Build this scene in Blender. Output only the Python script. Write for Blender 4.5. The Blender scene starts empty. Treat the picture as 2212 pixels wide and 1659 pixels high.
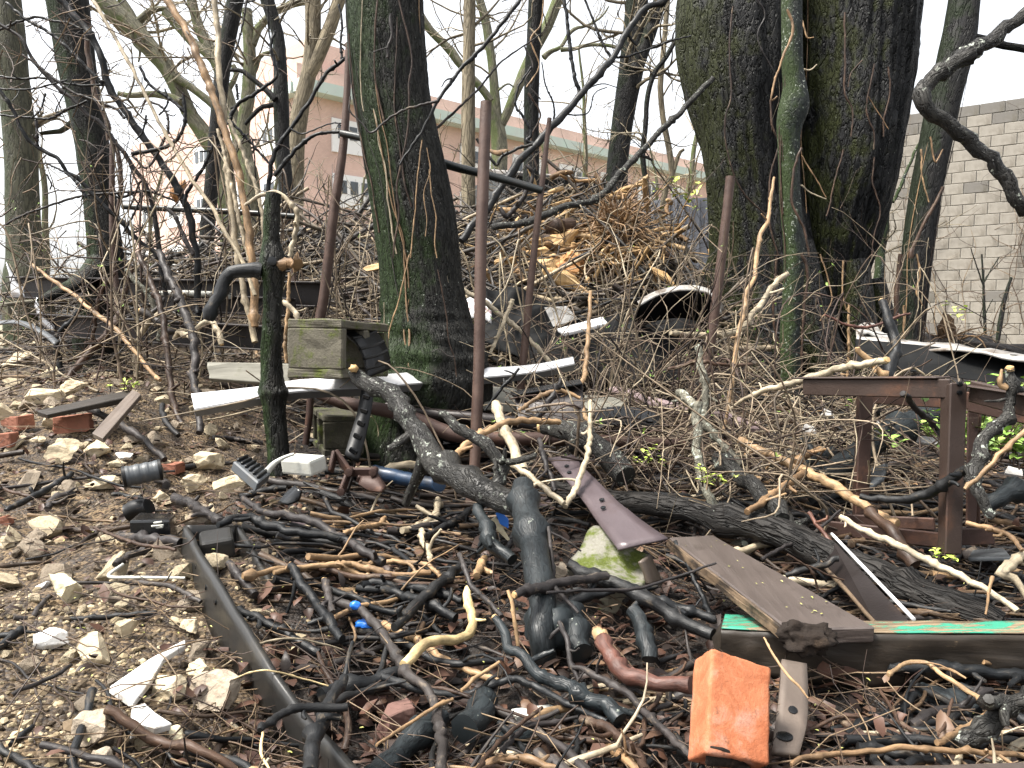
import bpy, bmesh, math, random
import numpy as np
from mathutils import Vector, Matrix

S = bpy.context.scene
COL = S.collection
R = random.Random(7)
NP = np.random.RandomState(7)

# ------------------------------------------------------------------ camera
PITCH = math.radians(4.8)
EYE = np.array([0.0, 0.0, 0.6])
cam_d = bpy.data.cameras.new('camera'); cam = bpy.data.objects.new('camera', cam_d); COL.objects.link(cam)
cam.location = EYE; cam.rotation_euler = (math.radians(90) - PITCH, 0, 0)
cam_d.sensor_width = 36; cam_d.lens = 36 * 1671 / 2212
cam_d.clip_start = 0.02; cam_d.clip_end = 1500
S.camera = cam

# ------------------------------------------------------------------ sky, sun, exposure
w = bpy.data.worlds.new('World'); S.world = w; w.use_nodes = True
nt = w.node_tree; nt.nodes.clear()
out = nt.nodes.new('ShaderNodeOutputWorld'); bg = nt.nodes.new('ShaderNodeBackground')
sky = nt.nodes.new('ShaderNodeTexSky'); sky.sky_type = 'NISHITA'; sky.sun_disc = False
SUN_EL, SUN_ROT = math.radians(63), math.radians(-105)
sky.sun_elevation = SUN_EL; sky.sun_rotation = SUN_ROT
sky.air_density = 1.0; sky.dust_density = 4.0; sky.ozone_density = 1.0
hs = nt.nodes.new('ShaderNodeHueSaturation'); hs.inputs['Saturation'].default_value = 0.18
nt.links.new(sky.outputs[0], hs.inputs['Color']); nt.links.new(hs.outputs[0], bg.inputs[0])
nt.links.new(bg.outputs[0], out.inputs[0]); bg.inputs[1].default_value = 0.074
sun_d = bpy.data.lights.new('sun', 'SUN'); sun = bpy.data.objects.new('sun', sun_d); COL.objects.link(sun)
sun_d.energy = 1.5; sun_d.angle = math.radians(16); sun_d.color = (1, 0.945, 0.86)
sd = Vector((math.sin(SUN_ROT) * math.cos(SUN_EL), math.cos(SUN_ROT) * math.cos(SUN_EL), math.sin(SUN_EL)))
sun.rotation_euler = sd.to_track_quat('Z', 'Y').to_euler(); sun.location = (0, 0, 20)
S.view_settings.view_transform = 'Standard'; S.view_settings.look = 'None'
S.view_settings.gamma = 1; S.view_settings.use_curve_mapping = False
S.view_settings.exposure = 2.5
S.render.engine = 'CYCLES'; S.cycles.use_denoising = True
S.cycles.max_bounces = 6; S.cycles.diffuse_bounces = 2; S.cycles.glossy_bounces = 2

# ------------------------------------------------------------------ small helpers
F = 1671.0
cp, sp = math.cos(PITCH), math.sin(PITCH)
ORG = {0: (0, 0, 1.0), 1: (0, 0), 2: (734, 0), 3: (1469, 0), 4: (0, 549), 5: (734, 549), 6: (1469, 549),
       7: (0, 1102), 8: (734, 1102), 9: (1469, 1102)}
def disp(k, x, y):                       # photo-crop coordinates -> photo pixel
    if k == 0: return (x, y)
    o = ORG[k]; return (o[0] + x * .336, o[1] + y * .336)
def dirn(u, v):
    x = (u - 1106) / F; z = (829.5 - v) / F
    return np.array([x, cp + z * sp, -sp + z * cp])
def P(u, v, d): return EYE + d * dirn(u, v)

def _hash(ix, iy, iz, seed):
    n = (ix * 374761393 + iy * 668265263 + iz * 2147483647 + seed * 1274126177) & 0xffffffff
    n = ((n ^ (n >> 13)) * 1274126177) & 0xffffffff
    return ((n ^ (n >> 16)) & 0xffff) / 65535.0
def noise(p, seed=0):                    # value noise, p (N,3) -> (N,) in -1..1
    p = np.asarray(p, float); i = np.floor(p).astype(np.int64); f = p - i; f = f * f * (3 - 2 * f)
    r = 0
    for a in (0, 1):
        for b in (0, 1):
            for c in (0, 1):
                wgt = (f[:, 0] if a else 1 - f[:, 0]) * (f[:, 1] if b else 1 - f[:, 1]) * (f[:, 2] if c else 1 - f[:, 2])
                r = r + wgt * _hash(i[:, 0] + a, i[:, 1] + b, i[:, 2] + c, seed)
    return r * 2 - 1
def fbm(p, o=4, seed=0):
    p = np.asarray(p, float); r = 0; a = 1.0
    for k in range(o): r = r + a * noise(p * (2 ** k), seed + k); a *= .5
    return r
def sst(t): t = np.clip(t, 0, 1); return t * t * (3 - 2 * t)

def height(x, y, fine=True):
    x = np.asarray(x, float); y = np.asarray(y, float)
    h = 0.26 * sst((-x - .75) / .9) * sst((y - 1.9) / 1.6) * (1 - sst((y - 7) / 4))
    h = h - .07 * sst((x + .75) / .5) * (1 - sst((y - 2.6) / 1.5))
    h = h + 1.1 * np.exp(-((x - 1.05) / np.where(x > 1.05, .72, 1.75)) ** 2 - ((y - 7.2) / np.where(y < 7.2, 1.75, 1.35)) ** 2)
    h = h + 0.84 * np.exp(-((x + 1.5) / 1.9) ** 2 - ((y - 7.3) / np.where(y < 7.3, 1.5, 1.25)) ** 2)
    h = h - .35 * sst((y - 9.5) / 6)
    sh = x.shape; q = np.stack([x.ravel(), y.ravel(), 0 * x.ravel()], 1)
    nn = .035 * fbm(q * 1.7, 2, 3)
    if fine:
        nn = nn + .016 * fbm(q * 7.5 + 5, 3, 11)
    return h + (nn.reshape(sh)) * np.clip(1.6 - y * .02, .3, 1)
_TT = np.linspace(.7, 13, 900)
def Gd(u, v, lift=0.0):
    dr = dirn(u, v); q = EYE + _TT[:, None] * dr
    s = q[:, 2] - (height(q[:, 0], q[:, 1], False) + lift)
    k = np.nonzero(s < 0)[0]
    if len(k) == 0: return None
    k = k[0]
    if k == 0: return _TT[0]
    a, b = s[k - 1], s[k]
    return _TT[k - 1] + (_TT[k] - _TT[k - 1]) * a / (a - b)
def Gp(u, v, lift=0.0): return P(u, v, Gd(u, v, lift) or 6.0)
def hz(x, y): return float(height(np.array([x]), np.array([y]), False)[0])

class MB:                                # collects faces, builds ONE mesh
    def __init__(s): s.v = []; s.q = []; s.t = []; s.uvq = []; s.uvt = []; s.n = 0; s.mq = []; s.mt = []
    def add(s, V, Q=None, T=None, uq=None, ut=None, mi=0):
        V = np.asarray(V, float); s.v.append(V)
        if Q is not None and len(Q):
            Q = np.asarray(Q, np.int64); s.q.append(Q + s.n); s.mq.append(np.full(len(Q), mi))
            s.uvq.append(np.zeros((len(Q), 4, 2)) if uq is None else uq)
        if T is not None and len(T):
            T = np.asarray(T, np.int64); s.t.append(T + s.n); s.mt.append(np.full(len(T), mi))
            s.uvt.append(np.zeros((len(T), 3, 2)) if ut is None else ut)
        s.n += len(V)
    def mesh(s, name, mats, smooth=True, origin=None):
        V = np.concatenate(s.v) if s.v else np.zeros((0, 3))
        if origin is not None: V = V - np.asarray(origin)
        q = np.concatenate(s.q) if s.q else np.zeros((0, 4), np.int64)
        t = np.concatenate(s.t) if s.t else np.zeros((0, 3), np.int64)
        m = bpy.data.meshes.new(name)
        m.vertices.add(len(V)); m.vertices.foreach_set('co', V.astype(np.float32).ravel())
        nl = q.size + t.size; m.loops.add(nl)
        m.loops.foreach_set('vertex_index', np.concatenate([q.ravel(), t.ravel()]).astype(np.int32))
        m.polygons.add(len(q) + len(t))
        st = np.concatenate([np.arange(len(q)) * 4, q.size + np.arange(len(t)) * 3]).astype(np.int32)
        m.polygons.foreach_set('loop_start', st)
        m.polygons.foreach_set('use_smooth', np.full(len(q) + len(t), smooth, dtype=bool))
        mi = np.concatenate(s.mq + s.mt) if (s.mq or s.mt) else np.zeros(0)
        m.polygons.foreach_set('material_index', mi.astype(np.int32))
        uvs = np.concatenate([a.reshape(-1, 2) for a in s.uvq] + [a.reshape(-1, 2) for a in s.uvt]) if nl else np.zeros((0, 2))
        ul = m.uv_layers.new(name='UVMap'); ul.data.foreach_set('uv', uvs.astype(np.float32).ravel())
        for a in (mats if isinstance(mats, (list, tuple)) else [mats]): m.materials.append(a)
        m.update(); m.validate(); return m

def link(name, mesh, parent=None, loc=None):
    o = bpy.data.objects.new(name, mesh); COL.objects.link(o)
    if loc is not None: o.location = [float(c) for c in loc]
    if parent is not None:
        o.parent = parent
        if loc is not None: o.location = Vector([float(c) for c in loc]) - parent.location
    return o
def tag(o, label=None, cat=None, group=None, kind=None):
    if label: o['label'] = label
    if cat: o['category'] = cat
    if group: o['group'] = group
    if kind: o['kind'] = kind
    return o
def empty(name, loc, label, cat, group=None):
    o = bpy.data.objects.new(name, None); COL.objects.link(o); o.location = [float(c) for c in loc]; o.empty_display_size = .1
    return tag(o, label, cat, group)
def solo(name, mb, mat, label, cat, group=None, smooth=True, origin=None):
    if origin is None: origin = mb.v[0][0]
    return tag(link(name, mb.mesh(name, mat, smooth, origin), None, origin), label, cat, group)
def part(name, mb, mat, parent, smooth=True, origin=None):
    root = parent
    off = np.zeros(3)
    while root is not None: off = off + np.array(root.location); root = root.parent
    if origin is None: origin = mb.v[0].mean(0)
    o = bpy.data.objects.new(name, mb.mesh(name, mat, smooth, origin)); COL.objects.link(o)
    o.parent = parent; o.location = [float(c) for c in (np.asarray(origin) - off)]
    return o

def crom(p, n):                          # Catmull-Rom resample of (k,c) to n rows, even in index
    p = np.asarray(p, float); k = len(p)
    if k == 2: return p[0] + (p[1] - p[0]) * np.linspace(0, 1, n)[:, None]
    e = np.vstack([2 * p[0] - p[1], p, 2 * p[-1] - p[-2]])
    seg = np.r_[0, np.cumsum(np.linalg.norm(np.diff(p[:, :3], axis=0), axis=1) + 1e-6)]
    t = np.interp(np.linspace(0, seg[-1], n), seg, np.arange(k)); i = np.minimum(t.astype(int), k - 2); f = (t - i)[:, None]
    a, b, c, d = e[i], e[i + 1], e[i + 2], e[i + 3]
    return .5 * (2 * b + (c - a) * f + (2 * a - 5 * b + 4 * c - d) * f ** 2 + (3 * b - a - 3 * c + d) * f ** 3)

def tube(mb, pts, rad, sides=8, n=None, wob=0.0, rough=0.12, seed=0, cap=True, mi=0, disp_fn=None, knots=0):
    """round branch / pipe / trunk along pts (world), radii per control point"""
    pts = np.asarray(pts, float); rad = np.broadcast_to(np.asarray(rad, float), (len(pts),)) if np.ndim(rad) == 0 else np.asarray(rad, float)
    L = np.linalg.norm(np.diff(pts, axis=0), axis=1).sum()
    if n is None: n = int(np.clip(L / max(rad.mean() * 2.2, .012), 5, 40))
    c = crom(np.c_[pts, rad], n); r = np.maximum(c[:, 3], .0003); c = c[:, :3]
    rs = np.random.RandomState((seed * 7919 + 13) % 2 ** 31)
    ln = np.r_[0, np.cumsum(np.linalg.norm(np.diff(c, axis=0), axis=1))]
    if wob:
        for q in range(3):
            fr = (1.3 * 2 ** q) * 2 * math.pi / max(L, 1e-3); am = wob * L * .5 / (2 ** (1.25 * q)) * .4
            ph = rs.rand(3) * 6.28; c = c + am * rs.normal(size=3) * np.sin(ln[:, None] * fr + ph) * np.sin(np.pi * np.clip(ln / L, 0, 1))[:, None] ** .5
    if rough:
        rn = rs.uniform(-1, 1, n); rn = (rn + np.roll(rn, 1) + np.roll(rn, 2)) / 1.8; r = r * (1 + rough * rn)
    for q in range(knots):
        kk = rs.randint(1, n - 1); r[kk] *= rs.uniform(1.2, 1.55)
    if rough and n > 6: 
        jn = rs.normal(size=(n, 3)); jn = jn + np.roll(jn, 1, 0) + np.roll(jn, 2, 0); c[1:-1] += jn[1:-1] * (r[1:-1] * min(.13, rough))[:, None]
    T = np.gradient(c, axis=0); T /= np.linalg.norm(T, axis=1)[:, None] + 1e-9
    up = np.array([0, 0, 1.0]) if abs(T[0, 2]) < .9 else np.array([0, 1.0, 0])
    N = np.zeros_like(T); a = up - T[0] * (up @ T[0]); N[0] = a / np.linalg.norm(a)
    for k in range(1, n):
        a = N[k - 1] - T[k] * (N[k - 1] @ T[k]); N[k] = a / (np.linalg.norm(a) + 1e-9)
    B = np.cross(T, N)
    an = np.arange(sides) * 2 * math.pi / sides
    ring = np.cos(an)[None, :, None] * N[:, None] + np.sin(an)[None, :, None] * B[:, None]
    rr = np.repeat(r[:, None], sides, 1)
    if rough: rr = rr * (1 + rough * .6 * rs.uniform(-1, 1, rr.shape))
    V = c[:, None] + ring * rr[..., None]
    if disp_fn is not None:
        dd = disp_fn(V.reshape(-1, 3), np.repeat(ln, sides), np.tile(an, n), ring.reshape(-1, 3)).reshape(n, sides)
        V = V + ring * dd[..., None]
    V = V.reshape(-1, 3)
    i = np.arange(n - 1)[:, None] * sides; j = np.arange(sides)[None, :]; j2 = (j + 1) % sides
    Q = np.stack([i + j, i + j2, i + sides + j2, i + sides + j], -1).reshape(-1, 4)
    rm = r.mean(); uu = np.arange(sides + 1) * 2 * math.pi / sides * rm
    u0 = np.broadcast_to(uu[:-1], (n - 1, sides)); u1 = np.broadcast_to(uu[1:], (n - 1, sides))
    v0 = np.broadcast_to(ln[:-1, None], (n - 1, sides)); v1 = np.broadcast_to(ln[1:, None], (n - 1, sides))
    off = rs.rand() * 7
    UQ = np.stack([np.stack([u0, v0 + off], -1), np.stack([u1, v0 + off], -1), np.stack([u1, v1 + off], -1), np.stack([u0, v1 + off], -1)], 2).reshape(-1, 4, 2)
    mb.add(V, Q, None, UQ, None, mi)
    if cap:
        for e, idx, fl in ((0, 0, 1), (n - 1, (n - 1) * sides, 0)):
            s_ = np.arange(sides); s2 = (s_ + 1) % sides
            cv = V[idx:idx + sides]; ctr = cv.mean(0) + (T[e] * (-1 if fl else 1)) * r[e] * .15
            VV = np.vstack([cv, ctr]); tri = np.stack([s_, s2, np.full(sides, sides)], 1)
            if fl: tri = tri[:, ::-1]
            mb.add(VV, None, tri, None, np.full((sides, 3, 2), off), mi if not isinstance(cap, int) or cap is True else cap)
    return c, r

def hexa(mb, c8, mi=0):                  # c8: bottom 4 then top 4, ccw seen from above
    mb.add(c8, [[3, 2, 1, 0], [4, 5, 6, 7], [0, 1, 5, 4], [1, 2, 6, 5], [2, 3, 7, 6], [3, 0, 4, 7]], mi=mi)
def bev(mb_or_c8, bevel=.003, cuts=0, rough=0.0, seed=0, seg=2):
    """closed hexahedron(s) -> bevelled, optionally roughened MB"""
    mb = MB()
    if isinstance(mb_or_c8, MB): src = mb_or_c8
    else:
        src = MB(); hexa(src, mb_or_c8)
    me = src.mesh('tmp', []); bm = bmesh.new(); bm.from_mesh(me); bpy.data.meshes.remove(me)
    bmesh.ops.recalc_face_normals(bm, faces=bm.faces[:])
    if bevel: bmesh.ops.bevel(bm, geom=bm.edges[:], offset=bevel, segments=seg, affect='EDGES', profile=.6)
    if cuts: bmesh.ops.subdivide_edges(bm, edges=[e for e in bm.edges if e.calc_length() > bevel * 3 + .004], cuts=cuts, use_grid_fill=True)
    bmesh.ops.triangulate(bm, faces=bm.faces[:]); bm.normal_update()
    V = np.array([v.co[:] for v in bm.verts]); Nn = np.array([v.normal[:] for v in bm.verts])
    T = np.array([[v.index for v in f.verts] for f in bm.faces]); bm.free()
    if rough: V = V + Nn * (rough * fbm(V / max(rough * 6, .005) + seed, 3, seed))[:, None]
    mb.add(V, None, T); return mb
def bar8(p0, p1, w_, h_, up=(0, 0, 1)):
    p0, p1 = np.asarray(p0, float), np.asarray(p1, float); t = p1 - p0; t /= np.linalg.norm(t)
    up = np.asarray(up, float); s_ = np.cross(t, up); s_ /= np.linalg.norm(s_); n_ = np.cross(s_, t)
    a, b = s_ * w_ / 2, n_ * h_ / 2
    return np.array([p0 - a - b, p0 + a - b, p1 + a - b, p1 - a - b, p0 - a + b, p0 + a + b, p1 + a + b, p1 - a + b])
def slab8(q4, th):                       # q4 top face corners (world); thickness downwards along normal
    q = np.asarray(q4, float); n_ = np.cross(q[1] - q[0], q[3] - q[0]); n_ /= np.linalg.norm(n_)
    if n_[2] < 0: n_ = -n_
    return np.vstack([q - n_ * th, q])
def ribbon(mb, Lp, Rp, th, n=14, m=3, bump=0.0, seed=0, mi=0, crown=0.0):
    """solid sheet between two edge curves"""
    a, b = crom(Lp, n), crom(Rp, n)
    t = np.linspace(0, 1, m + 1)
    g = a[:, None] * (1 - t)[None, :, None] + b[:, None] * t[None, :, None]
    du = np.gradient(g, axis=0); dv = np.gradient(g, axis=1); nn = np.cross(du, dv); nn /= np.linalg.norm(nn, axis=2)[..., None] + 1e-9
    if bump: g = g + nn * (bump * fbm(g.reshape(-1, 3) * 9 + seed, 3, seed)).reshape(n, m + 1)[..., None]
    if crown: g = g + nn * (crown * np.sin(np.pi * t))[None, :, None]
    top = (g + nn * th / 2).reshape(-1, 3); bot = (g - nn * th / 2).reshape(-1, 3); K = n * (m + 1)
    i, j = np.meshgrid(np.arange(n - 1), np.arange(m), indexing='ij'); i = i.ravel(); j = j.ravel(); W_ = m + 1
    q = np.stack([i * W_ + j, i * W_ + j + 1, (i + 1) * W_ + j + 1, (i + 1) * W_ + j], 1)
    rim = [k for k in range(W_)] + [k * W_ + m for k in range(1, n)] + [(n - 1) * W_ + m - k for k in range(1, W_)] + [(n - 1 - k) * W_ for k in range(1, n - 1)]
    rim = np.array(rim); r2 = np.roll(rim, -1)
    side = np.stack([rim, rim + K, r2 + K, r2], 1)
    mb.add(np.vstack([top, bot]), np.vstack([q, q[:, ::-1] + K, side]), mi=mi)
_ico = {}
def ico(sub):
    if sub not in _ico:
        bm = bmesh.new(); bmesh.ops.create_icosphere(bm, subdivisions=sub, radius=1)
        _ico[sub] = (np.array([v.co[:] for v in bm.verts]), np.array([[v.index for v in f.verts] for f in bm.faces])); bm.free()
    return _ico[sub]
def rock(sub, seed, planes=9, cut=(.5, .85), ns=.06, ax=(1, 1, .7)):
    rs = np.random.RandomState(seed); V, T = ico(sub); V = V.copy()
    for k in range(planes):
        n_ = rs.normal(size=3); n_ /= np.linalg.norm(n_); o = rs.uniform(*cut); dd = V @ n_
        V = V - np.where(dd > o, dd - o, 0)[:, None] * n_
    V = V * (1 + ns * 1.5 * fbm(V * 2.6 + seed, 4 if sub > 3 else 3, seed))[:, None]
    return V * np.array(ax), T
def rotm(rs):
    q = rs.normal(size=4); q /= np.linalg.norm(q); a, b, c, d = q
    return np.array([[1 - 2 * (c * c + d * d), 2 * (b * c - a * d), 2 * (b * d + a * c)], [2 * (b * c + a * d), 1 - 2 * (b * b + d * d), 2 * (c * d - a * b)], [2 * (b * d - a * c), 2 * (c * d + a * b), 1 - 2 * (b * b + c * c)]])
def rz(a): return np.array([[math.cos(a), -math.sin(a), 0], [math.sin(a), math.cos(a), 0], [0, 0, 1]])

# ------------------------------------------------------------------ materials
class NT:
    def __init__(s, name):
        s.m = bpy.data.materials.new(name); s.m.use_nodes = True; s.t = s.m.node_tree; s.t.nodes.clear()
        s.o = s.n('ShaderNodeOutputMaterial'); s.b = s.n('ShaderNodeBsdfPrincipled'); s.l(s.b.outputs[0], s.o.inputs[0])
    def n(s, ty, **kw):
        x = s.t.nodes.new(ty)
        for k, v in kw.items(): setattr(x, k, v)
        return x
    def l(s, a, b): s.t.links.new(a, b)
    def coord(s, kind='Object', scale=(1, 1, 1)):
        tc = s.n('ShaderNodeTexCoord'); mp = s.n('ShaderNodeMapping'); mp.inputs['Scale'].default_value = scale
        s.l(tc.outputs[kind], mp.inputs[0]); return mp.outputs[0]
    def noise(s, co, scale, det=4, rough=.55, dist=0):
        x = s.n('ShaderNodeTexNoise'); x.inputs['Scale'].default_value = scale; x.inputs['Detail'].default_value = det
        x.inputs['Roughness'].default_value = rough; x.inputs['Distortion'].default_value = dist
        if co is not None: s.l(co, x.inputs['Vector'])
        return x.outputs[0]
    def ramp(s, fac, stops):
        x = s.n('ShaderNodeValToRGB'); e = x.color_ramp.elements
        while len(e) < len(stops): e.new(.5)
        for a, (p, c) in zip(e, stops): a.position = p; a.color = (c[0], c[1], c[2], 1) if hasattr(c, '__len__') else (c, c, c, 1)
        s.l(fac, x.inputs[0]); return x.outputs[0]
    def mix(s, f, a, b, mode='MIX'):
        x = s.n('ShaderNodeMix', data_type='RGBA', blend_type=mode)
        for sock, val in ((x.inputs[0], f), (x.inputs[6], a), (x.inputs[7], b)):
            if hasattr(val, 'is_linked'): s.l(val, sock)
            elif hasattr(val, '__len__'): sock.default_value = (val[0], val[1], val[2], 1)
            else: sock.default_value = val
        return x.outputs[2]
    def math(s, op, a, b=0.5, c=None):
        x = s.n('ShaderNodeMath', operation=op)
        for sock, val in zip(x.inputs, (a, b) if c is None else (a, b, c)):
            if hasattr(val, 'is_linked'): s.l(val, sock)
            else: sock.default_value = val
        return x.outputs[0]
    def bump(s, h, strength=.5, dist=.01):
        x = s.n('ShaderNodeBump'); x.inputs['Strength'].default_value = strength; x.inputs['Distance'].default_value = dist
        s.l(h, x.inputs['Height']); s.l(x.outputs[0], s.b.inputs['Normal'])
    def col(s, c):
        if hasattr(c, 'is_linked'): s.l(c, s.b.inputs['Base Color'])
        else: s.b.inputs['Base Color'].default_value = (c[0], c[1], c[2], 1)
    def rough(s, r, spec=.5):
        if hasattr(r, 'is_linked'): s.l(r, s.b.inputs['Roughness'])
        else: s.b.inputs['Roughness'].default_value = r
        s.b.inputs['Specular IOR Level'].default_value = spec

def M_bark(name, dark, light, moss=None, moss_amt=.5, scale=26, stretch=.22, rough=.62, bump=.9, lichen=0.0, side=(-1, 0, 0), spec=.17, bd=.012):
    t = NT(name); uv = t.coord('UV', (1, stretch, 1)); ob = t.coord('Object')
    n1 = t.noise(uv, scale, 8, .65, .6); n2 = t.noise(ob, 5.5, 5, .6); n3 = t.noise(ob, 160, 3, .6)
    v = t.n('ShaderNodeTexVoronoi', feature='DISTANCE_TO_EDGE'); v.inputs['Scale'].default_value = scale * 1.1
    wv = t.mix(.14, uv, t.noise(uv, scale * .6, 3), 'ADD'); t.l(wv, v.inputs['Vector'])
    crack = t.ramp(v.outputs[0], [(0, 0), (.14, 1)])
    hgt = t.mix(.5, t.mix(.4, n1, n3), crack)
    base = t.mix(t.ramp(t.mix(.45, n1, n2), [(.34, 0), (.64, 1)]), dark, light)
    base = t.mix(t.math('MULTIPLY', t.math('SUBTRACT', 1, crack), .65), base, (dark[0] * .35, dark[1] * .35, dark[2] * .35))
    if moss:
        g = t.n('ShaderNodeNewGeometry'); dt = t.n('ShaderNodeVectorMath', operation='DOT_PRODUCT'); t.l(g.outputs['Normal'], dt.inputs[0]); dt.inputs[1].default_value = side
        f = t.math('ADD', t.math('MULTIPLY', dt.outputs['Value'], .3), t.math('ADD', t.math('MULTIPLY', n2, 1.15), t.math('MULTIPLY', n3, .35)))
        f = t.ramp(f, [(max(.02, .98 - moss_amt * .62), 0), (min(.99, 1.2 - moss_amt * .62), 1)])
        mc = t.mix(t.noise(ob, 70, 3), (moss[0] * .45, moss[1] * .45, moss[2] * .5), (moss[0] * 1.5, moss[1] * 1.5, moss[2] * 1.4))
        base = t.mix(f, base, mc)
    if lichen:
        lf = t.ramp(t.noise(ob, 55, 4, .7), [(.72 - lichen * .25, 0), (.76 - lichen * .25, 1)])
        lf = t.math('MULTIPLY', lf, t.ramp(t.noise(ob, 7, 3), [(.42, 0), (.6, 1)])); base = t.mix(lf, base, (.36, .39, .33))
    rd = t.n('ShaderNodeObjectInfo'); base = t.mix(1.0, base, t.ramp(rd.outputs['Random'], [(0, .8), (1, 1.22)]), 'MULTIPLY')
    t.col(base); t.rough(t.ramp(n2, [(.3, max(.2, rough - .17)), (.75, rough + .16)]), spec)
    t.bump(hgt, bump, bd); return t.m
def M_stick(name, cols, rough=.5, spec=.5, scale=60, spots=.3, island=True, bump=.5):
    """bark of sticks: each stick (mesh island) takes its own tone out of cols"""
    t = NT(name); g = t.n('ShaderNodeNewGeometry'); ob = t.coord('Object'); uv = t.coord('UV', (1, .25, 1))
    oi = t.n('ShaderNodeObjectInfo')
    rv = g.outputs['Random Per Island'] if island else oi.outputs['Random']
    base = t.ramp(rv, [(i / max(1, len(cols) - 1), c) for i, c in enumerate(cols)])
    n1 = t.noise(uv, scale, 6, .65); n2 = t.noise(ob, 22, 4, .6)
    base = t.mix(1.0, base, t.ramp(n1, [(.3, .4), (.7, 1.4)]), 'MULTIPLY'); base = t.mix(1.0, base, t.ramp(t.noise(ob, 9, 5, .7), [(.36, .5), (.62, 1.25)]), 'MULTIPLY')
    if spots: base = t.mix(t.math('MULTIPLY', t.ramp(t.mix(.5, n2, n1), [(.57, 0), (.63, 1)]), min(1, spots * 1.8)), base, (.2, .155, .105))
    t.col(base); t.rough(t.ramp(n2, [(.3, rough - .12), (.7, min(1, rough + .2))]), spec); t.bump(t.mix(.4, n1, n2), bump + .25, .006); return t.m
def M_flat(name, c, rough=.6, var=.25, scale=14, bump=.25, metal=0, stain=None, st=(.55, .7), spec=.5, bd=.004, fine=120):
    t = NT(name); ob = t.coord('Object'); n1 = t.noise(ob, scale, 6, .6); n2 = t.noise(ob, fine, 4, .6)
    base = t.mix(n1, tuple(x * (1 - var) for x in c), tuple(min(1, x * (1 + var)) for x in c))
    base = t.mix(t.math('MULTIPLY', n2, .35), base, tuple(x * .6 for x in c))
    if stain: base = t.mix(t.ramp(t.noise(ob, scale * .7, 8, .68, .4), [(st[0], 0), (st[1], 1)]), base, stain)
    t.col(base); t.rough(t.ramp(n1, [(.3, max(.05, rough - .1)), (.7, min(1, rough + .12))]), spec); t.b.inputs['Metallic'].default_value = metal
    if bump: t.bump(t.mix(.5, n1, n2), bump, bd)
    return t.m
def M_wood(name, a, b, scale=40, ax=0, rough=.55, stain=None, st=(.55, .62), spec=.4):
    t = NT(name); sc = [1, 1, 1]; sc[ax] = .06; ob = t.coord('Object', sc); o2 = t.coord('Object')
    n1 = t.noise(ob, scale, 8, .65, .8); n2 = t.noise(o2, 9, 5)
    base = t.mix(t.ramp(t.mix(.35, n1, n2), [(.3, 0), (.7, 1)]), a, b)
    if stain: base = t.mix(t.ramp(t.mix(.5, n1, t.noise(o2, 16, 6, .7)), [(st[0], 0), (st[1], 1)]), base, stain)
    t.col(base); t.rough(rough, spec); t.bump(n1, .5, .004); return t.m

MT = {}
MT['bark_t1'] = M_bark('bark_mossy', (.005, .0058, .0055), (.03, .0285, .024), (.016, .029, .008), .5, 52, .2, .6, 1.0, .25)
MT['bark_big'] = M_bark('bark_old', (.0035, .0044, .0054), (.0225, .0225, .0225), (.0205, .0245, .006), .28, 30, .3, .6, 1.0, .2, bd=.03)
MT['bark_log'] = M_bark('bark_log', (.008, .008, .008), (.034, .031, .028), None, 0, 34, .2, .6, 1.0, .15, bd=.012)
MT['bark_slim'] = M_bark('bark_slim', (.009, .012, .0125), (.03, .036, .032), (.026, .04, .014), .5, 44, .3, .65, .6, .5)
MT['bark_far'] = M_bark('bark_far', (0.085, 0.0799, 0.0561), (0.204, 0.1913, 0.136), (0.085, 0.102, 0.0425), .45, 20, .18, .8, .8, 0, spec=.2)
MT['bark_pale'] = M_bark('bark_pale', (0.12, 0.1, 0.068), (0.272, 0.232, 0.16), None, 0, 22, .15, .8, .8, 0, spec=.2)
MT['bark_mid'] = M_bark('bark_mid', (.008, .0085, .009), (.03, .0285, .027), (.013, .018, .010), .24, 30, .2, .7, 1.0, 0.12)
MT['bark_green'] = M_bark('bark_green', (0.036, 0.036, 0.024), (0.096, 0.092, 0.06), (0.036, 0.044, 0.0224), .5, 26, .2, .75, .8, .1, spec=.3)
MT['log'] = M_bark('log_wet', (.007, .0095, .0108), (.0185, .0235, .0255), None, 0, 46, .3, .5, .3, .2, spec=.3, bd=.004)
MT['loglich'] = M_bark('log_lichen', (0.00864, 0.00864, 0.00864), (0.0432, 0.04104, 0.036), None, 0, 60, .4, .55, .8, .5, spec=.25, bd=.006)
MT['lichen'] = M_bark('lichen_bark', (.055, .052, .042), (.19, .18, .14), None, 0, 50, .5, .65, .7, .7, bd=.004)
MT['dark'] = M_stick('stick_dark', [(.0035, .0045, .0055), (.008, .009, .010), (.013, .0125, .012)], .48, .3, 70, .16, False)
MT['grey'] = M_stick('stick_grey', [(0.0208, 0.0176, 0.0176), (0.044, 0.0376, 0.0344)], .5, .28, 70, .3, False)
MT['brown'] = M_stick('stick_brown', [(0.036, 0.0208, 0.0136), (0.064, 0.0368, 0.0232)], .5, .28, 70, .35, False)
MT['red'] = M_stick('stick_red', [(0.0825, 0.0315, 0.0225), (0.1125, 0.04875, 0.0315)], .5, .45, 70, .2, False)
MT['tan'] = M_stick('stick_tan', [(.2, .12, .06), (.34, .22, .115)], .55, .4, 70, .1, False)
MT['cream'] = M_stick('stick_cream', [(.52, .39, .19), (.6, .47, .25)], .5, .4, 60, .0, False)
MT['paletan'] = M_stick('stick_pale', [(.33, .27, .18), (.45, .38, .27)], .55, .4, 70, .2, False)
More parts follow.
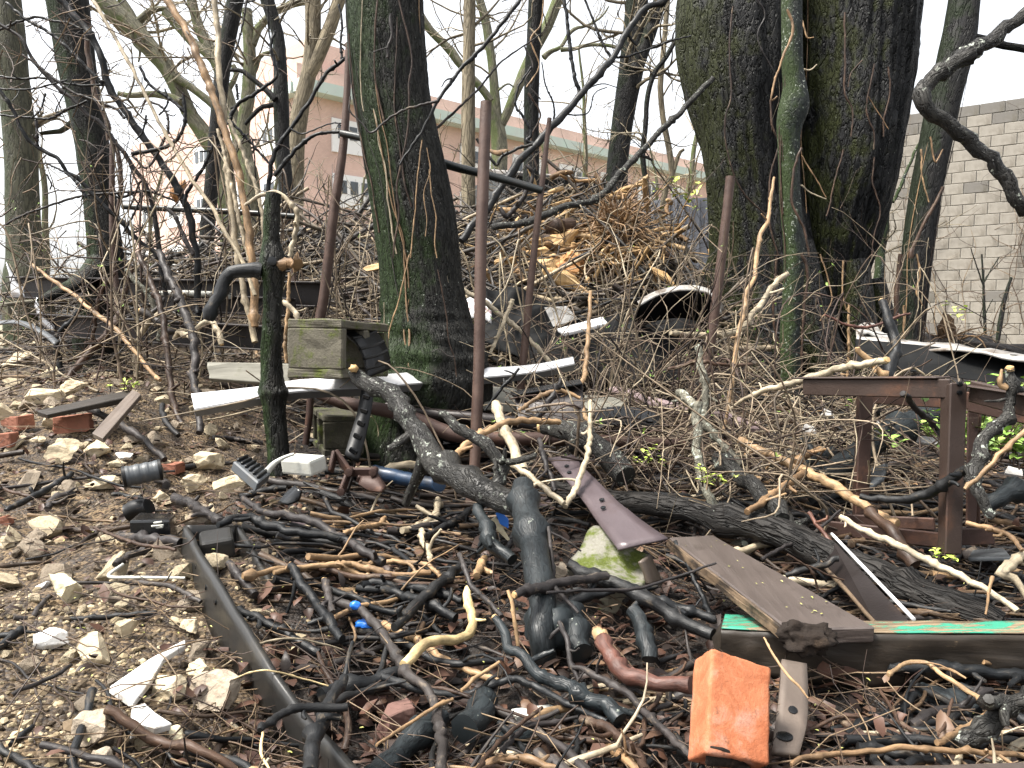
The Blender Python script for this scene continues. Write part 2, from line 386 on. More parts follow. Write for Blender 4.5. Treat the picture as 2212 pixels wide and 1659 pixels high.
MT['litter'] = M_stick('stick_litter', [(0.0056, 0.0056, 0.0064), (0.0096, 0.0096, 0.0104), (0.0144, 0.0136, 0.0136), (0.0208, 0.0168, 0.0152), (0.04, 0.0256, 0.0168), (0.088, 0.056, 0.032), (0.192, 0.128, 0.072)], .48, .28, 70, .2, True)
MT['brush'] = M_stick('stick_brush', [(.008, .008, .008), (.016, .015, .014), (.035, .03, .026), (.075, .06, .045), (.17, .13, .085), (.33, .26, .165), (.02, .017, .015), (.05, .033, .025)], .55, .4, 60, .25, True)
MT['twigs'] = M_stick('twig_mix', [(.03, .02, .017), (.06, .038, .027), (.1, .065, .04), (.24, .17, .1), (.05, .027, .022)], .55, .4, 60, .0, True, 0)
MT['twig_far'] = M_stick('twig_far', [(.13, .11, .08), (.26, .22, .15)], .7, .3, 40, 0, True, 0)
MT['cutwood'] = M_wood('cut_wood', (.3, .17, .07), (.58, .4, .19), 30, 2, .65)
MT['orangewood'] = M_wood('orange_wood', (.3, .13, .045), (.46, .24, .09), 30, 2, .65)
MT['galv_shade'] = M_flat('galvanised_shade', (.13, .13, .13), .4, .2, 12, .2, .4)  # darker galvanised tone, the shade of the channel's lip put into its colour
MT['rust'] = M_flat('rust_steel', (0.048, 0.0248, 0.0184), .62, .4, 9, .5, .25, (0.136, 0.06, 0.032), (.55, .75))
MT['rustpost'] = M_flat('rust_post', (.078, .045, .033), .6, .35, 16, .5, .1, (.04, .019, .012), (.46, .66))
MT['rustpost_'] = M_flat('rust_post_old', (0.0756, 0.04752, 0.03888), .6, .35, 16, .5, .1, (0.0432, 0.0216, 0.01512), (.46, .66))
MT['steel_dark'] = M_flat('painted_brown_steel', (0.018, 0.0135, 0.01275), .42, .4, 7, .3, .3, (0.045, 0.0255, 0.01725), (.58, .75))
MT['blackpipe'] = M_flat('black_pipe', (.014, .017, .016), .35, .3, 12, .3, .3, (.03, .022, .018), (.55, .7))
MT['galv'] = M_flat('galvanised', (.72, .72, .73), .34, .08, 18, .1, .55, (.32, .32, .31), (.6, .75))
MT['tablesteel'] = M_flat('rusty_brown_steel', (.04, .025, .019), .55, .35, 9, .4, .15, (.1, .045, .024), (.54, .72))
MT['ceramic'] = M_flat('dirty_ceramic', (.68, .67, .64), .35, .1, 14, .2, 0, (.3, .23, .15), (.5, .68))
MT['white'] = M_flat('white_paint', (.7, .7, .7), .4, .1, 14, .15, 0, (.3, .26, .2), (.56, .72))
MT['whitedirty'] = M_flat('dirty_white_paint', (.4, .39, .37), .5, .2, 9, .2, 0, (.1, .078, .058), (.42, .62))
MT['concrete'] = M_flat('concrete', (.3, .27, .2), .9, .3, 16, .9, 0, (.18, .15, .1), (.52, .68), .2, .004)
MT['rubble'] = M_flat('rubble_stone', (.5, .42, .29), .92, .25, 13, 1, 0, (.2, .15, .09), (.52, .7), .2, .006, 90)
MT['stone_grey'] = M_flat('rubble_grey', (.36, .3, .23), .92, .25, 20, 1, 0, (.2, .15, .1), (.5, .66), .2, .006, 80)
def mk_brick():
    t = NT('brick_orange'); ob = t.coord('Object'); a = t.noise(ob, 24, 8, .7, .6); b = t.noise(ob, 9, 4, .6); c = t.noise(ob, 160, 4, .7)
    base = t.mix(t.ramp(a, [(.35, 0), (.65, 1)]), (.28, .09, .04), (.4, .155, .078)); base = t.mix(t.ramp(t.mix(.5, a, b), [(.51, 0), (.62, .7)]), base, (.33, .19, .145))
    base = t.mix(t.ramp(c, [(.6, 0), (.74, .5)]), base, (.2, .08, .04)); base = t.mix(t.ramp(t.noise(ob, 46, 6, .75), [(.6, 0), (.66, .75)]), base, (.17, .075, .045))
    t.col(base); t.rough(.9, .2); t.bump(t.mix(.5, a, c), .8, .004); return t.m
MT['brick'] = mk_brick()
MT['brickred'] = M_flat('brick_red', (0.24, 0.104, 0.068), .9, .25, 14, .8, 0, (0.136, 0.072, 0.048), (.52, .7), .2, .003, 80)
MT['brickmauve'] = M_flat('brick_mauve', (0.1425, 0.07875, 0.06375), .8, .25, 14, .8, 0, (0.075, 0.045, 0.0375), (.52, .7), .3, .003, 80)
MT['plastic'] = M_flat('black_plastic', (0.0054, 0.0057, 0.006), .42, .25, 10, .2, 0, (0.0132, 0.0114, 0.0096), (.56, .75), .3, .002)
MT['trough'] = M_flat('grey_plastic', (0.0208, 0.0204, 0.0192), .36, .25, 8, .25, 0, (0.044, 0.0384, 0.0296), (.52, .72), .32, .002)
MT['sheet'] = M_flat('black_sheeting', (.0045, .005, .0055), .7, .25, 10, .3, 0, (.012, .011, .009), (.56, .75), .12, .002)
MT['gloss'] = M_flat('gloss_black', (0.0048, 0.0054, 0.006), .22, .2, 10, .05, 0, None, (.5, .7), .35)
MT['grayplastic'] = M_flat('mid_grey_plastic', (0.06, 0.0664, 0.072), .45, .15, 12, .15, 0, (0.072, 0.064, 0.052), (.55, .75))
MT['palegrey'] = M_flat('pale_grey_plastic', (.48, .48, .43), .5, .12, 12, .2, 0, (.3, .28, .22), (.58, .75))
MT['mauve'] = M_flat('mauve_metal', (0.084, 0.064, 0.068), .4, .22, 9, .25, .2, (0.06, 0.04, 0.036), (.56, .72))
MT['pink'] = M_flat('pink_board', (.34, .25, .25), .7, .2, 11, .4, 0, (.15, .1, .09), (.52, .7))
MT['boardgrey'] = M_wood('board_grey', (.12, .115, .092), (.25, .24, .2), 22, 0, .75, (.12, .12, .07), (.55, .66))
MT['plank'] = M_wood('plank_wet', (0.0432, 0.03384, 0.02952), (0.0936, 0.0756, 0.06696), 26, 1, .34, (0.02304, 0.01728, 0.01368), (.56, .7), .6)
MT['plankedge'] = M_wood('plank_edge', (.06, .04, .025), (.2, .14, .085), 30, 1, .6, (.025, .018, .013), (.46, .56))
MT['beamwood'] = M_wood('beam_wood', (.008, .0065, .005), (.035, .026, .018), 34, 0, .55, (.16, .115, .07), (.62, .68))
def mk_paint():
    t = NT('flaking_paint'); ob = t.coord('Object', (1, 1, 1)); st_ = t.coord('Object', (.22, 1, 1)); sx = t.n('ShaderNodeSeparateXYZ'); t.l(ob, sx.inputs[0])
    a = t.noise(st_, 38, 8, .72, .5); b = t.noise(t.coord('Object', (.06, 1, 1)), 60, 6, .6)
    wood = t.mix(t.ramp(b, [(.35, 0), (.65, 1)]), (.05, .037, .025), (.25, .185, .115)); grn = t.mix(t.noise(ob, 30, 4), (.025, .17, .105), (.04, .27, .175))
    th = t.math('ADD', a, t.math('MULTIPLY', sx.outputs[0], -.16)); f = t.ramp(th, [(.51, 0), (.535, 1)])
    t.col(t.mix(f, wood, grn)); t.rough(.5, .3); t.bump(t.mix(.5, f, b), .6, .004); return t.m
MT['flaking'] = mk_paint()
MT['greenpaint'] = M_wood('green_paint', (.05, .3, .2), (.085, .42, .285), 20, 0, .5, (.2, .15, .09), (.5, .55), .4)
MT['greybar'] = M_flat('weathered_strip', (0.12, 0.09375, 0.075), .5, .25, 9, .3, .2, (0.0675, 0.0525, 0.04125), (.54, .72))
MT['blue'] = M_flat('blue_pipe', (.018, .042, .085), .35, .4, 10, .2, .1, (.03, .03, .032), (.5, .66))
MT['bluebright'] = M_flat('blue_plastic', (.02, .16, .62), .35, .1, 10, .1)
MT['mossstone'] = None
MT['soil'] = None
MT['palestone'] = M_flat('pale_stone', (.58, .52, .36), .9, .2, 18, .7, 0, (.34, .27, .17), (.55, .7), .2, .004, 80)
def M_leaf(name, cols, trans=0.25, rough=.5):
    t = NT(name); g = t.n('ShaderNodeNewGeometry'); t.col(t.ramp(g.outputs['Random Per Island'], [(i / max(1, len(cols) - 1), c) for i, c in enumerate(cols)])); t.rough(rough, .35)
    t.b.inputs['Transmission Weight'].default_value = 0; t.b.inputs['Subsurface Weight'].default_value = 0; return t.m
MT['leafgreen'] = M_leaf('leaf_green', [(.14, .25, .045), (.22, .36, .075), (.33, .45, .11)])
MT['leafbright'] = M_leaf('leaf_bright', [(.3, .42, .06), (.42, .52, .1), (.5, .56, .14)])
MT['deadleaf'] = M_leaf('dead_leaf', [(.014, .009, .007), (.03, .017, .012), (.055, .028, .019), (.095, .047, .03), (.05, .028, .022), (.15, .09, .052)], 0, .5)
MT['bud'] = M_leaf('bud_scale', [(.3, .3, .08), (.42, .4, .15), (.28, .32, .07)])
MT['gravel'] = M_stick('gravel_mix', [(.03, .022, .015), (.09, .068, .044), (.2, .155, .095), (.36, .29, .18), (.46, .39, .26), (.16, .11, .07)], .85, .2, 60, 0, True, .3)
MT['rootdark'] = M_flat('root_core', (.1, .06, .03), .9, .4, 20, 1, 0, (.04, .025, .014), (.5, .6))
MT['rotten'] = M_flat('rotten_wood', (.018, .013, .01), .85, .4, 24, 1, 0, (.05, .034, .022), (.55, .7), .2, .006)
MT['splinter'] = M_stick('splinter_mix', [(.1, .06, .03), (.22, .13, .06), (.36, .235, .11), (.48, .33, .17), (.3, .19, .09)], .6, .3, 60, 0, True)
MT['canes'] = M_stick('cane_mix', [(.018, .013, .011), (.035, .024, .019), (.07, .045, .034), (.28, .22, .15), (.12, .085, .06), (.42, .35, .24), (.03, .02, .017)], .55, .3, 60, 0, True, .2)
def box8_(x0, x1, y0, y1, z0, z1): return np.array([[x0, y0, z0], [x1, y0, z0], [x1, y1, z0], [x0, y1, z0], [x0, y0, z1], [x1, y0, z1], [x1, y1, z1], [x0, y1, z1]], float)
# ------------------------------------------------------------------ ground
def mk_soil():
    t = NT('soil'); ob = t.coord('Object'); sx = t.n('ShaderNodeSeparateXYZ'); t.l(ob, sx.inputs[0])
    a = t.noise(ob, 14, 8, .7); b = t.noise(ob, 70, 6, .7); c = t.noise(ob, 2.3, 4)
    dark = t.mix(t.ramp(t.mix(.5, a, b), [(.34, 0), (.68, 1)]), (.0035, .0028, .0025), (.024, .017, .0125))
    dark = t.mix(t.ramp(b, [(.6, 0), (.74, 1)]), dark, (.04, .021, .014))
    v = t.n('ShaderNodeTexVoronoi'); v.inputs['Scale'].default_value = 130; t.l(ob, v.inputs['Vector'])
    sv = t.n('ShaderNodeSeparateColor'); t.l(v.outputs['Color'], sv.inputs[0])
    grit = t.mix(t.ramp(sv.outputs[0], [(.2, 0), (.9, 1)]), (.026, .0165, .0095), (.21, .148, .083))
    grit = t.mix(t.math('MULTIPLY', t.ramp(a, [(.42, 1), (.6, 0)]), .75), grit, (.02, .014, .01))
    m = t.math('ADD', t.math('MULTIPLY', sx.outputs[0], -2.2), t.math('MULTIPLY', sx.outputs[1], -.33))
    m = t.math('ADD', m, t.math('MULTIPLY', c, 1.1))
    m = t.math('SUBTRACT', m, t.math('MULTIPLY', t.ramp(t.math('MULTIPLY', sx.outputs[1], .25), [(.32, 0), (.55, 1)]), .8)); m = t.ramp(t.math('SUBTRACT', m, .45), [(.35, 0), (.75, 1)])
    base = t.mix(m, dark, grit)
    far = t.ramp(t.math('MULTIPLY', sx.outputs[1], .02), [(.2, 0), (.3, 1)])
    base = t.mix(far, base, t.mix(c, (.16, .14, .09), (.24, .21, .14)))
    t.col(base); t.rough(t.ramp(a, [(.35, .45), (.65, .95)]), .35)
    h = t.mix(.5, t.mix(.5, a, b), t.math('SUBTRACT', 1, v.outputs[0])); t.bump(h, .9, .012); return t.m
MT['soil'] = mk_soil()
def mk_moss(name, base0, base1, mossamt, sc=11):
    t = NT(name); ob = t.coord('Object'); a = t.noise(ob, sc, 6, .65); b = t.noise(ob, 140, 4, .6); c = t.noise(ob, 45, 5, .7)
    base = t.mix(t.mix(.6, c, b), base0, base1)
    mc = t.mix(b, (.025, .034, .006), (.12, .145, .03))
    base = t.mix(t.ramp(t.mix(.35, a, c), [(.72 - mossamt * .4, 0), (.84 - mossamt * .4, 1)]), base, mc)
    t.col(base); t.rough(.92, .2); t.bump(t.mix(.5, b, c), .9, .005); return t.m
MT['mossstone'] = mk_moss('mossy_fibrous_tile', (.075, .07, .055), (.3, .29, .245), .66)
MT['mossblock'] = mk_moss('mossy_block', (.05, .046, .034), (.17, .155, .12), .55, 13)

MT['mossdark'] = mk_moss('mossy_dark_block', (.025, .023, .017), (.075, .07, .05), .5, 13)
def grid_mesh(xs, ys):
    X, Y = np.meshgrid(xs, ys); Z = height(X, Y); nx, ny = len(xs), len(ys)
    V = np.stack([X.ravel(), Y.ravel(), Z.ravel()], 1)
    i, j = np.meshgrid(np.arange(ny - 1), np.arange(nx - 1), indexing='ij'); i = i.ravel(); j = j.ravel()
    return V, np.stack([i * nx + j, i * nx + j + 1, (i + 1) * nx + j + 1, (i + 1) * nx + j], 1)
xa = np.r_[-900, -400, -150, -60, -30, -16, -10, np.linspace(-7, -3.2, 24), np.linspace(-3.1, 3.3, 300), np.linspace(3.4, 7, 24), 10, 16, 30, 60, 150, 400, 900]
ya = np.r_[-60, -20, -8, -3, -1, 0, .4, np.linspace(.7, 3.2, 210), np.linspace(3.23, 9.6, 150), np.linspace(9.8, 18, 20), 24, 40, 80, 200, 500, 1200]
V, Q = grid_mesh(xa, ya)
mb = MB(); mb.add(V, Q)
ground = tag(link('ground', mb.mesh('ground', MT['soil'])), 'dark muddy ground with pale gravel on the left', None, None, 'structure')

# ------------------------------------------------------------------ brick apartment block behind the trees
def mk_facade():
    t = NT('facade_brick'); ob = t.coord('UV', (1, 1, 1)); br = t.n('ShaderNodeTexBrick'); t.l(ob, br.inputs['Vector'])
    br.inputs['Color1'].default_value = (.6, .41, .35, 1); br.inputs['Color2'].default_value = (.66, .46, .4, 1); br.inputs['Mortar'].default_value = (.5, .42, .36, 1)
    br.inputs['Scale'].default_value = 4.2; br.inputs['Mortar Size'].default_value = .02
    n_ = t.noise(t.coord('Object'), .35, 5); t.col(t.mix(1, br.outputs[0], t.ramp(n_, [(.3, .8), (.7, 1.15)]), 'MULTIPLY')); t.rough(.9, .2); return t.m
MT['facade'] = mk_facade()
MT['copper'] = M_flat('green_copper', (.5, .57, .53), .7, .25, 1.2, 0, 0, (.45, .55, .5), (.45, .6))
MT['winwhite'] = M_flat('window_white', (.78, .78, .78), .6, .05, 2, 0)
MT['glass'] = M_flat('window_glass', (.05, .06, .07), .1, .2, .6, 0, 0, None, (.5, .6), .6)
MT['roofgrey'] = M_flat('roof_grey', (.2, .19, .18), .8, .2, 1, 0)
C0 = P(650, 175, 35.0); c0 = np.array([C0[0], C0[1]]); ZT = C0[2]
eR = np.array([.724, .690]); eL = np.array([-.73, .683])
bld = empty('apartment_building', (c0[0], c0[1], -1), 'large pinkish brick apartment building with white window panels behind the bare trees', 'building')
def wallbox(name, a, b, z0, z1, th, mat, par, outn, off=0.0):
    """upright slab from a to b (xy), grown inwards from the facade line, moved out by off"""
    a = np.array(a) + np.array(outn) * off; b = np.array(b) + np.array(outn) * off; ia, ib = a - np.array(outn) * th, b - np.array(outn) * th
    q = np.array([[*a, z0], [*b, z0], [*ib, z0], [*ia, z0], [*a, z1], [*b, z1], [*ib, z1], [*ia, z1]])
    m = MB(); hexa(m, q); L = np.linalg.norm(b - a)
    for uq in m.uvq:
        for f in range(6): uq[f] = [[0, z0], [L, z0], [L, z1], [0, z1]]
    return part(name, m, mat, par, False)
nR = np.array([eR[1], -eR[0]]); nL = np.array([-eL[1], eL[0]])
LR, LL = 34.0, 19.5
wr = wallbox('wall', c0, c0 + eR * LR, -3, ZT, 9, MT['facade'], bld, nR)
wl = wallbox('wall', c0 + eL * LL, c0, -3, ZT - .02, .4, MT['facade'], bld, nL)
wallbox('parapet', c0 + eR * .0, c0 + eR * LR, ZT + .003, ZT + .9, .5, MT['facade'], bld, nR, -.35)
wallbox('cornice', c0 - eR * .4, c0 + eR * (LR + .3), ZT - .55, ZT - .05, .75, MT['copper'], bld, nR, .75)
wallbox('cornice', c0 + eL * .05, c0 + eL * 2.2, ZT - .6, ZT - .1, .5, MT['copper'], bld, nL * -1, 0)
pa = c0 + eR * .8 + np.array([-eR[1], eR[0]]) * 1.0
pent = wallbox('penthouse', pa, pa + eR * 5.5, ZT + .01, ZT + 2.3, 5, MT['facade'], bld, nR)
def window(a, L, z0, h_, nout, par, panes=3):
    e = (np.array(a[1]) - np.array(a[0])); e = e / np.linalg.norm(e); s0 = np.array(a[0]) + e * a[2]
    f = wallbox('window', s0, s0 + e * L, z0, z0 + h_, .1, MT['winwhite'], par, nout, .09)
    wdt = L * .18
    for k in range(panes):
        x0 = L * (.14 + k * .27)
        g = wallbox('pane', s0 + e * x0, s0 + e * (x0 + wdt), z0 + h_ * .42, z0 + h_ * .82, .05, MT['glass'], f, nout, .12)
    return f
for fl in range(5):
    z0 = ZT - 2.9 - fl * 2.55
    for k in range(8):
        window((c0, c0 + eR * LR, 1.5 + k * 3.9), 2.3, z0, 1.55, nR, wr)
    for k in range(5):
        if fl == 0 and k > 2: continue
        window((c0, c0 + eL * LL, 1.6 + k * 3.6), 2.0, z0, 1.5, nL, wl)

# ------------------------------------------------------------------ concrete block wall on the right
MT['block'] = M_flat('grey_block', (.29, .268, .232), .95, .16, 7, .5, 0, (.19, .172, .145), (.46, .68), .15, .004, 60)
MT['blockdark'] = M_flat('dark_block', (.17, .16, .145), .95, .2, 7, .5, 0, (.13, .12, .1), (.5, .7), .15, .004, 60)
MT['mortar'] = M_flat('mortar', (.4, .38, .335), .95, .12, 9, .4)
pA = P(1820, 268, 15.8); pB = P(2212, 198, 13.9)
ed = np.array([pB[0] - pA[0], pB[1] - pA[1]]); ed /= np.linalg.norm(ed); wn = np.array([ed[1], -ed[0]])
a0 = np.array([pA[0], pA[1]]); WL = 11.2; ZW = pA[2]
bw = empty('block_wall', (a0[0], a0[1], -.4), 'tall grey concrete block wall with bare creepers beyond the right trees', 'wall')
wallbox('mortar_core', a0, a0 + ed * WL, -.4, ZW - .01, .25, MT['mortar'], bw, wn, 0)
bm_cache = []
for k in range(4):
    m = bev(np.array([[0, 0, 0], [.395, 0, 0], [.395, .2, 0], [0, .2, 0], [0, 0, .193], [.395, 0, .193], [.395, .2, .193], [0, .2, .193]]) + 0, .006, 0, 0, k, 1)
    bm_cache.append(m.mesh('concrete_block', MT['block'], False)); bm_cache.append(m.mesh('concrete_block', MT['blockdark'], False))
ang = math.atan2(ed[1], ed[0]); nblk = 0
cnt = 0
for row in range(22):
    zt = ZW - .2 - row * .2025
    if zt < -.05: break
    for cc in range(28):
        s0 = cc * .405 - (.2 if row % 2 else 0)
        if s0 < 0 or s0 + .4 > WL: continue
        q = a0 + ed * s0 + wn * .022
        inview = (q[0] / q[1] < .68) and zt > .0
        if not inview: continue
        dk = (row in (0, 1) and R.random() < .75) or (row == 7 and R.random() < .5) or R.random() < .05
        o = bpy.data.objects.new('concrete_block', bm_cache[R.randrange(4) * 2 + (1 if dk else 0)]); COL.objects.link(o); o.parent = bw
        yo = R.uniform(-.004, .004)
        o.location = (q[0] - a0[0] - wn[0] * 0 + wn[0] * yo, q[1] - a0[1] + wn[1] * yo, zt + .4); o.rotation_euler = (0, 0, ang); cnt += 1
print('BLOCKS', cnt)
wallbox('block_face', a0 + ed * 9.1, a0 + ed * WL, -.4, ZW - .2, .05, MT['block'], bw, wn, .02)
# creepers on the wall
mb = MB()
for k in range(46):
    s0 = R.uniform(.4, 8.5); q = a0 + ed * s0 + wn * .07; z = R.uniform(-.1, .3); pts = [[q[0], q[1], z]]
    top = R.uniform(1.0, 4.4); x = s0
    while z < top:
        z += R.uniform(.25, .5); x += R.uniform(-.16, .16); q = a0 + ed * x + wn * R.uniform(.05, .12); pts.append([q[0], q[1], z])
        if R.random() < .5 and z > .5:
            q2 = a0 + ed * (x + R.uniform(-.6, .6)) + wn * .08; q3 = a0 + ed * (x + R.uniform(-.9, .9)) + wn * .08
            tube(mb, [pts[-1], [q2[0], q2[1], z + R.uniform(.1, .4)], [q3[0], q3[1], z + R.uniform(.3, .8)]], [.006, .004, .002], 4, 7, .2, .1, k)
    tube(mb, pts, np.linspace(R.uniform(.007, .014), .003, len(pts)), 5, 26, .03, .1, k + 99)
o = part('creeper', mb, MT['twigs'], bw); o['kind'] = 'stuff'

# ------------------------------------------------------------------ dark slatted shed and grey shed behind the brush pile
MT['slat'] = M_flat('dark_slat', (.045, .048, .048), .5, .25, 5, .2)
MT['shedgrey'] = M_flat('shed_grey', (.24, .25, .28), .55, .12, 3, .1)
q0, q1 = P(1092, 470, 9.3), P(1318, 470, 9.9)
sh = empty('slatted_shed', (q0[0], q0[1], 0), 'dark slatted shed wall seen over the brush pile', 'shed')
e2 = np.array([q1[0] - q0[0], q1[1] - q0[1]]); Ls = np.linalg.norm(e2); e2 /= Ls; n2 = np.array([e2[1], -e2[0]])
a2 = np.array([q0[0], q0[1]]); ztop = P(1200, 385, 9.6)[2]
wallbox('wall', a2, a2 + e2 * Ls, 0, ztop, 1.2, MT['slat'], sh, n2, 0)
for k in range(11):
    z = ztop - .06 - k * .085
    b8 = bar8([*(a2 + n2 * .035), z], [*(a2 + e2 * Ls + n2 * .035), z], .02, .055, (n2[0] * .5, n2[1] * .5, .85))
    part('slat', bev(b8, .004, 0, 0, k, 1), MT['slat'], sh, False)
ap = np.array([*(a2 + e2 * Ls * .5), ztop + .28])
rm = MB(); A_ = np.array([*(a2 + n2 * .1), ztop + .005]); B_ = np.array([*(a2 + e2 * Ls + n2 * .1), ztop + .005]); C_ = np.array([*(a2 + e2 * Ls - n2 * 1.3), ztop + .3]); D_ = np.array([*(a2 - n2 * 1.3), ztop + .3])
rm = bev(slab8([A_, B_, C_, D_], .05), .01, 0, 0, 1, 1); part('roof', rm, MT['roofgrey'], sh, False)
q0, q1 = P(1385, 470, 9.6), P(1600, 470, 9.2)
gs = empty('grey_shed', (q0[0], q0[1], 0), 'low bluish grey shed wall between the brush pile and the big trunks', 'shed')
a2 = np.array([q0[0], q0[1]]); b2 = np.array([q1[0], q1[1]]); e2 = b2 - a2; Ls = np.linalg.norm(e2); e2 /= Ls; n2 = np.array([e2[1], -e2[0]]); ztop = P(1480, 432, 9.5)[2]
wallbox('wall', a2, b2, 0, ztop, 1.5, MT['shedgrey'], gs, n2, 0)
for k in range(12):
    s0 = .05 + k * (Ls - .1) / 12; wallbox('rib', a2 + e2 * s0, a2 + e2 * (s0 + .03), 0, ztop - .02, .02, MT['shedgrey'], gs, n2, .0195)

# ------------------------------------------------------------------ trees
def pts_of(k, s): return [disp(k, *map(float, a.split(','))) for a in s.split()]
def path3(k, s, d):
    pp = pts_of(k, s); n = len(pp)
    ds = np.linspace(d[0], d[1], n) if isinstance(d, tuple) else (np.full(n, float(d)) if np.isscalar(d) else np.asarray(d, float))
    return np.array([P(u, v, e) for (u, v), e in zip(pp, ds)]), ds
def bark_disp(amp, fr, zs, seed):
    def f(V, ln, an, N):
        q = np.c_[np.cos(an) * fr * 2.2, np.sin(an) * fr * 2.2, ln * zs * .42]
        a = fbm(q, 4, seed); b = 1 - np.abs(fbm(q * 2.3 + 9, 3, seed + 5)) * 1.6
        return amp * (.45 * a + .5 * b) + amp * 2.2 * noise(np.c_[V[:, 0] * 2.4, V[:, 1] * 2.4, V[:, 2] * 1.1], seed + 3)
    return f
def rnd_twigs(mb, p0, dir0, L, r, depth, rs, up=.15, side=4):
    d0 = np.array(dir0) / (np.linalg.norm(dir0) + 1e-9); pts = [np.array(p0)]; n_ = 4 + depth
    for k in range(n_):
        d0 = d0 + rs.normal(size=3) * .24 + np.array([0, 0, up * .3]); d0 /= np.linalg.norm(d0); pts.append(pts[-1] + d0 * L / n_)
    tube(mb, pts, np.linspace(r, r * .35, len(pts)), side, max(5, n_ + 2), 0, .15, rs.randint(1e6), False)
    if depth > 0:
        for k in range(rs.randint(2, 5)):
            i = rs.randint(1, len(pts)); dd = pts[i] - pts[i - 1]; dd = dd / np.linalg.norm(dd) + rs.normal(size=3) * .75
            rnd_twigs(mb, pts[i], dd, L * rs.uniform(.35, .65), r * .55, depth - 1, rs, up, max(3, side - 1))
def tree(label, k, s, wid, d, mat, sides=20, n=46, dispa=None, limbs=(), twigs=0, base=True, name='tree', cat='tree', group=None, vines=(), climb=0, twmat='twig_far', flare=1.25, twl=1.2, top=2.6):
    p, ds = path3(k, s, d); wid = np.interp(np.linspace(0, 1, len(p)), np.linspace(0, 1, len(wid)), wid)
    r = .5 * wid * .336 * ds / F if k else .5 * wid * ds / F
    if pts_of(k, s)[0][1] <= 3 and top:
        t0 = p[0] - p[1]; t0 = t0 / np.linalg.norm(t0); t0[2] = max(t0[2], .6); m_ = 5; p = np.vstack([p[0] + t0 * top * f for f in np.linspace(1, 1 / m_, m_)] + [p]); r = np.r_[r[0] * np.linspace(.85, .97, m_), r]
    if base:
        zb = hz(p[-1][0], p[-1][1])
        if p[-1][2] > zb - .05: p = np.vstack([p, [p[-1][0] + (p[-1][0] - p[-2][0]) * .2, p[-1][1], min(zb - .12, p[-1][2] - .1)]]); r = np.r_[r, r[-1] * flare]
    p = p[::-1]; r = r[::-1]
    T = empty(name, p[0], label, cat, group)
    mb = MB(); tube(mb, p, r, sides, n, .008, .05 if dispa is None else 0, int(abs(p[0][0] * 991)) + 3, True, 0, dispa)
    tr = part('trunk', mb, MT[mat], T, True, p[0])
    rs = np.random.RandomState(int(abs(p[0][0]) * 1000) % 99991)
    for (kk, ss, w0, w1, dd) in limbs:
        q, dq = path3(kk, ss, dd); rr = .5 * np.linspace(w0, w1, len(q)) * (.336 if kk else 1) * dq / F
        m2 = MB(); tube(m2, q, rr, 10, None, .01, .1, len(ss)); part('branch', m2, MT[mat], T)
    if twigs:
        m2 = MB()
        for q in range(twigs):
            f = rs.uniform(.45, 1); i = int(f * (len(p) - 1)); a = p[i - 1] + (p[i] - p[i - 1]) * rs.rand() if i else p[0]
            th = rs.uniform(0, 6.28); rnd_twigs(m2, a, [math.cos(th), math.sin(th) * .6, rs.uniform(.1, .9)], twl * rs.uniform(.5, 1.2), r[i] * .16 + .006, 2, rs)
        part('twigs', m2, MT[twmat], T)['kind'] = 'stuff'
    cl = np.array(crom(np.c_[p, r], 60))
    for q in range(climb):
        th = rs.uniform(math.pi * 1.08, math.pi * 1.92); z0 = rs.uniform(0, .35); z1 = z0 + rs.uniform(.12, .4); ps = []
        for f in np.linspace(z0, min(z1, .8), 9):
            th += rs.normal() * .06; k_ = f * 59; c_ = cl[int(k_)] * (1 - k_ % 1) + cl[min(59, int(k_) + 1)] * (k_ % 1); ps.append(c_[:3] + np.array([math.cos(th), math.sin(th), 0]) * (c_[3] * 1.02 + .004))
        m2 = MB(); vr = rs.uniform(.0016, .0045); tube(m2, ps, np.linspace(vr, vr * .6, 9), 5, 40, .01, .2, q + 7); part('vine', m2, MT[rs.choice(['tan', 'brown', 'grey', 'paletan'])], T)
    for (kk, ss, w0, w1, dd, vm) in vines:
        q, dq = path3(kk, ss, dd); rr = .5 * np.linspace(w0, w1, len(q)) * (.336 if kk else 1) * dq / F
        m2 = MB(); tube(m2, q, rr, 6, None, .012, .18, len(ss) + kk); part('vine', m2, MT[vm], T)
    return T

# -- root flares
def flares(T, base, R0, k, mat, sd_, up=.5, out=.75):
    r2 = np.random.RandomState(sd_)
    for q in range(k):
        th = q * 2 * math.pi / k + r2.normal() * .25; d = np.array([math.cos(th), math.sin(th), 0]); b = np.array(base); L = R0 * (1 + out * r2.uniform(.6, 1.3)); hh = up * r2.uniform(.7, 1.3)
        zg = hz(b[0] + d[0] * L, b[1] + d[1] * L); z0 = hz(b[0], b[1]); ps = [b * [1, 1, 0] + d * R0 * .62 + [0, 0, z0 + hh], b * [1, 1, 0] + d * R0 * .86 + [0, 0, z0 + hh * .45], b * [1, 1, 0] + d * R0 * 1.1 + [0, 0, z0 + hh * .14], b * [1, 1, 0] + d * L + [0, 0, zg - .03]]
        mb = MB(); tube(mb, ps, np.array([.16, .26, .27, .14]) * R0, 18, 30, .01, 0, q, True, 0, bark_disp(.006, 4, 6, q + sd_)); part('root', mb, MT[mat], T)
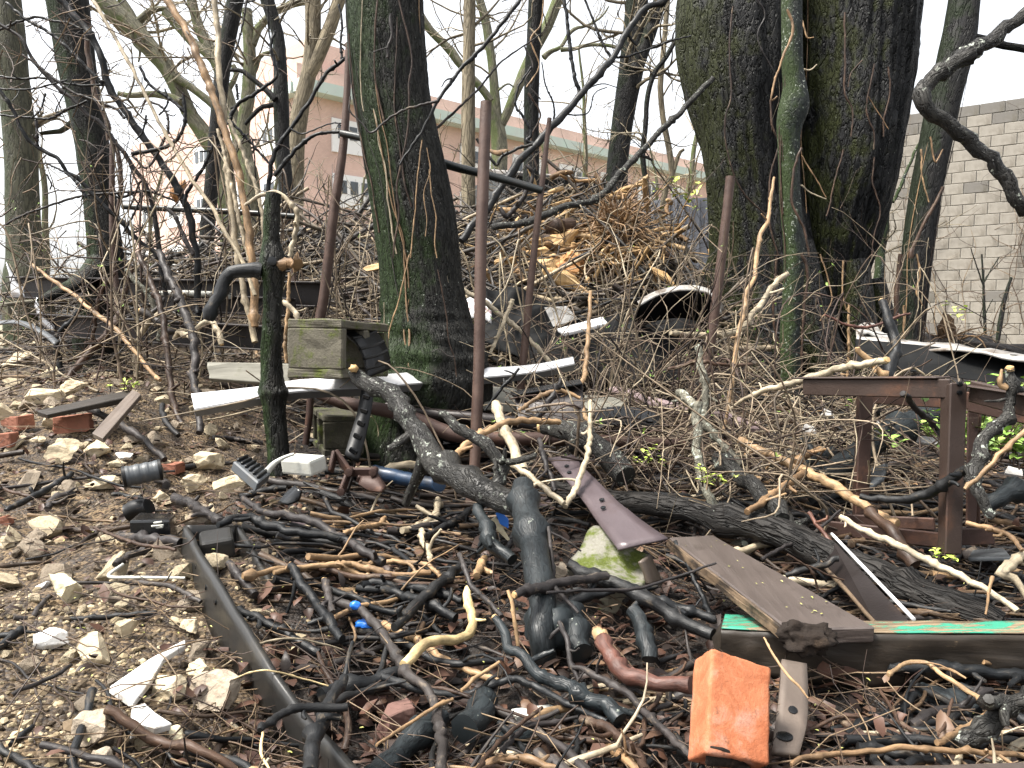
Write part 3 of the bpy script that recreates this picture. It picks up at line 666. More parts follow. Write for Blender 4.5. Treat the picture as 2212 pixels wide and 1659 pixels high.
# -- main mossy trunk, grown over the pipe rack
def t1_disp(V, ln, an, N):
    a = bark_disp(.0075, 4.2, 9, 21)(V, ln, an, N)
    z = V[:, 2]; wr = np.exp(-((z - .47) / .16) ** 2)
    q = np.c_[V[:, 0] * 7, V[:, 1] * 7, z * 42]
    return a + wr * .014 * fbm(q, 3, 5) + .02 * np.exp(-((z - .44) / .1) ** 2) * noise(V * 9, 4)
vA = [(2, '380,0 430,200 470,400 450,560 430,800 390,1050 370,1200 385,1400 360,1520 345,1659', 14, 12, 2.99, 'brown'),
      (2, '530,900 505,1080 490,1280 470,1500 455,1659', 9, 8, 2.98, 'tan'),
      (2, '575,1090 590,1250 620,1400 610,1550 625,1659', 9, 8, 3.0, 'tan'),
      (5, '630,100 660,250 690,420 700,560 735,660 750,790', 9, 8, 2.97, 'brown'),
      (2, '330,90 330,220 310,300 305,370', 22, 14, 2.985, 'grey'), (2, '310,305 260,318 215,335', 10, 7, 2.98, 'grey'),
      (5, '450,0 410,160 380,300 330,450 310,570', 10, 9, 2.97, 'tan'), (5, '735,660 690,650 640,610 590,630', 8, 4, 2.96, 'grey'),
      (2, '560,950 580,1100 540,1250 560,1400 550,1520', 7, 6, 2.97, 'tan')]
t1_ = tree('thick mossy leaning trunk grown over rusty pipes in the middle', 0, '830,-40 834,100 845,230 868,350 893,480 908,600 918,700 928,770 928,835 905,878 878,925 870,1005',
     [160, 160, 158, 162, 168, 166, 188, 236, 264, 235, 150, 175], [3.2] * 12, 'bark_t1', 120, 300, t1_disp, vines=vA, flare=1.1, climb=14)
# -- the two great trunks on the right: one tree with two boles
def bigd(sd): return bark_disp(.036, 4.6, 2.8, sd)
vB = [(3, '340,40 320,300 330,600 290,750 290,900 340,1110 420,1250 550,1380', 12, 10, 5.25, 'brown'),
      (3, '1060,80 1060,400 1060,600 1110,700 1100,880', 13, 10, 5.2, 'brown'), (3, '1170,390 1100,470 1080,560', 9, 7, 5.2, 'brown'),
      (3, '785,130 815,235 860,240', 12, 8, 5.2, 'tan'), (3, '500,0 545,100 500,250 610,470', 12, 9, 5.25, 'grey'),
      (3, '790,445 840,450 880,415', 12, 8, 5.2, 'paletan'), (3, '1340,430 1350,600 1310,760 1310,880', 14, 9, 5.35, 'brown'),
      (3, '1250,410 1200,700 1245,850 1245,960', 12, 8, 5.25, 'brown'), (3, '1210,620 1260,700 1340,830', 8, 6, 5.25, 'tan'),
      (3, '1050,960 990,1180 960,1330 940,1390', 10, 8, 5.15, 'brown'), (3, '780,1000 850,1110 940,1270', 10, 7, 5.15, 'tan'),
      (3, '780,1190 840,1240 940,1280', 12, 8, 5.15, 'paletan'), (3, '580,640 590,800 630,930 590,1100 575,1240 580,1450 630,1640', 12, 12, 5.3, 'brown'),
      (3, '1250,1010 1240,1180 1290,1350 1250,1500 1230,1659', 10, 8, 5.3, 'brown'), (6, '620,20 610,200 605,420 640,620 650,760', 18, 12, 5.2, 'brown'),
      (6, '900,0 950,150 975,260 965,330 900,430', 10, 8, 5.1, 'tan'), (6, '1050,40 1045,250 1070,360', 12, 8, 5.2, 'tan'), (6, '470,100 460,300 490,450 480,640', 10, 8, 5.2, 'brown'), (1, '0,0 0,1', .1, .1, 30, 'brown')][:-1]
p, ds = path3(0, '1602,0 1604,120 1612,290 1624,420 1634,560 1638,700 1640,860', 6.0)
big = tree('huge mossy old tree with two fused boles at right of centre', 3, '400,0 405,300 420,600 440,900 490,1250 520,1550 525,1850 520,2250', [760, 750, 720, 620, 580, 570, 560, 600], 6.0, 'bark_big', 130, 150, bigd(3), vines=vB, flare=1.15, top=3, climb=12)
flares(t1_, P(872, 1000, 3.2), .15, 6, 'bark_t1', 5, .12, .9)
flares(big, P(1645, 880, 6.0), .5, 8, 'bark_big', 8, .8, .45); flares(big, P(1800, 880, 6.1), .42, 8, 'bark_big', 18, .8, .5)
p2_, ds2 = path3(3, '1110,-60 1100,300 1080,600 1060,900 1030,1250 1005,1550 985,1850 980,2350', 6.1)
rr = .5 * np.array([760, 700, 660, 610, 540, 430, 330, 390]) * .336 * 6.1 / F
t0 = (p2_[0] - p2_[1]); t0 /= np.linalg.norm(t0); p2_ = np.vstack([p2_[0] + t0 * f for f in (2.5, 2, 1.5, 1, .5)] + [p2_, p2_[-1] + [0, 0, -.3]]); rr = np.r_[rr[0] * np.array([.9, .92, .94, .96, .98]), rr, rr[-1] * 1.15]
mb = MB(); tube(mb, p2_[::-1], rr[::-1], 130, 150, .004, 0, 9, True, 0, bigd(31)); part('trunk', mb, MT['bark_big'], big)
def burl(V, ln, an, N):
    z = V[:, 2]; c = P(1718, 233, 4.5); dd = np.linalg.norm(V - c, axis=1)
    return .022 * np.exp(-(dd / .12) ** 2) + bark_disp(.003, 2, 7, 6)(V, ln, an, N)
vC = [(3, '690,60 722,150 710,250 650,400 610,530 585,640 625,620', 18, 12, 4.38, 'tan'), (3, '780,950 735,1080 720,1280 760,1400 800,1480 830,1640', 18, 14, 4.35, 'brown'), (6, '780,0 820,120 800,320 785,560 780,760', 22, 16, 4.4, 'brown')]
tree('slender grey mossy tree with a bulge standing before the two huge boles', 3, '722,0 724,200 730,420 745,560 738,680 708,800 704,1000 710,1300 735,1600 720,1900 700,2200 720,2780', [122, 124, 126, 132, 150, 140, 130, 136, 140, 130, 126, 132], 4.5, 'bark_slim', 40, 170, burl, vines=vC, flare=1.15, climb=3)
vD = [(6, '1520,0 1545,120 1520,240 1560,330', 14, 8, 5.25, 'tan'), (6, '1440,330 1440,520 1480,720', 12, 7, 5.25, 'tan'), (3, '1480,1659 1540,1500 1640,1300 1690,1200', 30, 18, 5.25, 'brown'), (6, '1420,0 1400,200 1390,420', 34, 30, 5.3, 'brown'),
      (3, '1550,960 1560,1150 1600,1300', 12, 8, 5.3, 'tan'), (3, '1610,880 1640,1040 1690,960', 12, 8, 5.25, 'tan')]
tree('dark slanting tree right of the huge boles before the block wall', 3, '1815,0 1782,280 1715,600 1655,900 1590,1200 1540,1500 1510,1800 1470,2250 1420,2700', [172, 195, 195, 190, 185, 182, 165, 150, 185], 5.45, 'bark_mid', 40, 120, bark_disp(.006, 3, 3, 44),
     [(3, '1870,240 1960,262 2060,285 2212,310 2400,340', 60, 50, 5.4)], vines=vD, flare=1.2, climb=7)
tree('mossy trunk leaning at left with a root flare in the scrap', 1, '435,0 470,250 500,420 545,650 590,900 625,1150 660,1400 690,1659 680,1900 640,2150 625,2300', [240, 232, 225, 215, 212, 205, 205, 230, 265, 300, 260], 4.9, 'bark_t1', 60, 140, bark_disp(.009, 2.6, 4, 17),
     [(4, '640,60 560,150 450,225 330,268 250,300', 170, 40, (4.75, 4.35)), (4, '620,250 560,420 470,520', 150, 70, (4.7, 4.5))], vines=[(1, '560,160 580,420 620,620 690,800 700,900', 34, 28, 4.65, 'brown'), (1, '740,900 780,1150 760,1350 720,1659', 30, 26, 4.65, 'brown')], flare=1.2)
tree('pale green grey trunk at the far left edge', 1, '40,0 70,300 100,600 125,900 140,1300 160,1659 170,1800', [170, 180, 185, 195, 190, 200, 250], 8.2, 'bark_green', 30, 80, bark_disp(.006, 3, 3, 51), [(1, '250,860 330,850 400,840 460,790', 20, 40, 8.4)], 10)
tree('slim blackish trunk behind the tan stems at left', 1, '1515,0 1480,200 1440,420 1410,650 1385,900 1360,1200 1335,1500 1330,1700', [105, 100, 95, 95, 90, 95, 100], 9.2, 'bark_mid', 20, 60, bark_disp(.004, 3, 3, 52), [], 8)
tree('dark bent trunk with a broken knuckle left of the leaning rusty post', 1, '1715,0 1755,120 1790,240 1805,450 1812,700 1820,950 1840,1200 1850,1500', [85, 80, 78, 85, 95, 85, 90, 95], 8.6, 'bark_mid', 20, 60, bark_disp(.004, 3, 3, 53),
     [(1, '1770,640 1690,560 1600,490 1550,455 1480,450', 44, 24, 8.5), (1, '1770,670 1680,690 1620,740 1575,800', 34, 24, 8.6), (1, '1720,0 1730,200 1770,400', 14, 10, 8.5)], 8)
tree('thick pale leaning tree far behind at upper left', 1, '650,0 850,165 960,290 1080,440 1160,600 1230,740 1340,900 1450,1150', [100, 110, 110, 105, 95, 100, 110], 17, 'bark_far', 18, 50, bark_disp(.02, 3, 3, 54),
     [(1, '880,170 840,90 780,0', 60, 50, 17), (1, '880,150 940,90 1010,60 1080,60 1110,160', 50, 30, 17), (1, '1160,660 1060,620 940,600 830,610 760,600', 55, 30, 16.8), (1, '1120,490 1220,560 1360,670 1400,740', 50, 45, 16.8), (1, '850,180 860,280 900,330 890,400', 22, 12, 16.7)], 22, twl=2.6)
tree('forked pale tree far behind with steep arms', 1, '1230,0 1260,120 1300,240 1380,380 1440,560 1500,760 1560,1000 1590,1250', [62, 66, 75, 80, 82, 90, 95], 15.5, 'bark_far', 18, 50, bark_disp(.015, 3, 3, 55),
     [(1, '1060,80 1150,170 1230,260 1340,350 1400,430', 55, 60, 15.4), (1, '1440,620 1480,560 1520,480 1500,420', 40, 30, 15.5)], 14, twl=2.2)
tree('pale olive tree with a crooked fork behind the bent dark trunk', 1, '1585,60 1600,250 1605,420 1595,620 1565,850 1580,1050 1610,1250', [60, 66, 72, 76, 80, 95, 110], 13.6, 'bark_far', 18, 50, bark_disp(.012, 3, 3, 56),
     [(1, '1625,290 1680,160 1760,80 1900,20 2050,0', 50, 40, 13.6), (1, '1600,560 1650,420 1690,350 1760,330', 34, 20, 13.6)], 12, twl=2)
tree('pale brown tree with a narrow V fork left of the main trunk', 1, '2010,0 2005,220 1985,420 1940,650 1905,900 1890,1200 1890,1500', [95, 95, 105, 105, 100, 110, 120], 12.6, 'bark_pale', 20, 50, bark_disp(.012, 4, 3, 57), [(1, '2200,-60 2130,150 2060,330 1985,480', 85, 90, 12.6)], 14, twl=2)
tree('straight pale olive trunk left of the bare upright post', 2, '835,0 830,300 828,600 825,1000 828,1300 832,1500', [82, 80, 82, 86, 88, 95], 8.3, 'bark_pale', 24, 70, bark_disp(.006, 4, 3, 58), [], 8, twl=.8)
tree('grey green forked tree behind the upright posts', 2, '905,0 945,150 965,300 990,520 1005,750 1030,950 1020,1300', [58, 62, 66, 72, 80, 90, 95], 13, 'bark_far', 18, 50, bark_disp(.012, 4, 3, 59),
     [(2, '1400,0 1330,180 1250,340 1180,500 1110,660 1040,800', 75, 60, 13), (2, '470,20 560,170 680,290 790,430 900,560 970,650', 50, 55, 12.8), (2, '1020,580 1080,540 1120,560', 16, 10, 12.8), (2, '1310,370 1360,330 1420,300 1500,190 1600,160 1680,110 1730,40', 38, 8, 12.8), (2, '1420,320 1520,310 1620,290 1740,300 1800,320', 34, 16, 12.7)], 16, twl=2)
tree('dark brown vine wrapped trunk behind the fork of the long limb', 2, '1270,0 1255,230 1242,480 1235,720 1230,980 1225,1300', [98, 95, 98, 96, 100, 110], 8.4, 'bark_mid', 24, 70, bark_disp(.008, 4, 3, 60), [], 6,
     vines=[(2, '1310,0 1290,160 1230,260 1280,420 1200,560', 12, 10, 8.1, 'tan'), (2, '1210,600 1290,740 1230,900 1270,1100', 14, 12, 8.1, 'brown'), (2, '1190,300 1240,420 1200,520 1290,640', 12, 10, 8.1, 'grey'), (2, '1220,180 1270,230 1300,290', 10, 8, 8.1, 'paletan')], twl=.8)
tree('dark greenish forked trunk between the posts and the huge boles', 2, '1910,0 1900,200 1880,420 1845,650 1815,850 1790,1050 1775,1280 1770,1450', [135, 145, 150, 140, 135, 130, 140, 160], 8.7, 'bark_mid', 28, 80, bark_disp(.008, 3, 3, 61), [(2, '2060,0 2010,150 1960,290 1900,450', 95, 95, 8.6)], 10, twl=.9)
tree('thin grey sapling close left of the huge boles', 2, '2110,-20 2085,250 2062,520 2075,740 2120,960 2135,1150 2080,1300', [34, 34, 38, 38, 42, 40, 40], 9.2, 'bark_pale', 12, 40, None, [(2, '2135,1140 2180,1000 2212,960', 30, 20, 9.2)], 8, twl=.9, flare=1)
tree('thin dark crooked sapling left of the huge boles', 2, '2230,150 2100,360 2020,470 1975,640 1960,850 1950,1000 1980,1250 1990,1390', [30, 32, 32, 32, 34, 34, 34], 7.6, 'bark_mid', 10, 40, None, [], 10, twl=.7, flare=1)
tree('thin mossy trunk standing close to the block wall', 3, '1450,720 1420,950 1370,1150 1320,1300 1300,1500 1280,1750 1270,2050', [34, 38, 42, 62, 64, 66, 72], 10.5, 'bark_slim', 12, 50, None, [(3, '1700,560 1600,800 1480,1050 1370,1300', 14, 22, 10.3)], 8, twl=1, flare=1)
tree('small bare sapling against the block wall at far right', 6, '1940,0 1950,150 1955,330 1960,500 1970,600', [10, 14, 18, 20, 22], 11.5, 'bark_mid', 8, 24, None, [(6, '1955,180 2000,100 2050,20', 10, 6, 11.4), (6, '1950,200 1900,60 1870,-40', 10, 6, 11.4), (6, '1955,400 2010,290', 8, 5, 11.4)], 5, twl=.7, flare=1, twmat='twigs')
tree('thin reddish sapling with rough stem at the far right of the block wall', 6, '2130,150 2090,280 2060,430 2040,560 2030,640', [16, 24, 30, 26, 24], 11.3, 'bark_mid', 8, 24, None, [], 5, twl=.8, flare=1, twmat='twigs')
# distant woods: low, thin, pale
rs = np.random.RandomState(5)
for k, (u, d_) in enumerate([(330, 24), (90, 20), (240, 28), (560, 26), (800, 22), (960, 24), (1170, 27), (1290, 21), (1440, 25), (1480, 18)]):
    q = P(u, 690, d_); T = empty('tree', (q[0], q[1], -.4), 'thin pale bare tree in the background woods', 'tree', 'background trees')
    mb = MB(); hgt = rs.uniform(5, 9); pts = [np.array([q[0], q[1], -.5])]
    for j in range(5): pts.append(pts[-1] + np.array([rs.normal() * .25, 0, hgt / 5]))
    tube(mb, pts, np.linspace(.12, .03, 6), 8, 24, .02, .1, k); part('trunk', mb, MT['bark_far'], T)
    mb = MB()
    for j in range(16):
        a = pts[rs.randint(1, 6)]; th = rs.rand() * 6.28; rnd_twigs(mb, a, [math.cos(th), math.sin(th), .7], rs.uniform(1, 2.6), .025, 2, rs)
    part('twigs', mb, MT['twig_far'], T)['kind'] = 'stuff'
# ------------------------------------------------------------------ posts and pipes
def rod(name, k, s, w, d, mat, label, cat, sides=14, rough=.02, group=None, wob=0.0, n=24):
    p, ds = path3(k, s, d); ww = np.interp(np.linspace(0, 1, len(p)), np.linspace(0, 1, len(w)), w)
    mb = MB(); tube(mb, p, .5 * ww * (.336 if k else 1) * ds / F, sides, n, wob, rough, len(label)); return solo(name, mb, MT[mat], label, cat, group)
def down(k, s, d, z=None):               # append a foot on the ground under the last point
    p, ds = path3(k, s, d); return p
rod('steel_post', 0, '753,95 745,285 722,450 700,640 690,700 682,800', [13, 20, 22, 22], 3.75, 'rustpost', 'rusty post leaning beside the left of the main mossy trunk', 'post')
rod('steel_post', 0, '1050,221 1040,500 1034,800 1025,1000 1016,1090', [25, 26, 25, 24, 24], (2.62, 2.5), 'rustpost', 'thickest bare rusty post standing in front right of the main trunk', 'post')
rod('steel_post', 0, '1187,255 1168,420 1150,580 1132,760 1124,850', [10, 15, 17, 17], 3.35, 'rustpost', 'thin rusty post holding the end of the dark crossbar', 'post')
rod('steel_post', 0, '1578,382 1560,545 1542,690 1522,830 1512,910', [20, 20, 23, 23], 3.5, 'rustpost', 'single rusty post leaning before the huge boles', 'post')
rod('steel_post', 0, '243,300 242,450 245,560 254,640 258,720', [11, 12, 14, 14], 4.35, 'rustpost', 'rusty post standing in front of the left mossy trunk', 'post')
rod('steel_post', 4, '1890,60 1885,330 1890,620', [34, 34, 30], 4.3, 'rustpost', 'short rusty post in the brush right of the cut sapling', 'post')
rod('crossbar_pipe', 0, '738,288 780,297 860,322 955,352 1060,380 1172,412', [15, 16, 18, 19, 17, 17], [3.72, 3.66, 3.52, 3.42, 3.38, 3.34], 'blackpipe', 'dark crossbar pipe running behind the main trunk to the thin post', 'pipe')
rod('handrail_pipe', 1, '790,1328 1000,1340 1300,1352 1600,1368 1895,1392', [36, 38, 38, 38], (4.5, 4.35), 'blackpipe', 'black horizontal pipe rail among the tan stems at left', 'pipe')
rod('ground_pipe', 5, '-160,880 0,950 200,985 400,1030 540,1085 740,1165 960,1185 1330,1190 1750,1205 2212,1222', [80, 85, 90, 95, 95, 90, 85, 80], [2.95, 2.92, 2.9, 2.86, 2.84, 2.82, 2.8, 2.8, 2.84, 2.9], 'rust', 'long rusty pipe lying low past the foot of the main trunk', 'pipe')
rod('ground_pipe', 5, '300,985 480,1015 700,1040 1000,1065 1300,1115 1480,1140', [80, 80, 78, 76], (3.0, 2.86), 'steel_dark', 'brown pipe lying just above the long rusty pipe', 'pipe')
rod('blue_pipe', 5, '215,1400 400,1440 600,1478 640,1486', [96, 92, 88], (2.5, 2.42), 'blue', 'blue grey pipe lying on the leaves under the main trunk', 'pipe')
rod('rusty_bar', 0, '672,830 668,900 660,960', [16, 15, 14], 3.1, 'rust', 'short rusty stake under the galvanised channel', 'stake')

# ------------------------------------------------------------------ steel channels at left (C-sections facing the camera)
def channel(name, p0, p1, hgt, fl, th, mat, label, plate=None):
    p0, p1 = np.asarray(p0), np.asarray(p1); t = p1 - p0; t /= np.linalg.norm(t); s_ = np.cross(t, [0, 0, 1.]); s_ /= np.linalg.norm(s_)
    T = empty(name, p0, label, 'steel channel', 'steel channels stacked at left')
    up = np.array([0, 0, hgt / 2 - th / 2]); fo = s_ * (fl / 2 + th / 2)
    part('web', bev(bar8(p0, p1, th, hgt, (0, 0, 1)), .002, 0, 0, 1, 1), MT[mat], T, False)
    part('flange', bev(bar8(p0 + up + fo, p1 + up + fo, fl, th), .002, 0, 0, 1, 1), MT[mat], T, False)
    part('flange', bev(bar8(p0 - up + fo, p1 - up + fo, fl, th), .002, 0, 0, 1, 1), MT[mat], T, False)
    if plate:
        (k, a, b, d, w_) = plate
        La, _ = path3(k, a, d); Lb, _ = path3(k, b, d)
        mb = MB(); ribbon(mb, La, Lb, w_, 12, 3); part('end_plate', mb, MT['galv'], T)
    return T
def PC(k, x, y, d): return P(*disp(k, x, y), d)
channel('steel_channel', PC(4, 115, 215, 4.9), PC(4, 2080, 262, 4.15), .135, .075, .01, 'steel_dark', 'topmost brown steel channel, passing behind the left mossy trunk', (4, '40,50 90,140 150,200', '72,200 80,270 165,292', 4.88, .006))
channel('steel_channel', PC(4, 262, 450, 4.45), PC(4, 1860, 545, 3.85), .125, .08, .01, 'steel_dark', 'lower brown steel channel with a bright bent end plate', (4, '238,278 275,380 355,462', '222,330 262,440 345,505', 4.4, .006))
channel('steel_channel', PC(4, 1020, 305, 4.4), PC(4, 1900, 345, 4.1), .1, .06, .01, 'steel_dark', 'short brown steel channel between the two long ones')
rod('pale_pipe', 4, '1035,252 1200,252 1400,262 1480,270', [38, 40, 40], (4.25, 4.15), 'palegrey', 'pale rust spotted pipe resting on the upper steel channel', 'pipe')
mb = MB(); La, _ = path3(4, '-60,440 80,425 180,440 300,500 380,560', (3.95, 3.55)); Lb, _ = path3(4, '-60,462 80,445 180,475 290,535 350,585', (3.9, 3.5)); ribbon(mb, La, Lb, .006, 20, 2)
solo('metal_strip', mb, MT['grayplastic'], 'curved bluish grey strip sagging over the rubble at far left', 'strip')
# galvanised channel under the cinder block
T = empty('galvanised_channel', P(415, 870, 2.72), 'shiny galvanised channel lying through the main trunk under the cinder block', 'steel channel')
p_, _ = path3(0, '413,852 560,836 640,822 800,812 960,800 1140,790 1238,772', [2.72, 2.76, 2.8, 2.88, 3.05, 3.2, 3.26])
p2, _ = path3(0, '420,884 566,858 645,846 800,838 965,822 1143,806 1241,786', [2.64, 2.68, 2.73, 2.82, 2.98, 3.12, 3.18])
mb = MB(); ribbon(mb, p_, p2, .006, 30, 2); part('top_face', mb, MT['galv'], T, False)
lo = p2 - np.array([0, 0, .026]) + np.array([0, .012, 0]); mb = MB(); ribbon(mb, p2 + [0, -.003, -.001], lo, .005, 30, 2); part('front_lip', mb, MT['galv_shade'], T, False)  # same steel as the top face, its shade painted by a darker colour

def hole(La, Lb, n, f, t_, rad, th, par, mat='gloss'):
    a, b = crom(La, n), crom(Lb, n); i = f * (n - 1); i0 = min(int(i), n - 2); g = i - i0
    A, B_ = a[i0] * (1 - g) + a[i0 + 1] * g, b[i0] * (1 - g) + b[i0 + 1] * g; c = A * (1 - t_) + B_ * t_
    nn = np.cross(a[i0 + 1] - a[i0], B_ - A); nn /= np.linalg.norm(nn)
    if nn @ (EYE - c) < 0: nn = -nn
    c = c + nn * th * .5; mb = MB(); tube(mb, [c - nn * .001, c + nn * .0009], rad, 14, 2, 0, .04); part('hole', mb, MT[mat], par)
# ------------------------------------------------------------------ cinder block
def box8(x0, x1, y0, y1, z0, z1): return np.array([[x0, y0, z0], [x1, y0, z0], [x1, y1, z0], [x0, y1, z0], [x0, y0, z1], [x1, y0, z1], [x1, y1, z1], [x0, y1, z1]], float)
def cinder(loc, yaw, label, mat, s=1.0, roll=0):
    # hollow axis = local x, length = local y
    H = .19 * s; Wd = .19 * s; L = .39 * s; t = .03 * s; rs_ = MB()
    for j, b in enumerate([box8(0, Wd, 0, L, 0, t), box8(0, Wd, 0, L, H - t, H), box8(0, Wd, 0, t * 1.1, t, H - t), box8(0, Wd, L - t * 1.1, L, t, H - t), box8(0, Wd, L * .5 - t * .6, L * .5 + t * .6, t, H - t)]):
        b = b + [0, 0, 0]; m = bev(b, .004, 3, .0035, j + 3, 1); rs_.add(m.v[0], None, m.t[0])
    V = rs_.v
    a = rz(yaw); rx = np.array([[1, 0, 0], [0, math.cos(roll), -math.sin(roll)], [0, math.sin(roll), math.cos(roll)]])
    rs_.v = [(v @ rx.T) @ a.T + loc for v in V]
    return solo('cinder_block', rs_, MT[mat], label, 'cinder block', None, False, loc)
cb = P(621, 816, 2.5)
cinder(cb, math.radians(-13), 'mossy hollow cinder block resting on the shiny channel beside the main trunk', 'mossblock', 1.0, math.radians(-3))
cinder(P(8, 700, 4.4), math.radians(-40), 'small grey cinder block among the rubble at the far left edge', 'mossblock', .62, .15)
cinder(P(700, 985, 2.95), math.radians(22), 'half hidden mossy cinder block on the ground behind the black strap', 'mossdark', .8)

# black ribbed hose cuff and strap by the block
T = empty('drain_hose', PC(5, 150, 620, 2.62), 'black ribbed drain hose cuff hugging the cinder block', 'hose')
pp, _ = path3(5, '20,480 110,520 180,590 222,680 238,790', (2.66, 2.58)); mb = MB()
ribbon(mb, pp + [-.022, -.05, 0], pp + [.03, .09, .02], .012, 20, 3); part('cuff', mb, MT['plastic'], T)
for k, f in enumerate(np.linspace(.08, .92, 6)):
    c = crom(pp, 20); i = int(f * 19); mb = MB(); tube(mb, [c[i] + [-.024, -.056, .006], c[i] + [.006, .02, .012], c[i] + [.03, .09, .026]], .006, 6, 5, 0, 0, k); part('rib', mb, MT['plastic'], T)
T = empty('plastic_strap', PC(5, 90, 1300, 2.45), 'black plastic strap with slots hanging down from the channel', 'strap')
La, _ = path3(5, '140,860 115,1010 72,1150 30,1290', (2.55, 2.42)); Lb, _ = path3(5, '222,885 200,1020 165,1180 120,1345', (2.55, 2.42)); mb = MB(); ribbon(mb, La, Lb, .008, 16, 2); part('band', mb, MT['grayplastic' if 0 else 'plastic'], T)
for k in range(5):
    f = .12 + k * .19; a = La[0] + 0; ca, cb_ = crom(La, 50), crom(Lb, 50); i = int(f * 49)
    A, B = ca[i] * .78 + cb_[i] * .22, ca[i] * .22 + cb_[i] * .78; part('slot_clip', bev(bar8(A + [0, -.009, 0], B + [0, -.009, 0], .01, .014), .002, 0, 0, 1, 1), MT['gloss'], T, False)

# rust scissor bracket (old jack)
T = empty('scissor_jack', PC(5, 60, 1500, 2.36), 'rusty scissor jack lying open by the blue pipe', 'jack')
for a, b, w_ in (((-30, 1270), (60, 1400), .03), ((60, 1400), (10, 1530), .03), ((60, 1400), (215, 1400), .028), ((215, 1400), (285, 1510), .026), ((285, 1510), (110, 1440), .024), ((-30, 1270), (-60, 1400), .03)):
    part('arm', bev(bar8(PC(5, *a, 2.36), PC(5, *b, 2.35 - .02 * R.random()), .012, w_, (0, -.3, 1)), .003, 0, 0, 1, 1), MT['rust'], T, False)
for a in ((60, 1400), (215, 1400), (10, 1525)):
    mb = MB(); c = PC(5, *a, 2.33); tube(mb, [c + [0, -.012, 0], c + [0, .03, 0]], .012, 10, 3, 0, 0); part('pivot', mb, MT['rust'], T)
La, _ = path3(5, '150,1400 240,1420 290,1500', (2.36, 2.3)); Lb, _ = path3(5, '120,1480 190,1520 270,1530', (2.32, 2.28)); mb = MB(); ribbon(mb, La, Lb, .006, 10, 2); part('base_plate', mb, MT['rust'], T)

# ------------------------------------------------------------------ boards and panels mid ground
def board(name, k, q, d, th, mat, label, cat='board', bevel=.003, rough=0.0, cuts=0, lift=None):
    pp = [disp(k, *map(float, a.split(','))) for a in q.split()]
    if lift is not None: P4 = [Gp(u, v, l) for (u, v), l in zip(pp, lift)]
    else: P4 = [P(u, v, dd) for (u, v), dd in zip(pp, d)]
    return solo(name, bev(slab8(P4, th), bevel, cuts, rough, len(label)), MT[mat], label, cat, None, False, np.mean(P4, 0))
def upright(name, k, q, d, th, mat, label, cat='panel', bevel=.002, rough=0.0, cuts=0):
    """plate seen face on: q = bl br tr tl, grown away from the viewer"""
    pp = [disp(k, *map(float, a.split(','))) for a in q.split()]; f = np.array([P(u, v, dd) for (u, v), dd in zip(pp, d)])
    n_ = np.cross(f[1] - f[0], f[3] - f[0]); n_ /= np.linalg.norm(n_)
    if n_[1] < 0: n_ = -n_
    c8 = np.vstack([f, f + n_ * th]); return solo(name, bev(c8[[0, 1, 5, 4, 3, 2, 6, 7]], bevel, cuts, rough, len(label)), MT[mat], label, cat, None, False, f[0])
upright('grey_board', 4, '1345,800 1860,838 1860,705 1330,692', [2.95, 2.95, 2.98, 2.98], .03, 'boardgrey', 'pale grey board behind the cut sapling under the cinder block', 'board', .004, .003, 3)
upright('steel_plate', 5, '1150,1052 1570,1102 1562,828 1118,905', [2.86, 2.82, 2.9, 2.94], .012, 'steel_dark', 'dark brown steel plate leaning behind the thick post', 'plate', .003, .002, 3)
board('steel_lip', 5, '1108,905 1560,828 1545,800 1095,885', [2.9, 2.86, 2.95, 2.99], .008, 'gloss', 'black folded lip on top of the brown steel plate', 'metal lip')
board('pale_board', 5, '812,940 1120,972 1185,868 900,842', [3.1, 3.1, 3.5, 3.5], .03, 'boardgrey', 'pale weathered board lying right of the main trunk foot')
board('pale_board', 5, '1570,992 1790,1000 1850,925 1575,905', [3.05, 3.05, 3.4, 3.4], .03, 'boardgrey', 'pale weathered board just left of the black grille')
board('cream_panel', 5, '1395,478 1440,508 1722,440 1690,400', [4.2, 4.1, 4.1, 4.25], .02, 'white', 'cream white strip panel lying in front of the black sheet', 'panel', .006)
rod('pink_board', 5, '1745,880 1850,912 1990,950 2212,1000 2420,1055 2700,1120', [52, 74, 84, 90, 92, 80], (3.85, 3.5), 'pink', 'faded pink mauve plank lying behind the black grille', 'plank', 6, .08)
# black sheet under the pile, draped
La, _ = path3(5, '930,210 1100,215 1260,290 1420,360 1600,420 1900,380 2212,330 2300,420', [4.9, 4.9, 4.9, 4.85, 4.85, 4.9, 4.95, 4.95]); Lb, _ = path3(5, '900,560 1050,640 1250,720 1500,760 1750,800 2000,840 2212,860 2330,880', [4.6, 4.5, 4.4, 4.4, 4.4, 4.4, 4.4, 4.4])
mb = MB(); ribbon(mb, La, Lb, .008, 60, 14, .05, 4); solo('black_sheet', mb, MT['sheet'], 'crumpled black sheet under the front of the brush pile', 'sheet')
upright('ribbed_panel', 5, '1370,470 1540,420 1460,330 1310,340', [4.55, 4.5, 4.6, 4.65], .02, 'plastic', 'black ribbed panel scrap lying on the crumpled sheet', 'panel', .004)
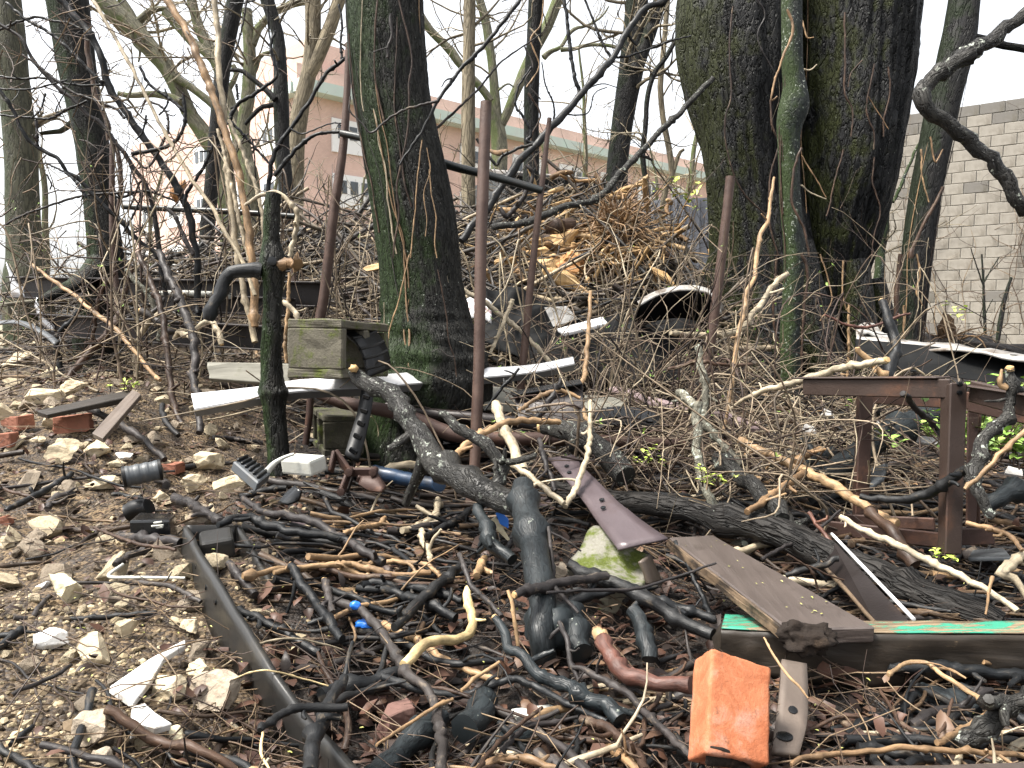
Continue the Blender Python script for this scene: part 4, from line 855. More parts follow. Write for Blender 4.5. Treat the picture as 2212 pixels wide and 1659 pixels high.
# white curved fender with dark hollow below
La, _ = path3(5, '1915,310 1990,262 2080,228 2212,205 2330,215 2420,260 2470,360', 4.6); Lb, _ = path3(5, '1925,330 2000,285 2085,250 2212,230 2325,238 2412,285 2455,390', 4.5)
T = empty('car_fender', La[0], 'curved white car fender lying upside the black hollow at the pile', 'fender')
mb = MB(); ribbon(mb, La, Lb, .012, 26, 4, 0, 0, 0, .02); part('edge', mb, MT['whitedirty'], T)
Lc = Lb + [0, .25, -.16]; mb = MB(); ribbon(mb, Lb + [0, .004, -.003], Lc, .01, 26, 4); part('inner_liner', mb, MT['sheet'], T)
# bag of folded papers by the post
T = empty('paper_stack', PC(5, 880, 380, 4.3), 'pinkish white folded papers stuffed beside the trunk', 'papers')
for k in range(5):
    y = 300 + k * 20; La, _ = path3(5, f'{800 + k * 6},{y} {860},{y - 30} {930},{y - 20} {975},{y + 10}', 4.3 - k * .015); part('sheet', (lambda m: (ribbon(m, La, La + [0.0, -.03, -.05], .006, 10, 2), m)[1])(MB()), MT['pink' if k % 2 else 'white'], T)

# black slotted grille
T = empty('car_grille', PC(5, 1800, 1080, 3.0), 'black plastic car grille with slots lying among the sticks', 'grille')
La, _ = path3(5, '1640,1075 1700,1018 1850,1008 2060,1045', (2.98, 3.0)); Lb, _ = path3(5, '1625,1130 1760,1095 1900,1105 2020,1135', (2.86, 2.86)); mb = MB(); ribbon(mb, La, Lb, .012, 24, 4, 0, 0, 0, .025); part('shell', mb, MT['plastic'], T)
for k in range(9):
    f = .08 + k * .105; ca, cb_ = crom(La, 40), crom(Lb, 40); i = int(f * 39); part('slat', bev(bar8(ca[i] * .15 + cb_[i] * .85 + [0, -.015, .02], ca[i] * .7 + cb_[i] * .3 + [0, -.015, .03], .028, .012), .003, 0, 0, 1, 1), MT['gloss'], T, False)

# ------------------------------------------------------------------ small scrap at the foot of the cut sapling
def ribcan():
    T = empty('metal_can', PC(4, 915, 1405, 2.2), 'crushed dark ribbed can lying on the rubble', 'can')
    a, b = PC(4, 800, 1432, 2.22), PC(4, 1030, 1386, 2.26); ax_ = b - a
    c = [a + ax_ * f for f in np.linspace(0, 1, 25)]; r_ = [.5 * 128 * .336 * 2.24 / F * (1 + .05 * (math.sin(f * 22) > .2)) for f in np.linspace(0, 1, 25)]
    mb = MB(); tube(mb, c, r_, 20, 49, 0, 0); part('body', mb, MT['grayplastic'], T)
    for e in (a, b):
        t = ax_ / np.linalg.norm(ax_); mb = MB(); tube(mb, [e - t * .004, e + t * .004], .5 * 142 * .336 * 2.24 / F, 20, 3, 0, 0); part('rim', mb, MT['plastic'], T)
ribcan()
T = empty('white_box', PC(4, 1955, 1340, 2.34), 'pale grey plastic box at the foot of the cut sapling', 'box')
part('body', bev(bar8(PC(4, 1860, 1345, 2.36), PC(4, 2050, 1360, 2.3), .07, .048, (0, -.15, 1)), .008, 0, 0, 1, 2), MT['palegrey'], T, False)
mb = MB(); tube(mb, *[path3(4, '1680,1470 1700,1420 1760,1350 1830,1305 1890,1285', 2.28)[0]], [.014, .012, .009, .006, .005], 6, 20, 0, .03); solo('plastic_strip', mb, MT['palegrey'], 'whitish curved plastic strip leaning on the pale box', 'strip')
T = empty('battery_tray', PC(4, 1610, 1370, 2.3), 'dark grey slotted plastic tray left of the cut sapling foot', 'tray')
P4 = [PC(4, 1500, 1330, 2.3), PC(4, 1660, 1470, 2.2), PC(4, 1745, 1400, 2.28), PC(4, 1590, 1290, 2.4)]
part('tray', bev(slab8(P4, .03), .004, 0, 0, 1, 1), MT['grayplastic'], T, False)
for k in range(6):
    f = .1 + k * .16; a = np.array(P4[0]) * (1 - f) + np.array(P4[1]) * f; b = np.array(P4[3]) * (1 - f) + np.array(P4[2]) * f; part('slot', bev(bar8(a * .85 + b * .15 + [0, 0, .004], a * .15 + b * .85 + [0, 0, .004], .008, .012), .002, 0, 0, 1, 1), MT['plastic'], T, False)
T = empty('black_box', PC(7, 980, 100, 1.95), 'glossy black plastic case with a pale scratch mark', 'case')
P4 = [PC(7, 830, 68, 2.0), PC(7, 1090, 62, 1.96), PC(7, 1130, 25, 2.1), PC(7, 900, 12, 2.15)]
part('body', bev(slab8(P4, .058), .006, 0, 0, 1, 2), MT['gloss'], T, False)
for k, (a, b) in enumerate((((990, 82), (1040, 76)), ((975, 104), (1050, 96)), ((1005, 112), (1045, 108)))): part('scratch', bev(bar8(PC(7, *a, 1.965), PC(7, *b, 1.955), .004, .0035, (0, -.5, 1)), 0, 0, 0), MT['palegrey'], T, False)
mb = MB(); tube(mb, path3(7, '815,20 880,-10 960,-20', 2.25)[0], .026, 12, 8, 0, .03); solo('pipe_end', mb, MT['plastic'], 'black pipe stub behind the glossy black case', 'pipe')
mb = MB(); ribbon(mb, path3(4, '1790,1600 1850,1530 1900,1490', 1.95)[0], path3(4, '1850,1610 1920,1580 1935,1520', 1.92)[0], .006, 10, 2); solo('plastic_shard', mb, MT['gloss'], 'bent black plastic shard on the leaves right of the flat stones', 'shard')
board('black_board', 4, '240,1005 300,1030 880,905 830,872', [2.75, 2.7, 2.95, 3.0], .02, 'beamwood', 'thin black board lying across the rubble at left', 'board', .004, .004, 2)
board('wood_lath', 4, '590,1150 660,1185 905,900 850,868', [2.5, 2.45, 2.85, 2.9], .018, 'greybar', 'weathered grey slat leaning up from the rubble at left', 'slat', .003, .002, 2)
board('flat_slab', 7, '1700,120 1850,290 2060,290 1800,90', None, .015, 'plastic', 'flat dark shingle under the sticks right of the trough end', 'shingle', .003, .003, 3, lift=(.01, .015, .015, .01))
board('flat_slab', 8, '-450,110 -90,105 230,100 -200,45', None, .015, 'mauve', 'grey flat shingle lying on the leaves behind the trough', 'shingle', .003, .003, 3, lift=(.02, .02, .03, .03))

# ------------------------------------------------------------------ dark plastic trough in the foreground
T = empty('plastic_trough', Gp(650, 1500), 'long dark grey plastic trough with one open side lying in the foreground', 'trough')
tops = '1195,100 1330,340 1500,620 1700,930 1900,1240 2110,1480 2330,1700'; bots = '1178,300 1330,690 1505,1010 1715,1345 1930,1640 2150,1900 2400,2130'
db = [Gd(*disp(7, *map(float, a.split(','))), -.005) for a in bots.split()]
Lt, _ = path3(7, tops, db); Lb, _ = path3(7, bots, db); TRT, TRB = Lt, Lb; mb = MB(); ribbon(mb, Lt, Lb, .011, 40, 4, .003, 2); part('long_side', mb, MT['trough'], T)
for f, t_ in ((.22, .35), (.34, .38), (.41, .33), (.62, .45)): hole(Lt, Lb, 40, f, t_, .0055, .014, T)
dt = db[0]
Le, _ = path3(7, '1200,98 1360,96 1530,97', (dt, dt + .06)); mb = MB(); ribbon(mb, Le, path3(7, '1188,270 1360,262 1535,255', (dt, dt + .06))[0], .01, 10, 3); part('end_wall', mb, MT['trough'], T)
Lr, _ = path3(7, '1530,97 1600,210 1680,350 1765,495', (dt + .06, dt - .22)); mb = MB(); ribbon(mb, Lr, path3(7, '1535,255 1600,380 1670,470 1740,545', (dt + .06, dt - .22))[0], .011, 16, 3); part('short_side', mb, MT['trough'], T)
part('socket', bev(bar8(PC(7, 1390, 178, dt - .02), PC(7, 1400, 262, dt - .1), .075, .05, (0, -.2, 1)), .012, 0, 0, 1, 3), MT['trough'], T, False)

# ------------------------------------------------------------------ brick, strip, plank, green beam
def xbrick(k, corners, d, th, mat, label, rough=.0045, bevel=.006, cuts=6):
    P4 = np.array([PC(k, x, y, dd) for (x, y), dd in zip(corners, d)]); n_ = np.cross(P4[1] - P4[0], P4[3] - P4[0]); n_ /= np.linalg.norm(n_)
    if n_ @ (EYE - P4[0]) < 0: n_ = -n_
    c8 = np.vstack([P4 - n_ * th, P4]); return solo('brick', bev(c8, bevel, cuts, rough, len(label)), MT[mat], label, 'brick', None, True, P4.mean(0) - n_ * th * .5)
bk = xbrick(9, [(165, 1560), (578, 1640), (585, 1010), (205, 885)], [1.04, 1.055, 1.15, 1.135], .058, 'brick', 'bright orange brick standing propped in the right foreground', .0013, .005, 9)
bk.name = 'brick'
# dark solid at its foot, painting the shade of the chipped hollow
T = bk
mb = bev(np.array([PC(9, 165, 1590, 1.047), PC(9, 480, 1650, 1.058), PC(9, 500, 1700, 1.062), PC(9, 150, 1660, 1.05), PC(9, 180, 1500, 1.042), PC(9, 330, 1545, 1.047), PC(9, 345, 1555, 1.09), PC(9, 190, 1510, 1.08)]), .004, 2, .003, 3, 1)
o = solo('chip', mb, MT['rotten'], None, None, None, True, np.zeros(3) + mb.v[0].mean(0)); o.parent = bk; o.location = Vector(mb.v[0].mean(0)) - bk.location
La, _ = path3(9, '650,970 640,1150 610,1400 590,1560', (1.3, 1.12)); Lb, _ = path3(9, '810,1000 818,1180 815,1380 760,1590', (1.3, 1.12))
T = empty('metal_strip', La[-1], 'weathered grey brown strip with two holes right of the orange brick', 'strip'); mb = MB(); ribbon(mb, La, Lb, .009, 20, 4, .002, 1); part('strip', mb, MT['greybar'], T)
hole(La, Lb, 20, .53, .5, .007, .011, T); hole(La, Lb, 20, .82, .36, .0125, .011, T)
# plank
pk = [PC(9, 700, 765, 1.36), PC(9, 1258, 752, 1.37), PC(9, 215, 160, 1.87), PC(9, -70, 172, 1.85)]
P4 = np.array(pk); P4p = P4; T = empty('plank', P4.mean(0), 'wet grey brown plank lying across the green painted beam', 'plank')
part('board', bev(slab8(P4, .03), .003, 6, .0007, 5, 1), MT['plank'], T, False)
e0, e1 = P4[0], P4[3]; n_ = np.cross(P4[1] - P4[0], P4[3] - P4[0]); n_ /= np.linalg.norm(n_); n_ = n_ if n_[2] > 0 else -n_
si = (P4[0] - P4[1]); si /= np.linalg.norm(si)
part('worn_edge', bev(slab8([e0 + si * .006 - n_ * .003, e0 + si * .001 - n_ * .003, e1 + si * .001 - n_ * .003, e1 + si * .006 - n_ * .003], .024), .001, 8, .002, 2, 1), MT['plankedge'], T, False)
V, Tt = rock(4, 77, 5, (.6, .9), .24, (.05, .03, .028)); mb = MB(); mb.add(V + PC(9, 800, 790, 1.36) - [0, 0, .008], None, Tt); part('rotten_corner', mb, MT['rotten'], T, True)
def beam_end(m): return m
bq0, bq1 = PC(9, 265, 765, 1.62), PC(9, 2500, 790, 1.5)
T = empty('green_beam', bq0, 'rotten beam with flaking green paint on top in the right foreground', 'beam')
mid = [PC(9, x, y, d_) for x, y, d_ in ((265, 772, 1.46), (700, 795, 1.42), (1250, 806, 1.38), (1800, 806, 1.36), (2520, 806, 1.34))]
mid = np.array(mid); back = np.array([PC(9, x, y, d_) for x, y, d_ in ((290, 676, 1.56), (700, 694, 1.51), (1250, 722, 1.46), (1800, 728, 1.44), (2520, 730, 1.42))])
low = mid - np.array([[0, -.004, .075], [0, -.004, .09], [0, -.004, .1], [0, -.004, .085], [0, -.004, .08]])
mb = MB(); n = 70; A, B, C_ = crom(back, n), crom(mid, n), crom(low, n); D_ = A - [0, 0, .09]
rows = []
for f in np.linspace(0, 1, 8): rows.append(A * (1 - f) + B * f)
for f in np.linspace(.12, 1, 8): rows.append(B * (1 - f) + C_ * f)
rows.append(D_); G_ = np.stack(rows, 1); m_ = G_.shape[1]
nz = fbm(G_.reshape(-1, 3) * [9, 60, 60], 4, 8).reshape(n, m_); G_[:, 1:-1] += np.array([0, -.005, .003]) * nz[:, 1:-1, None]
i, j = np.meshgrid(np.arange(n - 1), np.arange(m_), indexing='ij'); i = i.ravel(); j = j.ravel(); j2 = (j + 1) % m_
mb.add(G_.reshape(-1, 3), np.stack([i * m_ + j, i * m_ + j2, (i + 1) * m_ + j2, (i + 1) * m_ + j], 1))
c0_ = G_[0].mean(0) + [-.02, 0, 0]; mb.add(np.vstack([G_[0], c0_]), None, [[k, m_, (k + 1) % m_] for k in range(m_)])
part('timber', mb, MT['beamwood'], T)
mb = MB(); ribbon(mb, A + (B - A) * .03 + [0, 0, .004], B + (A - B) * .04 + [0, 0, .004], .002, n, 8, .002, 3); part('painted_top', mb, MT['flaking'], T)

# brown folded panel with a bright edge
P4 = np.array([PC(9, 1260, 735, 1.5), PC(9, 1488, 728, 1.47), PC(9, 965, 172, 1.98), PC(9, 862, 282, 2.0)])
T = empty('sheet_metal', P4.mean(0), 'brown sheet panel with a bright white edge sloping behind the plank', 'panel'); part('sheet', bev(slab8(P4, .006), .001, 0, 0, 1, 1), MT['steel_dark'], T, False)
mb = MB(); tube(mb, [P4[1] + [.004, 0, .008], (P4[1] + P4[2]) / 2 + [.004, 0, .008], P4[2] + [.004, 0, .008]], .004, 6, 10, 0, 0); part('edge_trim', mb, MT['white'], T)
mb = MB(); tube(mb, [P4[0] + [-.003, 0, .004], (P4[0] + P4[3]) / 2 + [-.003, 0, .003], P4[3] + [-.003, 0, .004]], .004, 6, 10, 0, .3); part('chipped_edge', mb, MT['plankedge'], T)
# mauve metal strip
La, _ = path3(5, '1335,1318 1440,1440 1560,1580 1660,1720 1790,1900', (2.3, 1.78)); Lb, _ = path3(5, '1505,1298 1590,1390 1720,1520 1850,1650 2110,1840', (2.32, 1.8)); T = empty('metal_strip', La[0], 'mauve sheet metal strip with holes sloping down to the mossy tile', 'strip')
mb = MB(); ribbon(mb, La, Lb, .006, 24, 4, .006, 3); part('strip', mb, MT['mauve'], T)
for f, t_ in ((.15, .4), (.23, .3), (.58, .55), (.66, .4)): hole(La, Lb, 24, f, t_, .007, .014, T)
# mossy half-round tile
La, _ = path3(8, '1500,325 1545,250 1590,170 1640,112 1720,140 1830,205 1900,240 1985,285', [1.85, 1.87, 1.9, 1.92, 1.9, 1.87, 1.86, 1.84]); Lb, _ = path3(8, '1475,350 1560,400 1640,430 1720,450 1800,475 1850,490 1900,490 1955,470', [1.72, 1.7, 1.69, 1.69, 1.68, 1.68, 1.69, 1.7])
mb = MB(); ribbon(mb, La, Lb, .016, 40, 12, .014, 7, 0, .03); T = solo('mossy_tile', mb, MT['mossstone'], 'mossy curled fibrous tile by the lower end of the mauve strip', 'tile')
mb = MB(); ribbon(mb, path3(8, '1990,285 2020,370 2060,455', 1.84)[0], path3(8, '1930,330 1960,400 1985,480', 1.74)[0], .01, 12, 3); part('curled_side', mb, MT['greybar'], T)

# ------------------------------------------------------------------ rusty table frame at right
T = empty('metal_table', P(2064, 1193, 1.96), 'rusty angle iron frame on legs at the right', 'frame')
def fr(name, p0, p1, w_, h_, mat='rust', up=(0, 0, 1)): return part(name, bev(bar8(p0, p1, w_, h_, up), .003, 0, 0, 1, 1), MT[mat], T, False)
tl, tr_ = PC(6, 795, 855, 2.42), PC(6, 1740, 865, 1.97); fr('front_rail', tl, tr_, .012, .05, 'tablesteel'); fr('front_rail_flange', tl + [0, .035, .026], tr_ + [0, .035, .026], .06, .006, 'tablesteel')
fr('back_rail', PC(6, 1240, 912, 2.5), PC(6, 1890, 945, 2.15), .012, .05)
fr('side_rail', PC(6, 1868, 880, 1.97), PC(6, 2400, 1010, 1.72), .012, .055, 'tablesteel'); fr('side_rail_flange', PC(6, 1868, 845, 1.97), PC(6, 2400, 925, 1.72), .05, .006, 'tablesteel')
fr('back_side_rail', PC(6, 1860, 965, 2.1), PC(6, 2400, 1080, 1.95), .012, .04)
fr('leg', PC(6, 1790, 828, 1.95), PC(6, 1755, 1930, 1.95), .043, .006, 'tablesteel', (0, 1, 0)); fr('leg_flange', PC(6, 1712, 832, 1.98), PC(6, 1690, 1925, 1.98), .006, .046, 'tablesteel', (0, 1, 0))
fr('leg', PC(6, 1200, 905, 2.32), PC(6, 1165, 1745, 2.32), .04, .006, 'rust', (0, 1, 0)); fr('leg_flange', PC(6, 1160, 905, 2.345), PC(6, 1130, 1740, 2.345), .006, .045, 'rust', (0, 1, 0))
fr('leg', PC(6, 1882, 1000, 2.12), PC(6, 1870, 1760, 2.12), .03, .006, 'rust', (0, 1, 0)); fr('leg_flange', PC(6, 1905, 1000, 2.145), PC(6, 1896, 1750, 2.145), .006, .045, 'rust', (0, 1, 0))
fr('lower_rail', PC(9, 940, 110, 2.25), PC(9, 1690, 195, 2.0), .01, .04); fr('lower_rail', PC(9, 1000, 60, 2.35), PC(9, 1640, 90, 2.15), .01, .035); fr('lower_rail', PC(9, 1790, 170, 2.02), PC(9, 2020, 165, 2.0), .01, .045)
for (x, y, d_) in ((1796, 835, 1.945), (1794, 890, 1.945)):
    mb = MB(); c = PC(6, x, y, d_); tube(mb, [c + [0, -.006, 0], c + [0, .004, 0]], .006, 8, 3, 0, 0); part('bolt', mb, MT['gloss'], T)

# black sheet with a white upper edge behind the frame
P4 = [PC(6, 1120, 700, 3.9), PC(6, 2900, 960, 3.0), PC(6, 2900, 720, 3.15), PC(6, 1130, 545, 4.0)]
f = np.array(P4); T = empty('car_scrap', f[0], 'big black car body panel with a white upper edge at right', 'car panel')
c8 = np.vstack([f, f + [.02, .05, 0]]); part('panel', bev(c8[[0, 1, 5, 4, 3, 2, 6, 7]], .004, 0, 0, 1, 1), MT['sheet'], T, False)
mb = MB(); La, _ = path3(6, '1130,490 1250,505 1400,548 1560,575 1800,590 2212,655 2900,760', [4.25, 4.2, 4.1, 4.0, 3.75, 3.45, 3.1]); Lb, _ = path3(6, '1135,545 1260,560 1400,580 1560,612 1800,620 2212,690 2900,790', [4.0, 3.95, 3.85, 3.75, 3.55, 3.3, 3.0]); ribbon(mb, La, Lb, .012, 30, 3, .008, 2); part('rim', mb, MT['whitedirty'], T)
mb = MB(); ribbon(mb, path3(6, '1140,475 1200,460 1290,490 1370,520', 4.3)[0], path3(6, '1140,520 1210,530 1290,545 1360,570', 4.05)[0], .01, 16, 5, .03, 5); solo('white_sheet', mb, MT['whitedirty'], 'crumpled white plastic sheet on the black car panel behind the dark tree', 'sheet')
for k, (x, y, a, b, lab) in enumerate(((950, 1000, 80, 30, 'white plastic scrap left of the frame under the dark log'), (1250, 1075, 90, 26, 'white broken plastic strip behind the rusty frame leg'), (1600, 1180, 170, 26, 'white slotted plastic trim under the frame'), (830, 1110, 90, 24, 'white plastic sliver before the slender grey tree foot'), (2150, 1380, 120, 26, 'white plastic strip in the sticks at the right edge'))):
    upright('plastic_scrap', 6, f'{x - a // 2},{y + b} {x + a // 2},{y + b + 20} {x + a // 2 - 10},{y} {x - a // 2 + 20},{y - 20}', [2.75 - .05 * k] * 2 + [2.8 - .05 * k] * 2, .01, 'whitedirty', lab, 'plastic scrap', .002, .003, 1)
upright('grey_plastic', 6, '1215,1500 1300,1440 1330,1340 1230,1370', [2.3, 2.3, 2.4, 2.4], .012, 'grayplastic', 'bluish grey plastic pipe half behind the rusty frame leg', 'plastic scrap', .004)
board('flat_scrap', 9, '1850,305 2130,300 2080,240 1880,255', [1.98, 1.9, 2.1, 2.1], .01, 'grayplastic', 'flat grey plastic scrap on the ground right of the frame leg', 'plastic scrap')
board('edge_board', 9, '560,1690 2350,1720 2320,1628 720,1648', [.97, .97, 1.03, 1.03], .03, 'plank', 'weathered board along the bottom edge at right', 'board', .003, .003, 4)
board('red_scrap', 5, '1260,1590 1400,1640 1330,1560 1270,1560', None, .01, 'mauve', 'small mauve scrap beside the fork log', 'scrap', .002, lift=(.04,) * 4)
# ------------------------------------------------------------------ logs and branches lying about (each its own thing)
_nb = [0]
def B(label, k, s, w, mat, d=None, name='branch', cat='branch', lift=None, sides=9, wob=.0, knots=2, tip=None, rough=.1, group=None, par=None):
    """w = width(s) in crop px; d depth(s); without d the branch lies on the ground"""
    _nb[0] += 1; w = w if hasattr(w, '__len__') else [w, w]
    pp = pts_of(k, s); sc = .336 if k else 1.0
    if d is None:
        ds = []
        rm = np.mean(w) * sc / 2 / F * 1.6
        for i, (u, v) in enumerate(pp):
            l = (lift[0] + (lift[1] - lift[0]) * i / max(1, len(pp) - 1)) if lift is not None and hasattr(lift, '__len__') else (lift if lift is not None else .012 + .05 * ((_nb[0] * 37) % 10) / 10)
            g = Gd(u, v, l + rm); ds.append(g if g and g < 7 else (ds[-1] if ds else 3.0))
        ds = np.array(ds)
        for _ in range(2): ds[1:-1] = .25 * ds[:-2] + .5 * ds[1:-1] + .25 * ds[2:]
    else: ds = np.linspace(d[0], d[1], len(pp)) if isinstance(d, tuple) else (np.full(len(pp), float(d)) if np.isscalar(d) else np.asarray(d, float))
    p = np.array([P(u, v, e) for (u, v), e in zip(pp, ds)])
    ww = np.interp(np.linspace(0, 1, len(p)), np.linspace(0, 1, len(w)), w); r = .5 * ww * sc * ds / F
    L = np.linalg.norm(np.diff(p, axis=0), axis=1).sum()
    mb = MB(); c, rr = tube(mb, p, r, sides, int(np.clip(L / max(.9 * r.mean(), .006), 8, 90)), wob, rough, _nb[0], True, 0, bark_disp(.0025, 3.5, 7, _nb[0]) if name == 'log' or label.startswith('long dark log') else None, knots)
    o = part(name, mb, MT[mat], par) if par is not None else solo(name, mb, MT[mat], label, cat, group, True, c[0])
    if name in ('branch', 'limb', 'root') and r.mean() > .0035 and len(c) > 8:
        r2 = np.random.RandomState(_nb[0]); wpos = Vector(c[0]) if par is None else o.location + par.location
        for q in range(r2.randint(1, 4)):
            i = r2.randint(2, len(c) - 2); t = c[i + 1] - c[i]; t /= np.linalg.norm(t); a = r2.normal(size=3); a -= t * (a @ t); a /= np.linalg.norm(a); a[2] *= .45; a = a + t * r2.uniform(-.3, .9); a /= np.linalg.norm(a)
            Ls = r2.choice([rr[i] * 2.6, rr[i] * 4, .03 + .05 * r2.rand()]); m2 = MB(); r0 = rr[i] * r2.uniform(.3, .6); tube(m2, [c[i], c[i] + a * (rr[i] + Ls * .5), c[i] + a * (rr[i] + Ls) + r2.normal(size=3) * Ls * .2], [r0 * 1.15, r0, r0 * .7], 7, 7, 0, .15, q)
            qo = bpy.data.objects.new('stub', m2.mesh('stub', MT[mat], True, c[i])); COL.objects.link(qo); qo.parent = o; qo.location = Vector(c[i]) - wpos
    if tip:
        for e in tip:
            mb = MB(); i = 0 if e == 0 else len(c) - 1; t = c[0] - c[1] if e == 0 else c[-1] - c[-2]; t /= np.linalg.norm(t)
            tube(mb, [c[i] - t * rr[i] * .3, c[i] + t * rr[i] * .5], [rr[i] * .92, rr[i] * .7], 9, 3, 0, .15, e)
            q = bpy.data.objects.new('cut_end', mb.mesh('cut_end', MT['cutwood'], True, c[i])); COL.objects.link(q); q.parent = o
            if par is None: q.location = Vector(c[i] - c[0])
            else: q.location = Vector(c[i]) - o.location - par.location
    return o, c, rr

# the big forked log from the cinder block down to the foreground
T = empty('forked_log', P(1150, 1400, 1.45), 'big dark forked log running from the cinder block down into the foreground', 'log')
B('', 5, '75,745 120,790 200,835 330,890 400,1000 480,1120 560,1260 650,1370 780,1440 900,1510 1050,1590 1190,1655', [60, 100, 105, 115, 120, 130, 150, 165, 160, 165, 165, 150], 'loglich', [2.42, 2.42, 2.4, 2.36, 2.3, 2.25, 2.2, 2.12, 2.06, 2.0, 1.94, 1.9], 'limb', par=T, sides=22, knots=6, rough=.09)
B('', 5, '1180,1480 1185,1560 1195,1640 1215,1750 1240,1900 1290,2100 1290,2350 1300,2520 1320,2720', [130, 160, 180, 185, 185, 185, 178, 170, 165], 'log', [1.93, 1.9, 1.85, 1.79, 1.71, 1.6, 1.5, 1.46, 1.5], 'trunk', par=T, sides=26, knots=3, rough=.05)
mb = MB(); V, Tt = rock(3, 5, 3, (.7, .95), .2, (.05, .05, .045)); mb.add(V + PC(8, 1360, 720, 1.52), None, Tt); part('knot', mb, MT['log'], T)
B('', 8, '1330,740 1400,660 1500,590 1640,545 1760,520', [80, 90, 75, 60, 40], 'dark', (1.52, 1.6), 'limb', par=T)
mb = MB(); V, Tt = rock(2, 8, 5, (.6, .9), .3, (.016, .014, .012)); mb.add(V + PC(5, 92, 735, 2.4), None, Tt); part('broken_end', mb, MT['cutwood'], T)
B('long lichen grey branch curving down right of the forked log head', 5, '640,1025 700,1060 760,1115 880,1190 960,1250 1030,1370 1010,1460 980,1500', [45, 60, 70, 75, 80, 85, 75], 'loglich', (2.1, 2.0), sides=14)
B('dark curved limb joining the forked log from behind at its left', 8, '890,-20 915,60 940,130 1010,240 1110,320', [80, 85, 90, 80], 'log', (1.98, 1.82), sides=14)
B('tan sawn stick bridging behind the fork of the log', 5, '725,1350 745,1300 790,1250 900,1160 1050,1090 1200,1070 1410,1080', [40, 48, 44, 40], 'tan', (2.08, 2.4), tip=(1,))
B('thick tan stick standing aslant behind the fork', 5, '1005,965 1050,1100 1110,1230 1180,1390', [62, 66, 70], 'paletan', (2.4, 2.15), sides=12, tip=(0,))
B('tan stick running down right from the slanting tan stick', 5, '1055,1325 1180,1400 1290,1480 1440,1605', [44, 40, 36], 'paletan', (2.15, 1.98))
B('rough tan twig arched over the brown steel plate', 5, '1150,1005 1230,950 1340,890 1440,882 1545,925', [24, 28, 22], 'tan', 2.7, knots=5)
B('purplish grey crooked branch in front of the brown steel plate', 5, '1180,1070 1270,1045 1320,980 1330,960 1390,890 1425,800', [44, 46, 40, 30], 'grey', (2.62, 2.72), knots=5)
B('black twig pointing at the galvanised channel end', 5, '935,1005 1010,900 1080,820 1155,735', [16, 26, 16], 'dark', 2.7)
B('stout grey brown log arching behind the mauve strip', 5, '1300,1110 1400,1112 1490,1135 1640,1225 1760,1330 1840,1430', [95, 125, 135, 140, 125], 'loglich', (2.52, 2.3), 'log', 'log', sides=18, tip=(0,))
B('grey stick leaning beside the head of the mauve strip', 5, '1285,1190 1310,1300 1390,1520', [30, 36, 30], 'grey', (2.3, 2.1))
B('straight pale tan pole slanting behind both posts', 5, '770,210 960,330 1060,410 1180,510 1330,670 1455,835', [34, 34, 32, 30], 'paletan', (3.55, 3.5), tip=(0,))
B('short pale stick crossing the straight tan pole', 5, '1110,290 1060,420 970,635', [26, 26, 22], 'paletan', 3.3)
B('tan upright stick right of the cream panel', 5, '1610,240 1600,500 1580,750 1540,870 1560,980 1600,1085', [24, 30, 32, 36, 30], 'tan', (3.2, 2.8))
B('pale peeled stick standing before the stout grey log', 5, '1612,945 1605,1150 1595,1270 1530,1480 1450,1625', [26, 36, 38, 36], 'paletan', (2.35, 1.98))
# middle right
B('grey branch rising from the lone post to the slender tree', 6, '-60,505 60,520 200,520 330,500 410,468 470,380 530,310 620,175 690,128', [30, 44, 44, 40, 38, 30], 'paletan', (3.45, 4.2), knots=5)
B('thick tan brown branch reaching left over the frame rail', 6, '1330,680 1180,712 1030,732 900,772 720,832 560,868 430,925 330,990', [44, 46, 46, 42, 30, 20], 'paletan', (2.35, 2.75), knots=5, tip=(0,))
B('thin branch crossing the foot of the lone rusty post', 6, '-80,740 0,720 110,690 300,712 465,708', [24, 26, 20], 'brown', 3.0)
B('short whitish lichen stick left of the lone rusty post', 6, '110,590 140,740 165,900 150,1090', [40, 48, 44], 'lichen', (2.7, 2.6), knots=4)
B('long whitish lichen branch bending down to the plank', 6, '-10,890 40,925 85,970 110,1150 115,1330 165,1500 225,1660 260,1760 330,1850 420,1865', [50, 56, 60, 58, 56, 44], 'lichen', (2.55, 2.12), sides=12, knots=5)
B('lichen spotted branch slanting right from the lichen stick', 6, '150,1100 250,1195 330,1290 400,1360', [50, 54, 46], 'lichen', (2.6, 2.45), knots=4)
B('long tan log slanting down across the middle right', 6, '380,1195 560,1280 730,1352 860,1422 1000,1500 1130,1575 1270,1670 1400,1730', [46, 56, 62, 66, 60, 50], 'tan', (2.6, 2.05), 'branch', sides=12, knots=4)
B('tan forked prong standing on the long tan log', 6, '745,1335 820,1280 900,1250', [50, 44, 36], 'tan', (2.42, 2.5), tip=(1,))
B('tan branch crossing below the long tan log', 6, '430,1659 600,1540 720,1460 800,1400', [44, 50, 44], 'tan', (2.05, 2.35))
B('thick black log leaning up behind the rusty frame legs', 6, '880,1440 1000,1390 1120,1320 1300,1190 1480,1100 1600,1040 1720,985', [120, 150, 165, 160, 140, 130], 'log', (2.5, 2.75), 'log', 'log', sides=20, rough=.05)
B('thin black limb under the thick black log', 6, '690,1430 830,1340 985,1268', [70, 80, 70], 'log', (2.55, 2.75))
B('old split log lying left of the long tan log', 6, '240,1300 330,1390 450,1480 560,1580 660,1700', [90, 110, 115, 110], 'loglich', (2.4, 2.05), 'log', 'log', sides=16)
